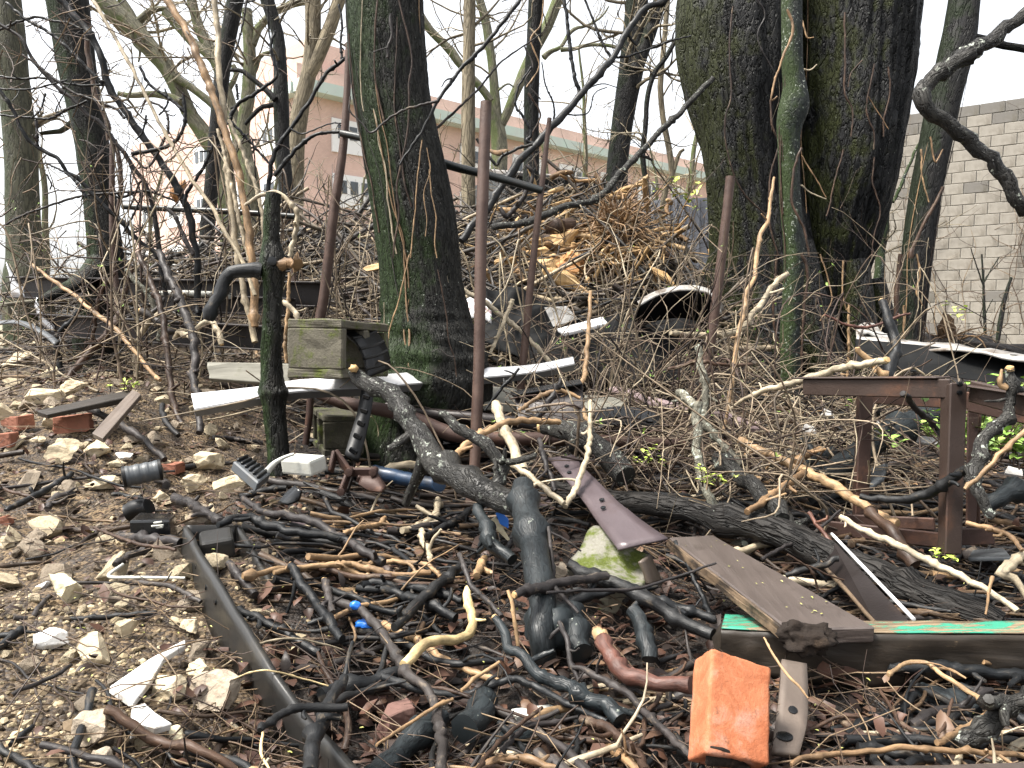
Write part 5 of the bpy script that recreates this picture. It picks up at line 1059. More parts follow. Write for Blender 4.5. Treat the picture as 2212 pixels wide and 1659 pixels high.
B('dark twisting stem standing right before the dark slanting tree', 6, '1300,305 1340,430 1382,560 1370,700 1340,800 1290,920 1230,1020', [50, 66, 74, 66, 50], 'dark', (3.2, 2.9), 'stem', 'stem', sides=12, tip=(0,))
B('grey stick hooked over the frame rail', 6, '1430,895 1470,935 1530,1010 1600,1065 1690,1170', [34, 40, 36], 'grey', (1.95, 2.1))
B('thin reddish twig bowed between the two dark trees', 6, '930,390 1060,450 1170,470 1280,450 1400,400 1480,380', [16, 20, 14], 'red', 3.3)
B('tan branch slanting down from the huge boles to the frame', 6, '1140,600 1200,670 1260,740 1330,805', [34, 44, 40], 'tan', 3.0)
B('thin tan stick standing against the huge boles', 6, '1085,320 1085,560 1080,800', [14, 18, 18], 'tan', 4.4)
B('tall straight tan stick leaning before the huge boles', 3, '605,1140 580,1300 560,1420 510,1530 490,1659 480,1780 430,1870 410,2000 380,2130 330,2480 280,2790', [16, 26, 30, 30, 30, 26], 'tan', (3.6, 3.0), knots=3)
B('broken grey stub standing at the right edge over the frame', 6, '2120,735 2130,860 2110,985', [56, 60, 56], 'loglich', 1.8, tip=(0,))
B('splintered tan fork on the broken grey stub', 6, '2100,860 2060,830 2070,740', [40, 34, 14], 'tan', 1.8)
B('shaggy grey vine trunk hanging down beside the frame leg', 6, '2115,985 2100,1040 1990,1150 1925,1300 1895,1450 1950,1590 2020,1690', [60, 74, 84, 78, 60], 'loglich', (1.8, 1.7), 'vine', 'vine', sides=14, knots=6)
B('thin tan branch crossing the vine trunk at right', 6, '2330,1060 2212,1140 2080,1260 1960,1395 1830,1510', [34, 30, 26], 'tan', 1.68)
B('black curved branch hugging the foot of the frame leg', 6, '1160,1555 1350,1585 1550,1555 1700,1475 1830,1390 1895,1330', [36, 56, 64, 60, 44], 'dark', (2.1, 1.84), sides=12)
B('dark green log at the far right edge', 6, '1960,1620 2100,1560 2212,1520 2400,1470', [90, 110, 110], 'log', (1.9, 1.95), 'log', 'log', sides=16)
B('long dark log slanting down behind the plank to the green beam', 9, '-820,-130 -400,-70 50,0 250,55 500,120 700,185 950,290 1200,385 1400,470 1600,555 1850,650 2050,735', [120, 150, 170, 190, 200, 205, 205, 195, 180], 'bark_log', [2.42, 2.3, 2.22, 2.15, 2.08, 2.02, 1.95, 1.88, 1.82, 1.76, 1.7, 1.66], 'log', 'log', sides=36, knots=4, rough=.05)
B('long tan branch sweeping down over the far end of the dark log', 9, '1030,40 1200,140 1330,200 1450,255 1700,372 1950,500 2170,650', [34, 46, 46, 40], 'paletan', (1.95, 1.6), knots=3)
B('brown sapling pole lying behind the bright edged panel', 9, '1215,-5 1300,70 1380,160 1440,250 1510,355', [70, 80, 76], 'brown', (2.1, 1.9), sides=12)
B('tan brown pole lying behind the long dark log', 9, '520,-10 620,40 700,100 790,165', [80, 90, 80], 'loglich', (2.25, 2.12), sides=12)
B('dark thin stick rising over the long dark log', 9, '525,315 700,222 870,140 1030,0', [26, 24, 16], 'grey', (1.9, 2.1))
B('dark stick poking from beneath the bright edged panel', 9, '680,420 800,385 940,345 1020,312', [38, 44, 40], 'dark', (1.8, 1.8))
B('reddish stick leaning on the bright edged panel', 9, '825,15 880,90 940,170 985,230', [24, 30, 26], 'red', (2.02, 1.95))
B('thin twig drooping over the panel to the plank', 9, '600,340 800,350 960,420 1100,460 1190,460', [10, 12, 8], 'brown', 1.75)
B('thin red twig dangling beside the plank edge', 9, '690,285 780,340 850,400 890,530', [16, 14, 12], 'brown', 1.74)
B('dark twig laid across the upper end of the plank', 9, '-60,440 80,405 190,340 270,275', [18, 22, 12], 'grey', (1.78, 1.85))
B('dark reddish stick dropping past the left edge of the plank', 9, '-30,200 30,310 80,420 150,560 200,680', [26, 30, 40], 'dark', (1.82, 1.6))
B('thin upright straw twig at the right edge behind the beam', 9, '2010,425 1985,520 1965,670', [22, 18, 12], 'tan', (1.62, 1.6))
B('pale twisted stick at the right edge', 9, '2330,250 2212,285 2130,350 2080,410 2160,440 2230,560', [50, 60, 56, 40], 'paletan', (1.75, 1.7), knots=4)
B('stick resting across the lower right litter behind the vine foot', 9, '1840,80 2000,120 2120,170 2200,260', [30, 34, 26], 'tan', (1.85, 1.72))
# foreground centre tangle
B('dark wet branch entering at the left of the foreground tangle', 8, '-620,-80 -480,10 -300,40 -150,90 0,180 100,225 280,340', [40, 50, 56, 60, 58], 'grey', lift=.06, sides=12)
B('upper tan stick of the crossed pair at left of the tangle', 8, '0,370 130,352 260,340 400,330 560,352 650,430', [30, 34, 32, 30], 'tan', lift=.05)
B('lower tan stick of the crossed pair at left of the tangle', 8, '60,345 200,375 330,412 480,410 580,400', [40, 38, 36], 'tan', lift=.06, tip=(0,))
B('long tan stick just under the crossed pair', 8, '-150,340 -60,400 40,380 110,410 250,450', [34, 38, 44], 'tan', lift=.04)
B('black stick with pale broken tip slanting up through the tangle', 8, '350,755 480,620 600,500 720,400 768,362', [62, 66, 64, 46], 'dark', lift=.07, sides=12, tip=(1,))
B('straight dark branch lying level across the tangle', 8, '195,470 420,492 600,520 790,585', [52, 54, 48], 'dark', lift=.05, sides=12)
B('dark crooked branch below the level dark branch', 8, '105,500 340,520 440,560 560,605 745,695', [48, 56, 62, 60], 'dark', lift=.04, sides=12)
B('bright cream peeled bent stick in the middle of the foreground', 8, '825,500 815,545 830,600 848,680 845,760 800,815 700,832 560,862 470,930 410,995', [44, 54, 58, 58, 60, 66, 70, 60], 'cream', [1.66, 1.64, 1.62, 1.57, 1.53, 1.5, 1.47, 1.44, 1.41, 1.38], sides=14, knots=1, rough=.08)
B('short sawn tan stick above the cream peeled stick', 8, '930,310 905,360 880,425', [50, 52, 50], 'tan', lift=.05, sides=12, tip=(0,))
B('purplish crooked stick right of the cream peeled stick', 8, '765,280 800,350 830,450 880,530 930,570 980,615 1040,685', [26, 36, 38, 34], 'grey', (1.66, 1.48), knots=3)
B('long mottled brown branch winding down to the bottom edge', 8, '-80,560 60,615 150,655 240,740 310,860 380,970 440,1060 540,1130 605,1230 635,1350 650,1480 660,1700', [56, 62, 60, 62, 66, 62, 66, 70], 'grey', lift=.06, sides=14, knots=4)
B('blue grey branch curving from the forked log to the lower right', 8, '995,688 1040,740 1068,800 1090,880 1180,945 1270,1050 1400,1110 1560,1180 1680,1250 1800,1350', [50, 62, 66, 70, 80, 90, 105, 110], 'log', lift=(.11, .04), sides=16, knots=3, tip=(0,))
B('mottled brown branch lying across the forked log', 8, '1125,545 1210,520 1300,500 1420,462 1580,442 1720,425', [60, 66, 62, 56], 'grey', (1.45, 1.62), sides=12, tip=(0,))
B('long dark limb from the mossy tile down to the green beam', 8, '1470,345 1600,410 1750,455 1900,535 2060,625 2230,735 2400,800', [70, 100, 96, 90, 86], 'dark', (1.72, 1.5), sides=14, knots=3)
B('dark straight limb parallel to the long dark limb', 8, '1600,480 1850,490 2000,560 2212,640 2420,700', [40, 60, 66, 60], 'dark', (1.68, 1.55), sides=12)
B('thin grey switch crossing up to the right over the dark limbs', 8, '1330,530 1560,515 1880,508 2100,450 2420,340', [22, 22, 14], 'grey', (1.5, 1.6))
B('thick peeling reddish root running to the orange brick', 8, '1690,815 1710,880 1740,950 1800,1015 1900,1075 2050,1108 2190,1120 2260,1125', [80, 95, 105, 105, 100], 'red', [1.42, 1.4, 1.37, 1.34, 1.31, 1.29, 1.27, 1.26], 'root', 'root', sides=16, knots=3, rough=.1)
B('tufted broken end of the reddish root', 8, '1650,760 1670,790 1692,822', [60, 78, 80], 'tan', (1.44, 1.42), 'root_tip', 'root', sides=12, rough=.4, knots=4)
B('long thin black branch lying level across the lower tangle', 8, '245,1060 380,1112 600,1172 800,1190 950,1140 1100,1088 1220,1112 1480,1250 1720,1360', [54, 52, 46, 50, 46, 36], 'dark', lift=.05, sides=12, knots=4)
B('tan stick under the cream peeled stick', 8, '280,730 400,790 520,850 640,940 800,1020 960,1082 1020,1100', [46, 48, 46, 40], 'tan', lift=.03)
B('dark limb at the left of the lower tangle', 8, '-120,1190 0,1160 200,1100 375,1045', [90, 92, 84], 'dark', lift=.04, sides=14)
B('dark thinner limb just below the dark limb at left', 8, '-150,1290 0,1222 150,1165 310,1125', [54, 58, 54], 'dark', lift=.04, sides=12)
B('thin tan straight stick crossing the mauve brick piece', 8, '235,1512 450,1370 620,1262 725,1215', [20, 26, 24], 'tan', lift=.075)
B('fat black log end at the bottom left of the tangle', 8, '200,1720 300,1610 400,1525 560,1400 640,1340', [150, 165, 160], 'log', lift=.02, name='log', cat='log', sides=20)
B('short black log seen end on in the lower tangle', 8, '930,1180 880,1290 800,1410', [105, 130, 165], 'log', lift=(.03, .05), name='log', cat='log', sides=20)
B('brown rod rising from the bottom edge through the tangle', 8, '885,1665 980,1540 1130,1400 1300,1270', [30, 28, 24], 'brown', lift=.07)
B('dark brown twig bent low beside the brown rod', 8, '1010,1610 1100,1480 1220,1390 1350,1370 1530,1330', [44, 42, 36, 24], 'grey', lift=.05)
B('brown bark stick running down to the lower right of centre', 8, '1500,1010 1570,1025 1650,1072 1820,1162 1950,1290 2080,1420 2260,1580', [28, 46, 50, 48], 'grey', lift=.06, sides=12, knots=3)
B('thin straw stick upright beside the foot of the forked log', 8, '1080,515 1110,620 1145,870', [22, 26, 24], 'tan', (1.42, 1.4))
B('purple grey twig hanging right of the forked log foot', 8, '1410,720 1460,850 1490,1000 1565,1150', [32, 36, 28], 'grey', (1.45, 1.36))
B('short tan twig aslant under the cream peeled stick', 8, '780,1160 900,1060 1025,978', [24, 26, 24], 'tan', lift=.075)
B('pale level stick running under the reddish root', 8, '1570,1155 1800,1140 2060,1165', [46, 52, 44], 'paletan', lift=.02, tip=(0,))
B('grey stick standing right beside the forked log', 8, '1340,110 1362,300 1372,480 1368,640', [24, 30, 30], 'grey', (1.75, 1.6))
B('hairy tan root stick at the bottom centre', 8, '820,1680 900,1640 1000,1600 1120,1590 1250,1610 1400,1660', [30, 44, 50, 36], 'tan', lift=.05, rough=.3)
B('dark root like limb at the bottom right of the tangle', 8, '1550,1340 1660,1380 1780,1440 1900,1560 1970,1680', [44, 60, 70, 60], 'brown', lift=.05, sides=12)
B('blue grey upright stump piece behind the thin dark switch', 8, '1880,640 1930,720 1960,830 1990,960', [80, 92, 86], 'log', (1.5, 1.4), 'log', 'log', sides=14)
B('blue grey log standing behind the forked log foot', 8, '1450,620 1500,720 1540,830 1560,920', [110, 130, 130], 'log', (1.56, 1.45), 'log', 'log', sides=16)
B('dark rounded log under the brown rod', 8, '960,1540 1060,1490 1180,1440 1320,1370', [110, 140, 130], 'log', lift=.015, name='log', cat='log', sides=18)
B('tan stick hooked over the dark wet branch at left', 8, '0,170 130,110 250,95 290,50', [30, 36, 30], 'tan', lift=.05)
B('tan crooked stick with bare fork above the tangle', 8, '400,130 500,110 590,60 625,0 630,-70', [44, 48, 44, 36], 'paletan', lift=.05, knots=4)
B('tan knobby stick dropping below the bare fork', 8, '525,130 530,200 575,260 580,320', [36, 36, 28], 'paletan', lift=.05, knots=4)
B('black dark stick behind the bare fork', 8, '560,170 660,110 760,60 830,0', [44, 46, 44], 'dark', lift=.05)
B('brown stick falling behind the black case to the trough', 7, '600,112 800,190 930,225 1130,255', [16, 24, 22], 'brown', lift=.07)
B('grey stick lying behind the end of the trough', 7, '770,165 900,185 1160,210', [60, 66, 60], 'grey', lift=.025, sides=12)
B('dark bent stick left of the trough', 7, '740,350 800,310 880,280 960,245', [40, 48, 40], 'grey', lift=.02)
B('purplish knobby stick touching the trough', 7, '890,465 1080,485 1180,530 1290,590', [30, 36, 30], 'grey', lift=.025)
B('thin dark stick below the knobby stick', 7, '710,500 780,545 950,580 1120,620 1310,622', [14, 18, 14], 'brown', lift=.025)
B('dark stick half buried in the gravel left of the trough', 7, '420,700 620,690 820,670 1010,660', [30, 36, 28], 'dark', lift=.01)
B('long black branch curving from the trough end to the right', 7, '1400,95 1550,45 1650,70 1780,120 2000,150 2212,190 2350,240', [40, 56, 60, 56, 48], 'dark', lift=.06, sides=12)
B('dark stick slanting inside the trough', 7, '1470,340 1560,450 1640,545', [50, 60, 52], 'grey', lift=.03, sides=12)
B('black stick running from the trough to the tangle', 7, '1520,640 1650,690 1850,800 2050,920', [44, 54, 60], 'dark', lift=.04, sides=12)
B('blackened straight stick right of the trough', 7, '1870,360 1940,470 2040,600 2100,700 2200,830', [50, 60, 62, 56], 'dark', lift=.07, sides=12)
B('sawn tan topped stick standing behind the blackened stick', 7, '2085,450 2110,540 2140,660', [46, 50, 46], 'grey', lift=.07, tip=(0,))
B('tan stick lying over the trough end', 7, '1760,400 1950,365 2120,350 2300,350', [34, 36, 34], 'tan', lift=.06)
B('dark bark branch bent over the near end of the trough', 7, '2212,1080 2160,1150 2110,1240 2060,1370 2020,1500 1990,1700', [60, 76, 90, 100], 'dark', lift=.11, sides=14)
B('dark stick crossing over the trough rim', 7, '1670,1415 1740,1370 1840,1290 1990,1270 2230,1265', [36, 56, 56], 'dark', lift=.14, sides=12)
B('thin straw arched over the trough', 7, '1000,1160 1300,1090 1500,960 1700,850 1900,825 2080,860 2212,900', [12, 14, 10], 'paletan', [1.5, 1.45, 1.4, 1.38, 1.4, 1.42, 1.45])
B('second straw arched low over the trough', 7, '1490,1090 1600,1045 1720,1030 1900,1070 2110,1130', [10, 12, 10], 'cream', [1.25, 1.25, 1.25, 1.28, 1.3])
B('pale straw hanging down the outside of the trough', 7, '1690,1430 1680,1500 1685,1580 1740,1680', [18, 20, 16], 'cream', [1.12, 1.1, 1.08, 1.06])
B('brown twig standing on the gravel near the ceramic shard', 7, '800,1370 775,1460 755,1560 745,1640', [22, 26, 20], 'brown', lift=.01)
B('dark curved stick at the left edge of the gravel', 7, '-30,890 40,850 100,790 160,760', [40, 50, 36], 'dark', lift=.012)
B('blackish short stick on the gravel', 7, '70,1510 150,1440 210,1390', [36, 40, 30], 'dark', lift=.01)
B('dark stick crossing the gravel edge at upper left', 7, '90,690 210,690 250,620 330,545', [30, 36, 24], 'grey', lift=.01)
B('dark branch lying from the ribbed can toward the trough', 4, '1120,1560 1200,1600 1300,1650 1420,1720', [56, 60, 56], 'grey', lift=.05, sides=12)
B('burnt stick by the flat stones', 4, '1540,1560 1680,1530 1840,1505', [36, 44, 36], 'dark', lift=.03)
B('dark branch lying left of the cut sapling', 4, '1370,1175 1500,1190 1690,1215', [28, 36, 28], 'grey', lift=.03)
B('blackened branch near the ribbed can', 4, '720,1545 820,1555 920,1570', [26, 32, 22], 'dark', lift=.02)
B('long dark stick on the rubble at the left edge', 4, '40,1650 180,1570 330,1500 460,1410', [34, 44, 36], 'dark', lift=.03)
B('reddish stick on the rubble at the left edge', 4, '-20,1480 80,1530 260,1560 420,1540', [20, 24, 18], 'brown', lift=.03)
B('pale driftwood stick on the rubble', 4, '300,1640 360,1570 480,1540', [40, 46, 36], 'grey', lift=.03)
# lower right
B('long smooth tan stick lying along the bottom right', 9, '715,1635 760,1600 850,1582 1100,1562 1460,1527 1800,1550 2330,1585', [30, 38, 38, 40, 36], 'tan', [1.06, 1.07, 1.08, 1.09, 1.1, 1.1, 1.1], knots=3)
B('tan stick slanting up at the right foreground', 9, '1650,1495 1750,1440 1850,1392 2085,1258', [40, 42, 40], 'tan', lift=.06)
B('thick black and white barked branch at the lower right corner', 9, '2330,1130 2212,1205 2050,1340 1920,1440 1790,1520', [100, 115, 125, 100], 'loglich', (1.15, 1.13), sides=16, knots=4)
B('dark teal pipe half buried at the lower right', 9, '1540,1170 1700,1235 1900,1335', [130, 165, 160], 'log', lift=.0, name='pipe', cat='pipe', sides=18, rough=.02)
B('thin dark stick lying along the teal pipe', 9, '1470,1288 1640,1325 1840,1385', [46, 54, 46], 'dark', lift=.02)
B('dark branch lying under the green beam at right', 9, '1340,1010 1500,1000 1700,1012 1950,1035 2350,1060', [60, 76, 80, 76], 'dark', (1.38, 1.34), sides=14)
B('bent tan stick in front of the green beam', 9, '1340,1060 1420,1000 1500,975 1600,990 1680,1060 1800,1130 1920,1210 2000,1295', [26, 30, 32, 30], 'tan', lift=.08)
B('thin pale twig standing beside the metal strip', 9, '540,820 600,930 690,1060 760,1130 825,1210', [12, 18, 12], 'tan', (1.25, 1.1))
B('thin dead weed stem at right of the metal strip', 9, '1285,1150 1350,1260 1420,1390', [18, 20, 12], 'brown', lift=.06)
B('reddish stem with side buds at lower right', 9, '1750,1215 1710,1360 1660,1450', [20, 22, 14], 'brown', lift=.07)
B('tan curved stick at the right edge under the beam', 9, '1950,975 2050,980 2140,930 2230,905', [30, 34, 30], 'tan', lift=.07)
B('dark stick poking down left of the orange brick', 9, '-40,1440 20,1540 80,1600 150,1680', [50, 60, 50], 'dark', lift=.04, sides=12)
B('grey brown stub lying behind the orange brick', 9, '-60,1215 40,1205 150,1215', [60, 70, 60], 'grey', lift=.02, sides=12)
# left mid: loops and stems
B('pale looped stem hanging before the left mossy trunk', 4, '1040,375 980,410 925,480 890,570 868,680 880,780 890,860', [30, 34, 32, 26], 'paletan', 3.6)
B('pale curled stem with a cut end at the left thicket', 4, '1120,545 1150,500 1200,520 1330,432 1390,470 1425,580', [34, 38, 36, 36], 'paletan', (3.6, 3.5), tip=(1,))
B('purplish stub pointing right at the left thicket', 4, '905,365 1000,425 1140,505', [46, 52, 36], 'grey', 3.6, tip=(0,))
B('brown upright vine twisting down at the left thicket', 4, '890,-10 980,200 1030,330 1075,600 1095,850 1140,1040 1240,1195', [34, 40, 42, 36], 'brown', (3.7, 3.1), knots=3)
B('grey upright stem in the middle of the left thicket', 4, '1020,-20 1080,130 1150,280 1210,430 1245,560 1250,800 1270,950 1280,1150', [44, 52, 50, 44], 'grey', (3.8, 3.0), knots=3)
B('long tan switch slanting across the left thicket', 4, '200,60 310,150 460,250 600,370 720,460 830,580 950,730 1030,810', [18, 26, 28, 24], 'tan', (3.9, 3.3))
B('brown leaning stem beside the left mossy trunk', 4, '850,80 760,400 740,450 620,580 520,700 400,835', [30, 42, 46, 40], 'brown', (4.0, 3.5))
B('reddish thin vine before the left mossy trunk', 4, '740,120 650,250 615,400 590,560 510,680 440,800', [20, 24, 24], 'brown', 3.9)
B('white barked short stem in the left thicket', 4, '810,100 880,180 960,270 1010,370 1040,460 1020,560', [24, 34, 40, 36], 'lichen', 3.75)
B('dark leaning stem left of the left mossy trunk', 4, '540,320 460,430 395,490 365,640 400,740 440,800', [26, 34, 36, 30], 'dark', 3.9)
B('tan arched cane beside the cut sapling', 4, '1815,300 1860,330 1900,380 1935,465', [26, 32, 30], 'paletan', 3.1)
B('orange brown upright cane behind the cut sapling', 4, '1860,120 1850,350 1835,560 1840,700', [20, 24, 22], 'tan', 3.2)

# ------------------------------------------------------------------ cut sapling with knob and black arm
T = empty('cut_sapling', P(600, 1010, 2.62), 'cut off dark sapling trunk with a hollow knob and one black arm at left', 'tree stump')
def knobd(V, ln, an, N):
    k1, k2 = PC(4, 1750, 60, 2.66), PC(4, 1790, 890, 2.64)
    return .016 * np.exp(-(np.linalg.norm(V - k1, axis=1) / .06) ** 2) + .012 * np.exp(-(np.abs(V[:, 2] - k2[2]) / .03) ** 2) * (1 + .6 * noise(V * 40, 3)) + .0025 * fbm(V * [55, 55, 18], 4, 2) + .004 * noise(V * 11, 6)
p_, ds = path3(4, '1760,-390 1745,-250 1745,-80 1755,60 1752,330 1742,600 1755,850 1770,1050 1785,1250 1795,1420', 2.66)
mb = MB(); tube(mb, p_[::-1], (.5 * np.array([95, 96, 100, 130, 118, 125, 140, 140, 142, 150]) * .336 * 2.66 / F)[::-1], 30, 150, .003, 0, 4, True, 0, knobd); part('trunk', mb, MT['bark_t1'], T)
B('', 4, '1680,110 1600,115 1500,130 1440,180 1410,250 1375,330 1340,425', [110, 85, 80, 78, 74, 70], 'dark', (2.64, 2.6), 'arm', par=T, sides=14)
B('', 4, '1800,70 1850,60 1910,65', [80, 70, 80], 'tan', 2.64, 'stub', par=T, sides=12, rough=.25)
c = PC(4, 1752, 48, 2.615); mb = MB(); tube(mb, [c + [0, -.006, .002], c + [0, .03, 0]], .014, 12, 4, 0, .1); part('hollow', mb, MT['gloss'], T)

# ------------------------------------------------------------------ foreground hanging vine top right, long limbs in the air
B('thick crooked dark vine hanging close to the lens at upper right', 3, '2700,-330 2450,-100 2212,95 2090,185 1950,285 1800,375 1660,455 1585,535 1560,630 1600,720 1720,800 1850,890 1970,990 2080,1120 2150,1230 2230,1330 2420,1560', [80, 86, 90, 92, 96, 92, 90, 84], 'loglich', 1.55, 'hanging_vine', 'vine', sides=20, knots=7, rough=.14)
T = empty('leaning_limb', PC(2, 780, 1550, 4.2), 'long dark limb leaning up to the right behind the thin post', 'branch')
B('', 2, '2300,-120 2100,0 1960,60 1840,220 1750,370 1650,490 1540,620 1440,730 1360,820 1270,920 1150,1040 1050,1180 960,1330 870,1440 780,1550', [40, 40, 42, 46, 50, 52, 50], 'dark', (4.6, 4.1), 'limb', par=T, sides=12, knots=5)
for s, a, b, d_ in (('1430,-60 1460,130 1480,300 1500,450 1540,610', 22, 28, 4.45), ('1560,-40 1630,130 1690,280 1740,370', 14, 20, 4.5), ('1770,370 1850,362 1950,330 2100,270 2260,230', 16, 10, 4.5), ('1255,930 1200,900 1230,860 1170,740 1130,680 1150,560 1230,430', 24, 12, 4.3), ('1360,820 1380,740 1370,660 1320,540 1300,400', 16, 8, 4.35), ('1540,620 1620,560 1700,540 1800,570', 10, 6, 4.4), ('1440,730 1520,740 1600,720 1640,600 1720,560', 12, 6, 4.4)):
    B('', 2, s, [a, b], 'dark', d_, 'twig', par=T, sides=7)
T = empty('hanging_branch', PC(2, 390, 1050, 2.9), 'thin dark branch dipping in front of the main mossy trunk', 'branch')
B('', 2, '1240,-120 1160,0 1080,100 980,230 880,340 780,440 700,550 630,650 560,780 510,880 420,1000 385,1060', [26, 26, 26, 22, 18, 12], 'dark', (2.85, 2.8), 'limb', par=T, sides=9, knots=5)
B('', 2, '630,650 560,665 500,682 400,712 290,782 200,855 140,790 65,715 68,620', [18, 15, 13, 10], 'grey', 2.8, 'twig', par=T, sides=7)
B('', 2, '590,860 660,790 800,660 900,560 1000,440 1060,380 1190,290 1290,220', [18, 14, 9], 'grey', 3.4, 'twig', par=T, sides=7)
B('long grey green fallen limb arching over the brush pile to the right', 2, '2400,500 2212,700 2080,830 1950,960 1800,1120 1680,1260 1550,1310 1420,1332 1300,1390 1150,1440 980,1465', [34, 40, 42, 42, 46, 46], 'loglich', (5.2, 4.9), sides=12, knots=5)
B('second dark limb bending beside the fork of the crossbar', 2, '880,890 960,1010 1010,1060 1040,1010 1160,950 1240,930', [18, 22, 18], 'dark', 4.0)
B('grey limb arched under the slatted shed', 2, '1030,1340 1080,1390 1180,1270 1240,1130 1200,1060', [30, 30, 24], 'grey', 4.6)

# ------------------------------------------------------------------ shrubs at left: tan stems and dark stems
T = empty('tan_shrub', P(540, 830, 3.9), 'tall shrub of several smooth tan stems at left of the leaning post', 'shrub')
for s, a, b, d_ in (('1060,-60 1080,0 1180,170 1280,380 1360,580 1430,800 1500,1000 1560,1250 1600,1500 1625,1800 1640,2100', 46, 50, (3.9, 3.6)), ('1370,-60 1400,200 1400,320 1410,500 1440,750 1460,1000 1480,1250 1530,1659 1580,1900 1640,2200', 36, 40, (3.95, 3.65)),
                    ('560,-80 600,0 680,140 800,350 900,540 1000,740 1120,960 1230,1150 1370,1340 1450,1500 1560,1680 1640,1900', 22, 26, (3.9, 3.5)), ('1470,770 1530,900 1600,1080 1660,1250 1695,1450 1690,1700', 20, 30, (3.7, 3.7)), ('1400,830 1450,1010 1500,1240 1560,1500 1620,1700', 22, 30, (3.75, 3.7)),
                    ('1520,900 1500,1000 1560,1250 1590,1560 1620,1800', 28, 34, (3.8, 3.7))):
    B('', 1, s, [a, b], 'paletan' if a < 40 else 'tan', d_, 'stem', par=T, sides=10, knots=3)
B('pale arched cane looping over the black rail', 1, '1575,1320 1640,1275 1700,1250 1790,1240 1870,1310 1912,1400 1895,1520 1860,1650', [20, 28, 32, 30], 'paletan', 3.6)
T = empty('dark_shrub', P(440, 800, 4.0), 'wide dark bare shrub with many crossing branches at upper left', 'shrub')
DS = [('330,-60 390,0 520,150 620,280 690,520 780,680 880,820 960,930 1040,1050 1130,1180 1200,1330 1240,1500 1270,1750 1280,2050', 44, 46, (4.0, 4.1)), ('-40,210 0,190 100,150 220,110 330,130 450,155 530,190', 16, 16, 4.0), ('40,20 180,130 300,200 440,310 560,440 660,535', 20, 24, 4.0),
      ('-60,110 50,190 140,250 200,370 290,480 380,570 470,640 560,740 640,790 720,880 790,980 870,1090 930,1170 970,1290 1000,1400 1030,1659 1070,1900', 20, 32, (3.9, 4.05)), ('-60,490 0,490 120,510 260,500 400,530 520,550 660,545', 14, 16, 4.0), ('-60,560 0,572 180,575 300,550 430,515', 12, 12, 3.9),
      ('140,350 230,410 330,490 420,560 480,600 600,640 740,700 800,760', 16, 20, 3.9), ('-20,560 80,700 150,850 230,940 370,1020 440,1110 520,1170 620,1280 720,1370 800,1450 900,1560 1010,1640 1060,1850', 22, 30, (3.8, 4.0)), ('-30,735 0,740 120,750 230,760 330,760 430,705 560,650', 12, 16, 3.95),
      ('20,1450 180,1370 300,1330 440,1280 600,1250 760,1240 900,1230', 14, 16, 3.95), ('1180,600 1190,760 1170,850 1110,920 1000,960 900,980 850,990', 20, 30, 3.95), ('900,430 960,540 1040,600 1110,650 1190,720', 18, 22, 3.95), ('1590,0 1560,150 1530,280 1470,420 1440,510', 14, 10, 3.95), ('1480,20 1560,20 1640,0', 10, 10, 3.95),
      ('1060,570 1080,640 1060,700 1020,740', 12, 12, 3.95), ('960,650 1040,690 1080,760 1085,860', 14, 16, 3.95), ('1380,910 1320,1050 1260,1150 1200,1250 1180,1330', 20, 24, 4.0), ('940,740 930,800 910,860 870,900', 14, 10, 3.9), ('230,770 240,860 230,940', 20, 22, 3.85), ('290,600 270,680 250,720 200,760', 12, 10, 3.9), ('480,490 360,700 380,720', 8, 8, 3.9),
      ('850,1000 940,1080 1010,990 1060,880', 16, 18, 4.0), ('800,1490 880,1330 900,1230 830,1060', 14, 12, 3.9), ('560,1270 480,1160 400,1100 290,1045', 20, 12, 3.85), ('300,1120 330,1180 320,1220', 10, 8, 3.9), ('700,1240 780,1270 900,1230 990,1240 1120,1290', 18, 14, 4.0), ('1000,1400 880,1300 840,1180 850,1050', 12, 8, 3.95), ('1060,1330 1130,1400 1180,1520 1240,1640', 26, 30, 3.9)]
for j, (s, a, b, d_) in enumerate(DS): B('', 1, s, [a, b], 'dark' if j % 3 or j == 0 else 'grey', d_, 'branch', par=T, sides=8, knots=3)
rs = np.random.RandomState(12); mb = MB()
for k in range(90):
    u, v = rs.uniform(-20, 430), rs.uniform(10, 560); a = P(u, v, rs.uniform(3.7, 4.2)); rnd_twigs(mb, a, [rs.choice([-1, 1]) * rs.uniform(.3, 1), rs.normal() * .3, rs.normal() * .6], rs.uniform(.15, .5), .0035, 1, rs, .1, 4)
part('twigs', mb, MT['twigs'], T)['kind'] = 'stuff'
T = empty('right_shrub', P(680, 800, 4.1), 'dark bare shrub reaching up right between the tan stems and the leaning post', 'shrub')
for s, a, b, d_ in (('2260,330 2200,390 2110,460 2040,560 1970,680 1870,830 1780,950 1740,1100 1730,1250 1740,1500 1800,1800', 22, 34, 3.95), ('1770,200 1740,300 1760,400 1780,490 1700,560 1630,610 1540,660 1480,750', 18, 26, 3.95), ('2200,845 2060,860 1970,900 1870,1000 1760,1130', 20, 28, 3.9), ('1470,770 1560,860 1660,970 1740,1060', 18, 16, 3.9), ('1490,750 1440,830 1380,910', 18, 16, 3.9), ('1520,540 1530,640', 16, 14, 3.95), ('2180,30 2200,150 2190,270 2200,390', 14, 16, 3.95), ('1870,830 1950,860 2100,800 2210,790', 12, 8, 3.9)):
    B('', 1, s, [a, b], 'dark', d_, 'branch', par=T, sides=8, knots=3)
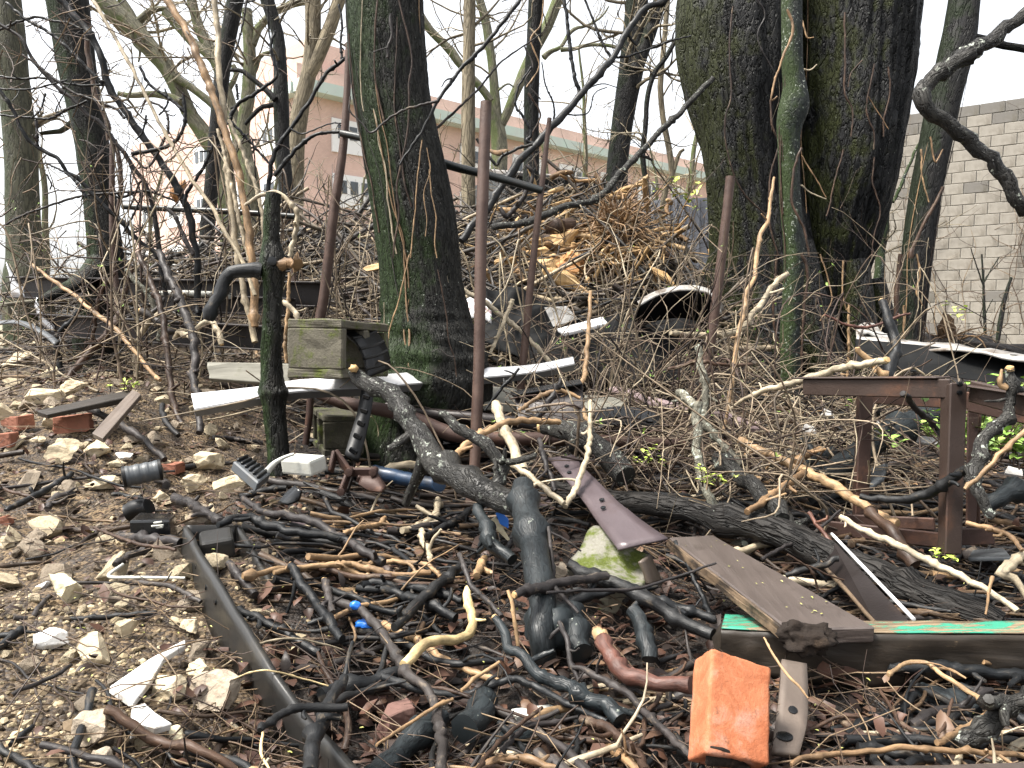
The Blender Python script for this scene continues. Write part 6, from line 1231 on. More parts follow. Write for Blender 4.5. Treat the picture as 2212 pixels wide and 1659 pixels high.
# ------------------------------------------------------------------ root ball and split logs on the brush pile
T = empty('root_ball', PC(2, 1790, 1500, 6.4), 'upturned tan root ball with a mat of roots on top of the brush pile', 'tree stump')
rs = np.random.RandomState(3); RD = Gd(*disp(2, 1790, 1540), .4) or 6.6; cen = PC(2, 1790, 1480, RD)
mb = MB(); V, Tt = rock(4, 12, 6, (.6, .9), .3, (.16, .16, .16)); mb.add(V + cen, None, Tt); part('core', mb, MT['rootdark'], T)
mb = MB()
for k in range(230):
    d = rs.normal(size=3); d[1] -= .6; d /= np.linalg.norm(d); a = cen + d * .1; pts = [a]; L = rs.uniform(.1, .52)
    for j in range(5): d = d + rs.normal(size=3) * .32; d /= np.linalg.norm(d); pts.append(pts[-1] + d * L / 5)
    tube(mb, pts, np.linspace(rs.uniform(.003, .014), .0015, 6), 6, 14, 0, .2, k)
part('roots', mb, MT['tan'], T)
T2 = empty('root_clump', PC(6, 1720, 500, 6.4), 'small orange root clump lying at the foot of the block wall', 'tree stump'); mb = MB(); cen = PC(6, 1715, 500, 6.4); V, Tt = rock(3, 15, 6, (.6, .9), .3, (.07, .07, .13)); mb.add(V + cen, None, Tt); part('core', mb, MT['rootdark'], T2); mb = MB()
for k in range(46):
    d = rs.normal(size=3); d[2] = d[2] * .5 - .15; d /= np.linalg.norm(d); a = cen + d * .05 - [0, 0, .06]; pts = [a]; L = rs.uniform(.15, .55)
    for j in range(5): d = d + rs.normal(size=3) * .3; d[2] -= .1; d /= np.linalg.norm(d); pts.append(pts[-1] + d * L / 5)
    tube(mb, pts, np.linspace(rs.uniform(.005, .013), .002, 6), 5, 12, 0, .2, k)
part('roots', mb, MT['tan'], T2)
mb = MB(); V, Tt = rock(3, 19, 4, (.6, .9), .2, (.7, .3, .16)); mb.add(V + PC(6, 1700, 640, 6.6), None, Tt); solo('dirt_heap', mb, MT['soil'], 'low brown dirt heap behind the black car panel', 'dirt')
def split(lab, k, x, y, wpx, hpx, d, rot, seed, mat):
    d = (Gd(*disp(k, x, y), .46) or d) if d > 4.7 else d
    V, Tt = rock(3, seed, 14, (.35, .75), .16, (1, .8, 1)); V = V / np.abs(V).max(0) * np.array([wpx, hpx * .8, hpx]) * .64 * .336 * d / F
    a = math.radians(rot); V = V @ np.array([[math.cos(a), 0, -math.sin(a)], [0, 1, 0], [math.sin(a), 0, math.cos(a)]]).T
    mb = MB(); mb.add(V + PC(k, x, y, d), None, Tt); return solo('split_log', mb, MT[mat], lab, 'log', 'split wood on the pile' if 0 else None, False)
for a in (('large pale split log below the root ball', 2, 1400, 1545, 330, 150, 5.0, 20, 1, 'cutwood'), ('pale sawn log left below the root ball', 5, 1370, 70, 260, 110, 4.9, -20, 2, 'cutwood'), ('long torn tan slab of wood under the root ball', 5, 1420, 150, 300, 90, 4.8, -25, 3, 'cutwood'), ('tan split log right of the root ball', 5, 2080, 135, 220, 60, 4.9, -35, 4, 'cutwood'), ('brown split chunk between the torn slab and the root ball', 5, 1510, 60, 150, 160, 4.95, 60, 5, 'orangewood'),
          ('pale wood chunk left of the thin post in the pile', 5, 1060, 40, 150, 50, 5.0, 15, 6, 'cutwood'), ('splintered wood piece under the large split log', 2, 1290, 1620, 190, 60, 5.0, 10, 7, 'cutwood'), ('pale wood chip pile left of the main trunk', 5, 240, 90, 140, 50, 4.6, 10, 8, 'cutwood'), ('dark yellow wood piece behind the leaning post', 1, 1150, 1250, 60, 170, 5.2, -20, 9, 'orangewood')): split(*a)
for lab, k, s, w, d in (('cut round log facing out beside the thin post', 2, '1420,1500 1400,1470 1390,1440', 120, 5.1), ('second cut round log just below the first', 2, '1350,1640 1370,1600 1400,1560', 110, 4.95), ('wide tan root limb leaning right on the pile', 2, '1880,1560 2000,1600 2140,1659', 50, 5.1)):
    B(lab, k, s, [w, w], 'brown', (Gd(*disp(2, 1400, 1500), .45) or 6, (Gd(*disp(2, 1400, 1500), .45) or 6) - .1), 'split_log', 'log', sides=14, rough=.16, tip=(0,), knots=3)

# ------------------------------------------------------------------ brush pile and litter of sticks
KEEP = []
def keep(p, rad): KEEP.append((np.asarray(p, float)[:, :2], rad))
keep(np.array([PC(9, x, y, d_) for x, y, d_ in ((265, 772, 1.6), (1250, 790, 1.52), (2520, 800, 1.47))]), .09)
keep([(P4p[0] + P4p[1]) / 2, (P4p[2] + P4p[3]) / 2], .13)
keep([PC(9, 370, 1260, 1.12), PC(9, 370, 1600, 1.0)], .09); keep([PC(9, 720, 1260, 1.25), PC(9, 690, 1600, 1.05)], .06)
for q_ in (TRT, TRB): keep(q_, .045)
keep([PC(8, 1750, 300, 1.85), PC(8, 1750, 470, 1.7)], .14)
keep([PC(8, 1200, 100, 1.9), PC(8, 1270, 1100, 1.4)], .06)
keep([PC(8, 830, 500, 1.6), PC(8, 800, 800, 1.48), PC(8, 430, 980, 1.38)], .05)
keep([PC(7, 320, 830, 1.6), PC(7, 950, 1050, 1.45), PC(7, 1000, 1350, 1.35)], .09)
keep([PC(8, 350, 1365, 1.3), PC(8, 350, 1500, 1.2)], .07)
keep([PC(5, 1420, 1310, 2.3), PC(5, 1800, 1700, 1.85)], .08)
def blocked(x, y, th, L):
    for f in (-.5, 0, .5):
        q = np.array([x + math.cos(th) * L * f, y + math.sin(th) * L * f])
        for pp, rd in KEEP:
            for a, b in zip(pp[:-1], pp[1:]):
                t = np.clip(((q - a) @ (b - a)) / ((b - a) @ (b - a) + 1e-9), 0, 1)
                if np.linalg.norm(q - a - t * (b - a)) < rd: return True
    return False
def stick_pts(x, y, th, L, lift, rs, slope=.12, npt=4):
    pts = []; d = np.array([math.cos(th), math.sin(th)]); bz = rs.normal() * slope
    for f in np.linspace(-.5, .5, npt):
        q = np.array([x, y]) + d * L * f + rs.normal(size=2) * L * .045; pts.append([q[0], q[1], 0])
    pts = np.array(pts); z = height(pts[:, 0], pts[:, 1], False); zz = .75 * np.interp(np.linspace(0, 1, npt), [0, 1], [z[0], z[-1]]) + .25 * z
    zz = np.maximum(zz + lift + bz * L * np.linspace(-.5, .5, npt), z + .006); pts[:, 2] = zz; return pts
rs = np.random.RandomState(21); brush = MB(); litter = MB(); small = MB()
for k in range(2300):                    # the pile
    if rs.rand() < .6: x, y = rs.uniform(-.6, 3.0), rs.uniform(4.9, 7.6)
    else: x, y = rs.uniform(-3.4, .4), rs.uniform(5.2, 7.6)
    if hz(x, y) < .22 or x > 1.75: continue
    L = rs.uniform(.3, 1.6); r = rs.rand() ** 2.2 * .02 + .0032; th = rs.normal() * .7 + (0 if rs.rand() < .5 else math.pi)
    tube(brush, stick_pts(x, y, th, L, rs.uniform(0, .42), rs, .33), np.linspace(r, r * .5, 4), 6, 10, .06, .15, k)
    if rs.rand() < .38:
        p = brush.v[-1][rs.randint(0, 40)] if len(brush.v[-1]) > 40 else brush.v[-1][0]; rnd_twigs(brush, p, [rs.normal(), rs.normal() * .5, rs.uniform(-.1, .9)], rs.uniform(.2, .6), r * .5, 1, rs)
o = tag(link('brush_pile', brush.mesh('brush_pile', MT['brush'])), 'tangled heap of cut branches and twigs forming the brush pile', None, None, 'stuff')
# splintered golden wood round the root ball: short broken pieces
rs2 = np.random.RandomState(77); spl = MB()
for k in range(330):
    u_, v_ = disp(2, rs2.normal() * 330 + 1600, rs2.normal() * 150 + 1540); q = P(u_, v_, Gd(u_, v_, rs2.uniform(.3, .5)) or 6.3)
    a = rs2.normal(size=3); a[2] *= .5; a /= np.linalg.norm(a); L = rs2.uniform(.08, .42); r = rs2.rand() ** 2 * .02 + .004
    tube(spl, [q - a * L / 2, q + rs2.normal(size=3) * L * .06, q + a * L / 2], [r, r * 1.1, r * .5], 5, 6, 0, .3, k)
tag(link('splintered_wood', spl.mesh('splintered_wood', MT['splinter'])), 'golden tan splintered wood heaped round the root ball', None, None, 'stuff')
cand = []
for k in range(5200):
    y = .95 + 4.6 * rs.rand() ** 1.25; x = rs.uniform(-.62, .72) * y * 1.12 + rs.normal() * .05
    u = x / y
    rub = sst((-x - .22 - .10 * y) / .2)
    if rs.rand() < rub * .93: continue
    nr = float(sst((y - 1.2) / 2.2)); L = rs.uniform(.08, .36) * (1 + .3 * y * nr); r = min(.0016 + abs(rs.normal()) * .0042 * (1 + .7 * nr), .0105 + .006 * nr); th = rs.normal() * .85 + .1
    if blocked(x, y, th, L): continue
    cand.append((r * L / y ** 2, x, y, th, L, r, rs.uniform(.0, .042 + .01 * nr), rs.randint(1e6)))
for k in range(190):
    y = rs.uniform(1.0, 1.75); x = rs.uniform(-.22, .68) * y; th = rs.normal() * .7 + rs.choice([.1, -.5, .5]); L = rs.uniform(.16, .5); r = rs.uniform(.0028, .0085)
    if blocked(x, y, th, L): continue
    cand.append((1 + r * L, x, y, th, L, r, rs.uniform(.008, .045), rs.randint(1e6)))
cand.sort(key=lambda c: -c[0])
mats = ['dark', 'dark', 'dark', 'dark', 'dark', 'grey', 'grey', 'brown', 'brown', 'tan', 'paletan']
LBL_ = {'dark': 'dark wet stick among the tangled sticks on the ground', 'grey': 'purplish grey stick among the tangled sticks on the ground', 'brown': 'brown stick among the tangled sticks on the ground', 'tan': 'tan barkless stick among the tangled sticks on the ground', 'paletan': 'pale tan stick among the tangled sticks on the ground', 'red': 'reddish stick among the tangled sticks on the ground'}
NIND = 285
LM = [('the orange brick', PC(9, 370, 1260, 1.1)), ('the green painted beam', PC(9, 1800, 780, 1.4)), ('the plank', PC(9, 500, 450, 1.6)), ('the mossy tile', PC(8, 1750, 350, 1.8)), ('the forked log', PC(8, 1230, 500, 1.7)), ('the cream peeled stick', PC(8, 700, 820, 1.45)), ('the plastic trough', PC(7, 1600, 800, 1.5)), ('the black case', PC(7, 980, 100, 1.95)), ('the mauve strip', PC(5, 1600, 1500, 2.1)), ('the rusty scissor jack', PC(5, 60, 1450, 2.36)),
      ('the rusty frame legs', PC(6, 1500, 1500, 2.1)), ('the slender grey tree', PC(6, 720, 1250, 4.0)), ('the black grille', PC(5, 1800, 1080, 3.0)), ('the cut sapling', PC(4, 1780, 1300, 2.6)), ('the mauve brick piece', PC(8, 350, 1365, 1.25)), ('the ceramic shards', PC(7, 930, 1150, 1.4)), ('the vine trunk at right', PC(6, 1950, 1500, 1.75)), ('the long tan log', PC(6, 900, 1430, 2.3)), ('the long dark log', PC(9, 1100, 330, 1.95)), ('the reddish root', PC(8, 1900, 1080, 1.3)), ('the teal pipe', PC(9, 1700, 1250, 1.15)), ('the bottom edge board', PC(9, 1500, 1650, 1.0))]
LMX = np.array([q[1][:2] for q in LM]); used = {}
def place_word(x, y):
    i = int(np.argmin(np.linalg.norm(LMX - [x, y], axis=1))); lx, ly = LMX[i]; dx, dy = x / y - lx / ly, y - ly
    return (('left of ' if dx < 0 else 'right of ') if abs(dx) * 3 > abs(dy) else ('behind ' if dy > 0 else 'in front of ')) + LM[i][0]
CW = {'dark': 'blackish', 'grey': 'purplish grey', 'brown': 'brown', 'tan': 'tan barkless', 'paletan': 'pale tan', 'red': 'reddish'}
def stick_label(m_, x, y, th, L, r):
    c, s_ = math.cos(th), math.sin(th); sl = (s_ / c) if abs(c) > .2 else 9
    ori = 'lying level' if abs(sl) < .25 else ('pointing to the viewer' if abs(sl) > 2.2 else ('slanting up right' if sl > 0 else 'slanting up left'))
    return f"{'thick' if r > .0085 else ('thin' if r < .005 else 'medium')} {'long' if L > .5 else ('short' if L < .25 else '')} {CW[m_]} stick {ori} {place_word(x, y)}".replace('  ', ' ')
for k, (sc, x, y, th, L, r, lift, sd_) in enumerate(cand):
    r2 = np.random.RandomState(sd_); r = min(r, .0165)
    p = stick_pts(x, y, th, L, lift + r, r2, .1, 5)
    rad = np.linspace(r, r * r2.uniform(.45, .85), 5)
    if k < NIND:
        mb = MB(); tube(mb, p, rad, 8, 18, .07, .1, sd_, True, 0, None, 2); m_ = mats[r2.randint(len(mats))]
        if r2.rand() < .5:
            i = r2.randint(1, 4); dd = p[i] - p[i - 1]; dd = dd / np.linalg.norm(dd) + r2.normal(size=3) * .6; rnd_twigs(mb, p[i], dd, L * r2.uniform(.2, .5), r * .5, 0, r2, .2, 6)
        solo('fallen_stick', mb, MT[m_], stick_label(m_, x, y, th, L, r), 'stick', CW[m_] + ' sticks of the tangle', True, p[0])
    else: tube(litter, p, rad, 6, 9, .06, .14, sd_)
for k in range(3000):                    # fine twigs and straw
    y = .95 + 4.2 * rs.rand() ** 1.35; x = rs.uniform(-.72, .72) * y * 1.05
    if rs.rand() < .55 * float(sst((-x - .42) / .3)) * (1 - .7 * float(sst((y - 1.7) / .7))): continue
    L = rs.uniform(.05, .3); r = rs.uniform(.0005, .0016); tube(small, stick_pts(x, y, rs.rand() * 6.28, L, rs.uniform(0, .06), rs, .25), [r, r, r * .8, r * .5], 3, 6, .08, .1, k, False)
tag(link('stick_litter', litter.mesh('stick_litter', MT['litter'])), 'small sticks littering the ground', None, None, 'stuff')
tag(link('twig_litter', small.mesh('twig_litter', MT['twigs'])), 'fine twigs and straw littering the ground', None, None, 'stuff')

tg = MB(); rs3 = np.random.RandomState(91)
for k in range(1250):                    # springy twigs lying criss-cross over the debris of the middle ground
    if k < 820: y = rs3.uniform(2.2, 4.7); x = rs3.uniform(.02, .62) * y
    else: y = rs3.uniform(3.1, 4.9); x = rs3.uniform(-.66, -.1) * y
    L = rs3.uniform(.15, .75); r = rs3.uniform(.0009, .0032); th = rs3.rand() * 6.28; hh = rs3.rand() ** 1.8 * (.1 + .07 * y); tl = rs3.normal() * .35
    d = np.array([math.cos(th), math.sin(th) * .8, tl]); c_ = np.array([x, y, max(hz(x, y), 0) + hh + .02 + abs(tl) * L * .3]); bow = rs3.normal(size=3) * L * .13
    tube(tg, [c_ - d * L / 2, c_ + bow, c_ + d * L / 2 + rs3.normal(size=3) * L * .08], [r, r * .85, r * .4], 4, 9, .04, .12, k, False)
tag(link('twig_tangle', tg.mesh('twig_tangle', MT['canes'])), 'springy thin twigs lying criss cross over the scrap', None, None, 'stuff')

# ------------------------------------------------------------------ thin bare shrubs in front of the pile
for n_, (u, v, d_, cnt, hgt, lab) in enumerate(((1330, 850, 3.9, 11, .8, 'thin bare brown shrub with fresh green tips before the cream panel'), (1500, 870, 3.5, 10, .75, 'thin bare shrub left of the lone rusty post'), (1210, 860, 3.7, 8, .75, 'thin bare shrub right of the main trunk foot'),
                                            (300, 830, 3.6, 7, .8, 'thin bare shrub growing at the foot of the left mossy trunk'), (760, 860, 4.2, 9, 1.0, 'thin bare shrub behind the cinder block'), (1440, 640, 5.2, 10, 1.1, 'thin bare shrub standing on the brush pile'), (1900, 800, 4.4, 7, .9, 'thin bare shrub before the dark slanting tree'), (100, 640, 5.0, 8, .8, 'thin budding shrub at the far left behind the channels'),
                                            (1420, 1060, 2.5, 7, .42, 'low bare shrub beside the stout grey log'), (1700, 1010, 2.7, 8, .45, 'low bare shrub behind the long tan log'))):
    q = P(u, v, d_); z = hz(q[0], q[1]); T = empty('bare_shrub', (q[0], q[1], z), lab, 'shrub'); r2 = np.random.RandomState(n_ + 40)
    mb = MB(); bud = MB()
    for k in range(int(cnt * .75) + 1):
        rnd_twigs(mb, [q[0] + r2.normal() * .16, q[1] + r2.normal() * .12, z - .02], [r2.normal() * .5, r2.normal() * .3, 1], hgt * r2.uniform(.6, 1.2), r2.uniform(.004, .0085), 2, r2, .25, 5)
    part('stems', mb, MT['canes'], T)['kind'] = 'stuff'
    allv = np.concatenate(mb.v)
    for k in range(46 if 'green' in lab or 'budding' in lab else 12):
        c = allv[r2.randint(len(allv))]
        if c[2] < z + hgt * .25: continue
        for j in range(3):
            a = r2.normal(size=3); a /= np.linalg.norm(a); b = np.cross(a, [0, 0, 1.]); b /= np.linalg.norm(b) + 1e-6; s_ = r2.uniform(.008, .02)
            bud.add([c, c + a * s_ * .5 + b * s_ * .3, c + a * s_ + [0, 0, s_ * .2], c + a * s_ * .5 - b * s_ * .3], [[0, 1, 2, 3]])
    if bud.n: part('leaf_buds', bud, MT['leafgreen'], T, False)['kind'] = 'stuff'

for n_, (u, v, d_, cnt, hgt, sp_, lab) in enumerate(((250, 800, 3.7, 9, .95, .5, 'bramble of thin arching canes before the left mossy trunk'), (420, 790, 4.1, 14, 1.1, .5, 'bramble of thin canes under the dark shrub'), (620, 800, 4.4, 14, 1.2, .45, 'bramble of pale canes behind the cut sapling'), (820, 700, 5.0, 20, 1.1, .5, 'bramble of thin canes left behind the main trunk'), (1150, 800, 4.3, 14, .9, .5, 'bramble of thin canes between the two upright posts'), (1420, 860, 3.6, 15, .85, .6, 'bramble of arching canes over the black sheet'), (1560, 900, 3.3, 15, .8, .6, 'bramble of arching canes around the lone rusty post'), (1300, 600, 5.0, 8, .9, .5, 'bramble of thin canes before the root ball'), (1950, 780, 4.6, 7, .9, .5, 'bramble of thin canes behind the metal table'), (1480, 1010, 2.8, 22, .5, .45, 'low bramble beside the lichen stick'), (1250, 1010, 2.75, 14, .4, .4, 'low bramble behind the mauve strip'), (1900, 1050, 2.5, 16, .45, .4, 'low bramble under the metal table'))):
    q = P(u, v, d_); T = empty('bramble', (q[0], q[1], hz(q[0], q[1])), lab, 'bramble'); r2 = np.random.RandomState(n_ + 140); mb = MB()
    for k in range(int(cnt * 1.25)):
        b = np.array([q[0] + r2.normal() * .25, q[1] + r2.normal() * .18, 0]); b[2] = hz(b[0], b[1]) - .02; th = r2.rand() * 6.28; R_ = r2.uniform(.15, 1) * sp_ * 1.5; H = hgt * r2.uniform(.35, 1.15); dr = np.array([math.cos(th), math.sin(th) * .6, 0])
        drop = r2.uniform(-.1, .8); ps = [b, b + dr * R_ * .2 + [0, 0, H * .55], b + dr * R_ * .55 + [0, 0, H], b + dr * R_ + [0, 0, H * (1 - drop * .5)], b + dr * R_ * 1.4 + [0, 0, H * (1 - drop)]]; ps = [x_ + r2.normal(size=3) * .05 for x_ in ps]
        rr_ = r2.uniform(.0016, .0055); tube(mb, ps, [rr_, rr_, rr_ * .9, rr_ * .7, rr_ * .4], 5, 22, .03, .12, k + n_ * 50)
        if r2.rand() < .6: rnd_twigs(mb, ps[2], r2.normal(size=3), r2.uniform(.1, .35), rr_ * .6, 1, r2, .1, 4)
    part('canes', mb, MT['canes'], T)['kind'] = 'stuff'

# ------------------------------------------------------------------ green plants
def leaf(mb, c, a, s_, rs, wid=.5):
    a = np.array(a) / np.linalg.norm(a); b = np.cross(a, [0, 0, 1.]); b /= np.linalg.norm(b) + 1e-6; n_ = np.cross(b, a)
    V = [c, c + a * s_ * .3 + b * s_ * wid * .42 + n_ * s_ * .06, c + a * s_ * .3 - n_ * s_ * .03, c + a * s_ * .3 - b * s_ * wid * .42 + n_ * s_ * .06, c + a * s_ * .68 + b * s_ * wid * .32 + n_ * s_ * .04, c + a * s_ * .68 - n_ * s_ * .05, c + a * s_ * .68 - b * s_ * wid * .32 + n_ * s_ * .04, c + a * s_ - n_ * s_ * .12]
    mb.add(V, [[1, 4, 5, 2], [2, 5, 6, 3]], [[0, 1, 2], [0, 2, 3], [4, 7, 5], [5, 7, 6]])
def plant(name, label, c, nst, hgt, ls, rs, spread=.6, nl=7, mat='leafgreen', scat=.08):
    T = empty(name, c, label, 'plant'); st = MB(); lf = MB()
    for k in range(nst):
        d = np.array([rs.normal() * spread, rs.normal() * spread, 1.0]); d /= np.linalg.norm(d); b = np.array(c) + [rs.normal() * scat, rs.normal() * scat * .7, 0]; tip = b + d * hgt * rs.uniform(.5, 1.1); m = (b + tip) / 2 + rs.normal(size=3) * hgt * .06
        tube(st, [b, m, tip], [.003, .0022, .0012], 4, 6, 0, .1, k)
        for j in range(nl):
            f = rs.uniform(.3, 1); q = b + (tip - b) * f; a = rs.normal(size=3); a[2] = a[2] * .4 + .15; leaf(lf, q, a, ls * rs.uniform(.6, 1.2), rs, .75)
    part('stems', st, MT['twigs'], T)['kind'] = 'stuff'; part('leaves', lf, MT[mat], T, False)['kind'] = 'stuff'
rs = np.random.RandomState(9)
plant('green_plant', 'leafy bright green plant behind the frame at the right edge', PC(6, 2110, 1330, 2.3), 34, .26, .04, rs, .6, 10, 'leafgreen', .13)
plant('green_plant', 'leafy green bush reaching over the black panel at the right edge', PC(6, 2300, 1150, 2.7), 14, .3, .04, rs, .6, 9)
plant('green_sprout', 'small yellow green sprout on the rubble by the left thicket', PC(4, 815, 880, 3.0), 6, .06, .022, rs, .8, 5, 'leafbright', .04)
plant('green_sprout', 'small green sprout at the frame leg foot', PC(9, 1680, 300, 1.95), 5, .035, .018, rs, .9, 5, 'leafbright', .02)
plant('green_sprout', 'green sprout in the sticks left of the plank', PC(6, 240, 1500, 2.25), 7, .07, .02, rs, .7, 6, 'leafbright', .04)
plant('green_sprout', 'green sprout right of the stout grey log', PC(5, 2010, 1390, 2.5), 7, .09, .02, rs, .7, 6, 'leafbright', .04)
plant('green_sprout', 'yellow green sprout between the main trunk and the thick post', PC(5, 830, 500, 3.3), 5, .09, .025, rs, .5, 5, 'leafbright', .02)
plant('green_sprout', 'fresh green sprout below the root ball', PC(5, 1740, 110, Gd(*disp(5, 1740, 110), .3) or 5), 9, .22, .05, rs, .8, 6, 'leafbright', .08)
plant('green_sprout', 'fresh green sprig at the right side of the brush pile', PC(3, 60, 1420, 6.4), 8, .38, .065, rs, .5, 6, 'leafbright', .1)
plant('green_sprout', 'grass green weeds at the foot of the block wall', PC(6, 1200, 470, 8.5), 14, .35, .09, rs, .8, 6, 'leafbright', .4)

# ------------------------------------------------------------------ leaf litter
rs = np.random.RandomState(33); lf = MB()
for k in range(8500):
    y = .95 + 3.9 * rs.rand() ** 1.3; x = rs.uniform(-.7, .72) * y
    if rs.rand() < .95 * float(sst((-x - .28 - .07 * y) / .2)) * (1 - .7 * float(sst((y - 1.7) / .7))): continue
    a = rs.normal(size=3); a[2] *= .35; s_ = rs.uniform(.012, .042); z = float(height(np.array([x]), np.array([y]))[0])
    n0 = lf.n; leaf(lf, np.array([x, y, z + rs.uniform(.004, .034)]), a, s_, rs, rs.uniform(.5, .9))
    V = lf.v[-1]; V[:, 2] += rs.uniform(-.3, .5) * s_ * ((np.arange(8) % 3) - 1) * .4
for k in range(900):
    y = .95 + 2.6 * rs.rand() ** 1.4; x = rs.uniform(-.62, .68) * y
    if rs.rand() < .9 * float(sst((-x - .22 - .1 * y) / .2)): continue
    a = rs.normal(size=3); a[2] *= .6; s_ = rs.uniform(.03, .062); leaf(lf, np.array([x, y, float(height(np.array([x]), np.array([y]))[0]) + rs.uniform(.01, .045)]), a, s_, rs, rs.uniform(.5, .8)); V = lf.v[-1]; V += rs.normal(size=V.shape) * s_ * .07
tag(link('leaf_litter', lf.mesh('leaf_litter', MT['deadleaf'])), 'dead brown leaves littering the ground', None, None, 'stuff')
bd = MB()                                # fallen bud scales
PLV = np.array(pk)
for k in range(260):
    if k < 18: f, g = rs.uniform(.05, .95), rs.uniform(.08, .92); c = (PLV[0] * (1 - f) + PLV[1] * f) * (1 - g) + (PLV[3] * (1 - f) + PLV[2] * f) * g + [0, 0, .004]
    else:
        y = 1 + 1.6 * rs.rand() ** 1.4; x = rs.uniform(-.6, .66) * y; c = np.array([x, y, float(height(np.array([x]), np.array([y]))[0]) + rs.uniform(.01, .05)])
    a = rs.normal(size=3); a[2] *= .15; leaf(bd, c, a, rs.uniform(.004, .010), rs, .5)
tag(link('bud_scales', bd.mesh('bud_scales', MT['bud'])), 'tiny yellow green bud scales fallen on everything', None, None, 'stuff')

# ------------------------------------------------------------------ stones
def stone(label, k, x, y, wpx, hpx, mat, seed, d=None, name='stone', planes=13, depth=None, group=None, cat='stone', tint=None, ns=.09, cut=(.3, .75)):
    u, v = disp(k, x, y + hpx * .32); dd = d if d else (Gd(u, v, .0) or 4)
    c = P(*disp(k, x, y), dd - .01); w_ = wpx * .336 * dd / F / 2; h_ = hpx * .336 * dd / F / 2 * 1.1; w_ *= 1.08
    V, Tt = rock(4, seed, planes, cut, ns, (1, .8 if depth is None else depth, 1)); mx = np.abs(V).max(0); V = V / mx * np.array([w_ * 1.02, w_ * (.75 if depth is None else depth), h_ * 1.05])
    if name == 'brick_piece':
        m0 = bev(box8(-1, 1, -1, 1, -1, 1), .09, 6, 0, 0, 1); V, Tt = m0.v[0].copy(), m0.t[0]; rs_ = np.random.RandomState(seed)
        for q in range(3):
            n_ = rs_.normal(size=3) * [1, .6, .6]; n_ /= np.linalg.norm(n_); o_ = rs_.uniform(.75, 1.05); dd_ = V @ n_; V = V - np.where(dd_ > o_, dd_ - o_, 0)[:, None] * n_
        V = V * [w_, w_ * .62, h_ * .75]; V = V + (np.abs(V).max() * .04 * fbm(V / np.abs(V).max() * 6 + seed, 3, seed))[:, None]
        a_ = rs_.uniform(-.5, .5); b_ = rs_.uniform(-.35, .35); V = V @ rz(a_).T; V = V @ np.array([[math.cos(b_), 0, math.sin(b_)], [0, 1, 0], [-math.sin(b_), 0, math.cos(b_)]]).T
    mb = MB(); mb.add(V + c, None, Tt); return solo(name, mb, MT[mat], label, cat, group, False, c - [0, 0, h_])
for a in (('angular pale yellow stone near the left gravel', 7, 430, 485, 215, 220, 'palestone', 1), ('small white stone chip left of the angular pale stone', 7, 262, 495, 90, 70, 'white', 2), ('brown blocky stone in the middle of the gravel', 7, 615, 870, 200, 220, 'rubble', 4), ('large pale pointed stone at the bottom left', 7, 630, 1425, 280, 230, 'stone_grey', 5),
          ('rough stone cut by the bottom edge', 7, 650, 1600, 160, 160, 'stone_grey', 6), ('cubic tan stone left of the round grey stone', 7, 1100, 1150, 220, 180, 'rubble', 7), ('big round grey pebbled stone leaning on the trough', 7, 1385, 1200, 310, 270, 'stone_grey', 8), ('tan stone above the round grey stone', 7, 1290, 1030, 160, 120, 'rubble', 9),
          ('tan stone wedged beside the trough', 7, 1235, 745, 140, 90, 'rubble', 10), ('stone with a dark shady side above the ceramic shard', 7, 805, 770, 130, 130, 'rubble', 11), ('small tan stone left below the ceramic shard', 7, 560, 1275, 120, 110, 'rubble', 12), ('yellowish stone at the near side of the trough', 7, 1540, 1430, 110, 120, 'rubble', 13), ('pale stone by the foot of the lower shard', 7, 1130, 1450, 110, 100, 'palestone', 14), ('yellow nugget stone on the gravel', 7, 240, 1430, 75, 70, 'rubble', 15),
          ('upright pale stone right of the ribbed can', 4, 1340, 1330, 200, 170, 'rubble', 21), ('long flat pale stone below the upright stone', 4, 1440, 1480, 270, 170, 'rubble', 22), ('lumpy pale stone left of the flat stone', 4, 1260, 1480, 180, 120, 'rubble', 23), ('pale stone below the ribbed can', 4, 1055, 1560, 120, 80, 'rubble', 24), ('crumbly pale stone in the middle of the rubble', 4, 405, 1270, 190, 150, 'rubble', 25), ('wide pale stone right of the crumbly stone', 4, 625, 1260, 200, 110, 'rubble', 26),
          ('large pale stone behind the red bricks', 4, 350, 1060, 170, 150, 'rubble', 27), ('big tan slab stone on the left bank', 4, 450, 870, 210, 110, 'rubble', 28), ('long tan stone on the left bank', 4, 250, 905, 260, 160, 'rubble', 29), ('tan stone at the top of the left bank', 4, 130, 690, 180, 120, 'rubble', 30), ('grey stone sitting above the long tan stone', 4, 190, 800, 140, 70, 'rubble', 31), ('tan stone at the far left edge', 4, 40, 1020, 120, 140, 'rubble', 32), ('flat pale stone below the far left bricks', 4, 230, 1200, 130, 50, 'rubble', 33), ('dusty stone in front of the wide pale stone', 4, 750, 1350, 120, 60, 'rubble', 34),
          ('tan stone beside the thin black board', 4, 320, 770, 120, 90, 'rubble', 35), ('brown stone under the left mossy trunk', 4, 250, 590, 120, 80, 'rubble', 36), ('grey pale stone at the left edge below the bricks', 7, 40, 200, 110, 140, 'rubble', 37), ('low stone on the left slope', 4, 660, 1480, 220, 90, 'rubble', 38), ('small grey stone in the tangle by the mauve brick', 8, 400, 1210, 120, 90, 'stone_grey', 39), ('grey lump of stone left of the mossy tile', 8, 1420, 400, 170, 110, 'stone_grey', 40), ('pale holed lump under the mossy tile', 8, 1730, 600, 220, 130, 'concrete', 41)): stone(*a)
stone('smooth flat white tile on the gravel', 7, 320, 830, 225, 130, 'ceramic', 3, None, 'tile', 7, .5, None, 'tile', None, .015, (.6, .9))
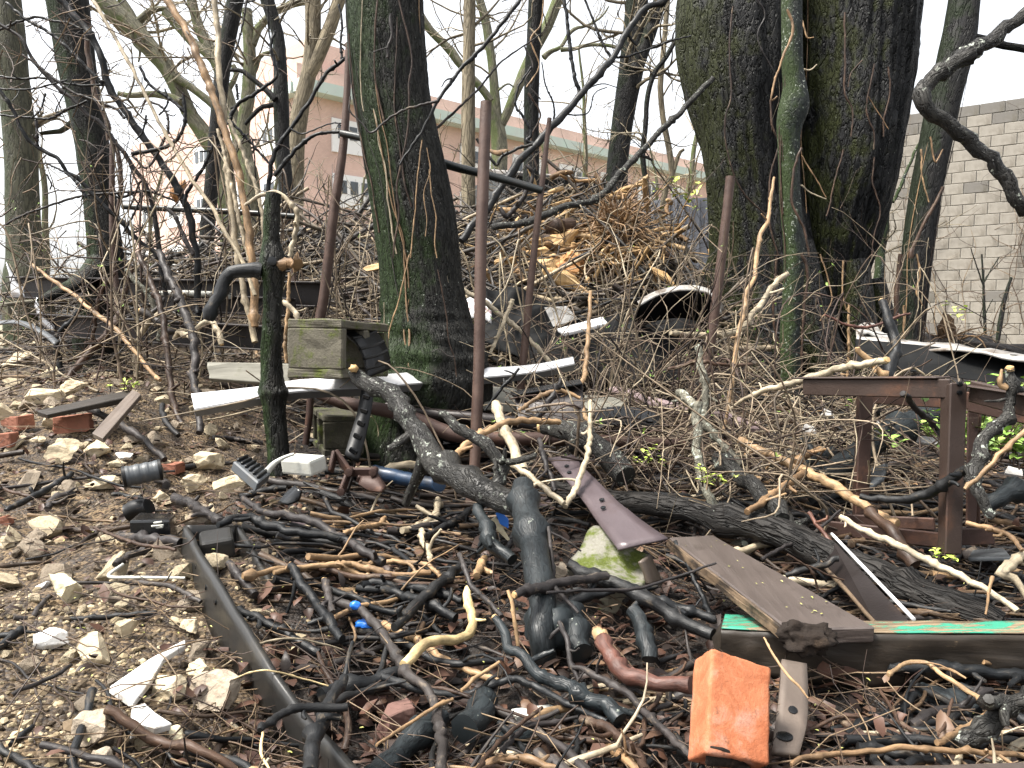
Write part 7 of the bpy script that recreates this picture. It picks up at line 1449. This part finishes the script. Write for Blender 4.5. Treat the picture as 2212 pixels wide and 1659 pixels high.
for a in (('upper broken reddish brick on the left bank', 4, 115, 1085, 165, 110, 51), ('broad broken reddish brick lying on the left bank', 4, 470, 1090, 185, 130, 52), ('broken reddish brick at the far left edge', 4, 35, 1195, 125, 110, 53), ('mauve brown broken brick in the foreground tangle', 8, 350, 1365, 240, 230, 54), ('small orange red brick crumb on the left bank', 7, 20, 75, 90, 80, 55), ('pinkish brick crumb by the ribbed can', 4, 1090, 1375, 150, 80, 56), ('crumbled red brick left of the mauve brick', 8, 200, 1220, 200, 120, 57)):
    stone(a[0], *a[1:6], 'brickmauve' if 'mauve' in a[0] else 'brickred', a[6], None, 'brick_piece', 6, .7, None, 'brick', None, .02, (.45, .8))
# white ceramic shards
def shard(label, k, poly, d, th, mat='ceramic'):
    pp = [disp(k, *map(float, a.split(','))) for a in poly.split()]; V = np.array([P(u, v, d[0] + (d[1] - d[0]) * i / (len(pp) - 1) if not isinstance(d, list) else d[i]) for i, (u, v) in enumerate(pp)])
    n_ = np.cross(V[1] - V[0], V[-1] - V[0]); n_ /= np.linalg.norm(n_); n_ = n_ if n_ @ (EYE - V[0]) > 0 else -n_; N_ = len(V)
    bm = bmesh.new(); a = [bm.verts.new(v) for v in V]; f = bm.faces.new(a); r = bmesh.ops.extrude_face_region(bm, geom=[f]); ev = [g for g in r['geom'] if isinstance(g, bmesh.types.BMVert)]
    for g in ev: g.co -= Vector(n_ * th)
    bmesh.ops.recalc_face_normals(bm, faces=bm.faces[:]); bmesh.ops.bevel(bm, geom=bm.edges[:], offset=.0015, segments=1, affect='EDGES'); bmesh.ops.triangulate(bm, faces=bm.faces[:])
    mb = MB(); mb.add([v.co[:] for v in bm.verts], None, [[v.index for v in f.verts] for f in bm.faces]) if bm.verts.index_update() is None else 0; bm.free()
    return solo('ceramic_shard', mb, MT[mat], label, 'shard', None, False, V.mean(0))
def gd(k, s): return [(Gd(*disp(k, *map(float, a.split(','))), .036) or 2) for a in s.split()]
s1 = '705,1130 850,1030 950,960 1080,885 1190,830 1195,862 1060,945 985,1080 860,1235'; shard('long white ceramic shard pointing up on the gravel', 7, s1, gd(7, s1), .012)
s2 = '850,1260 930,1235 1000,1300 1110,1370 1000,1400 930,1380 845,1430'; shard('stained white ceramic shard below the long one', 7, s2, gd(7, s2), .012)
s3 = '690,420 780,360 800,372 715,425 1190,432 1190,440 700,436'; 
mb = MB(); tube(mb, [Gp(*disp(7, x, y), .025) for x, y in ((790, 350), (700, 425), (900, 432), (1190, 436))], [.004, .004, .0035, .003], 6, 30, 0, .05); solo('white_trim', mb, MT['palegrey'], 'thin bent white trim strip lying left of the trough', 'trim')
s4 = '740,1275 790,1270 860,1280 840,1305 770,1310'; shard('small white paper scrap on the rubble', 4, s4, gd(4, s4), .006)
s5 = '1100,1275 1180,1265 1350,1245 1480,1290 1300,1320 1130,1325'; shard('whitish wood chip lying level in the lower tangle', 8, s5, gd(8, s5), .012, 'palegrey')
s6 = '1000,20 1040,10 1085,60 1085,120 1030,90'; shard('bright blue plastic scrap behind the forked log', 8, s6, [1.98] * 5, .006, 'bluebright')
s7 = '975,60 1000,120 1080,200 1095,190 1040,100 1000,40'; shard('cream paper scrap below the blue plastic scrap', 8, s7, [1.99] * 6, .005, 'palestone')
mb = MB(); V, Tt = rock(3, 4, 3, (.7, .9), .1, (.011, .009, .009)); mb.add(V + Gp(*disp(8, 100, 612), .085), None, Tt); solo('bottle_cap', mb, MT['bluebright'], 'small bright blue bottle cap in the tangle', 'bottle cap')
mb = MB(); V, Tt = rock(3, 5, 4, (.6, .9), .2, (.02, .014, .008)); mb.add(V + Gp(*disp(8, 165, 730), .05), None, Tt); solo('plastic_scrap', mb, MT['bluebright'], 'pale blue crumpled scrap below the bottle cap', 'plastic scrap')

# scattered rubble: separate small stones, then gravel
rs = np.random.RandomState(55); tmpl = [rock(3 if k < 5 else 2, 200 + k, 13, (.3, .75), .1, (1, .85, .7)) for k in range(10)]; meshes = []
for k, (V, Tt) in enumerate(tmpl):
    for mname in ('rubble', 'stone_grey'):
        mb = MB(); mb.add(V, None, Tt); meshes.append(mb.mesh('rubble_stone', MT[mname], False))
LS = [('the white tile', PC(7, 320, 830, 1.6)), ('the ceramic shards', PC(7, 930, 1150, 1.4)), ('the round grey stone', PC(7, 1385, 1200, 1.4)), ('the pale pointed stone', PC(7, 630, 1425, 1.2)), ('the angular pale yellow stone', PC(7, 430, 485, 1.85)), ('the brown blocky stone', PC(7, 615, 870, 1.55)), ('the black case', PC(7, 900, 100, 2.0)), ('the ribbed can', PC(4, 915, 1405, 2.24)), ('the upright pale stone', PC(4, 1340, 1330, 2.4)), ('the crumbly pale stone', PC(4, 405, 1270, 2.4)), ('the broad reddish brick', PC(4, 470, 1090, 2.6)), ('the far left bricks', PC(4, 35, 1195, 2.5)), ('the big tan slab stone', PC(4, 450, 870, 3.1)), ('the grey lath', PC(4, 750, 1030, 2.7)), ('the yellow nugget stone', PC(7, 240, 1430, 1.2)), ('the trough', PC(7, 1300, 600, 1.7))]
LSX = np.array([q[1][:2] for q in LS])
def place_word2(x, y):
    i = int(np.argmin(np.linalg.norm(LSX - [x, y], axis=1))); lx, ly = LSX[i]; dx, dy = x / y - lx / ly, y - ly
    return (('left of ' if dx < 0 else 'right of ') if abs(dx) * 3 > abs(dy) else ('behind ' if dy > 0 else 'in front of ')) + LS[i][0]
for k in range(130):
    y = rs.uniform(1.7, 3.9); x = -rs.uniform(.3, .72) * y - .12
    if rs.rand() > float(sst((-x - .32 - .13 * y) / .2)): continue
    s_ = rs.uniform(.02, .07); o = bpy.data.objects.new('rubble_stone', meshes[rs.randint(len(meshes))]); COL.objects.link(o); o.location = (x, y, hz(x, y) + s_ * .2); o.scale = (s_ * rs.uniform(.8, 1.4), s_, s_ * rs.uniform(.7, 1)); o.rotation_euler = (rs.normal() * .5, rs.normal() * .5, rs.rand() * 6.28)
    tag(o, f"{'large' if s_ > .04 else 'middling'} {'flat' if o.scale[0] > s_ * 1.1 else 'chunky'} rubble stone on the bank {place_word2(x, y)}", 'stone', 'rubble stones of the left bank')
nst = 0
while nst < 210:
    y = 1.0 + 2.9 * rs.rand() ** 1.2; x = -rs.uniform(.2, .72) * y - .05
    m = float(sst((-x - .36 - .06 * y) / .2))
    if rs.rand() > m: continue
    s_ = rs.uniform(.006, .02) * (1 + .45 * (y - 1)) * (1 + .9 * (rs.rand() < .12))
    o = bpy.data.objects.new('rubble_stone', meshes[rs.randint(len(meshes))]); COL.objects.link(o); z = float(height(np.array([x]), np.array([y]))[0])
    o.location = (x, y, z + s_ * .25); o.scale = (s_, s_, s_); o.rotation_euler = (rs.normal() * .4, rs.normal() * .4, rs.rand() * 6.28)
    tag(o, f"{'tiny' if s_ < .012 else ('small' if s_ < .022 else 'fist sized')} rubble stone on the gravel {place_word2(x, y)}", 'stone', 'small rubble stones at left'); nst += 1
V0, T0 = ico(1); gr = MB(); n = 8000
for k in range(n):
    y = .92 + 2.6 * rs.rand() ** 1.6; x = -rs.uniform(.1, .74) * y
    m = float(sst((-x - .38 - .05 * y + .1 * float(noise(np.array([[x * 5, y * 5, 0]]))[0])) / .2))
    if rs.rand() > (.05 + m) * (1 - .8 * float(sst((y - 1.45) / .5))): continue
    s_ = rs.uniform(.0018, .0068) * (1 + .35 * (y - 1)); V = V0 * rs.uniform(.5, 1.2, 3) * s_ * (2.2 if rs.rand() < .06 else 1); V = V @ rotm(rs).T; V = V * (1 + .22 * rs.uniform(-1, 1, (len(V), 1))); V[:, 2] *= .75
    z = float(height(np.array([x]), np.array([y]))[0]); gr.add(V + [x, y, z + s_ * .2], None, T0)
tag(link('gravel', gr.mesh('gravel', MT['gravel'], False)), 'pale yellowish gravel at the lower left', None, None, 'stuff')
print('OBJS', len(bpy.data.objects), 'TRIS', sum(len(o.data.loops) - 2 * len(o.data.polygons) for o in bpy.data.objects if o.type == 'MESH'))
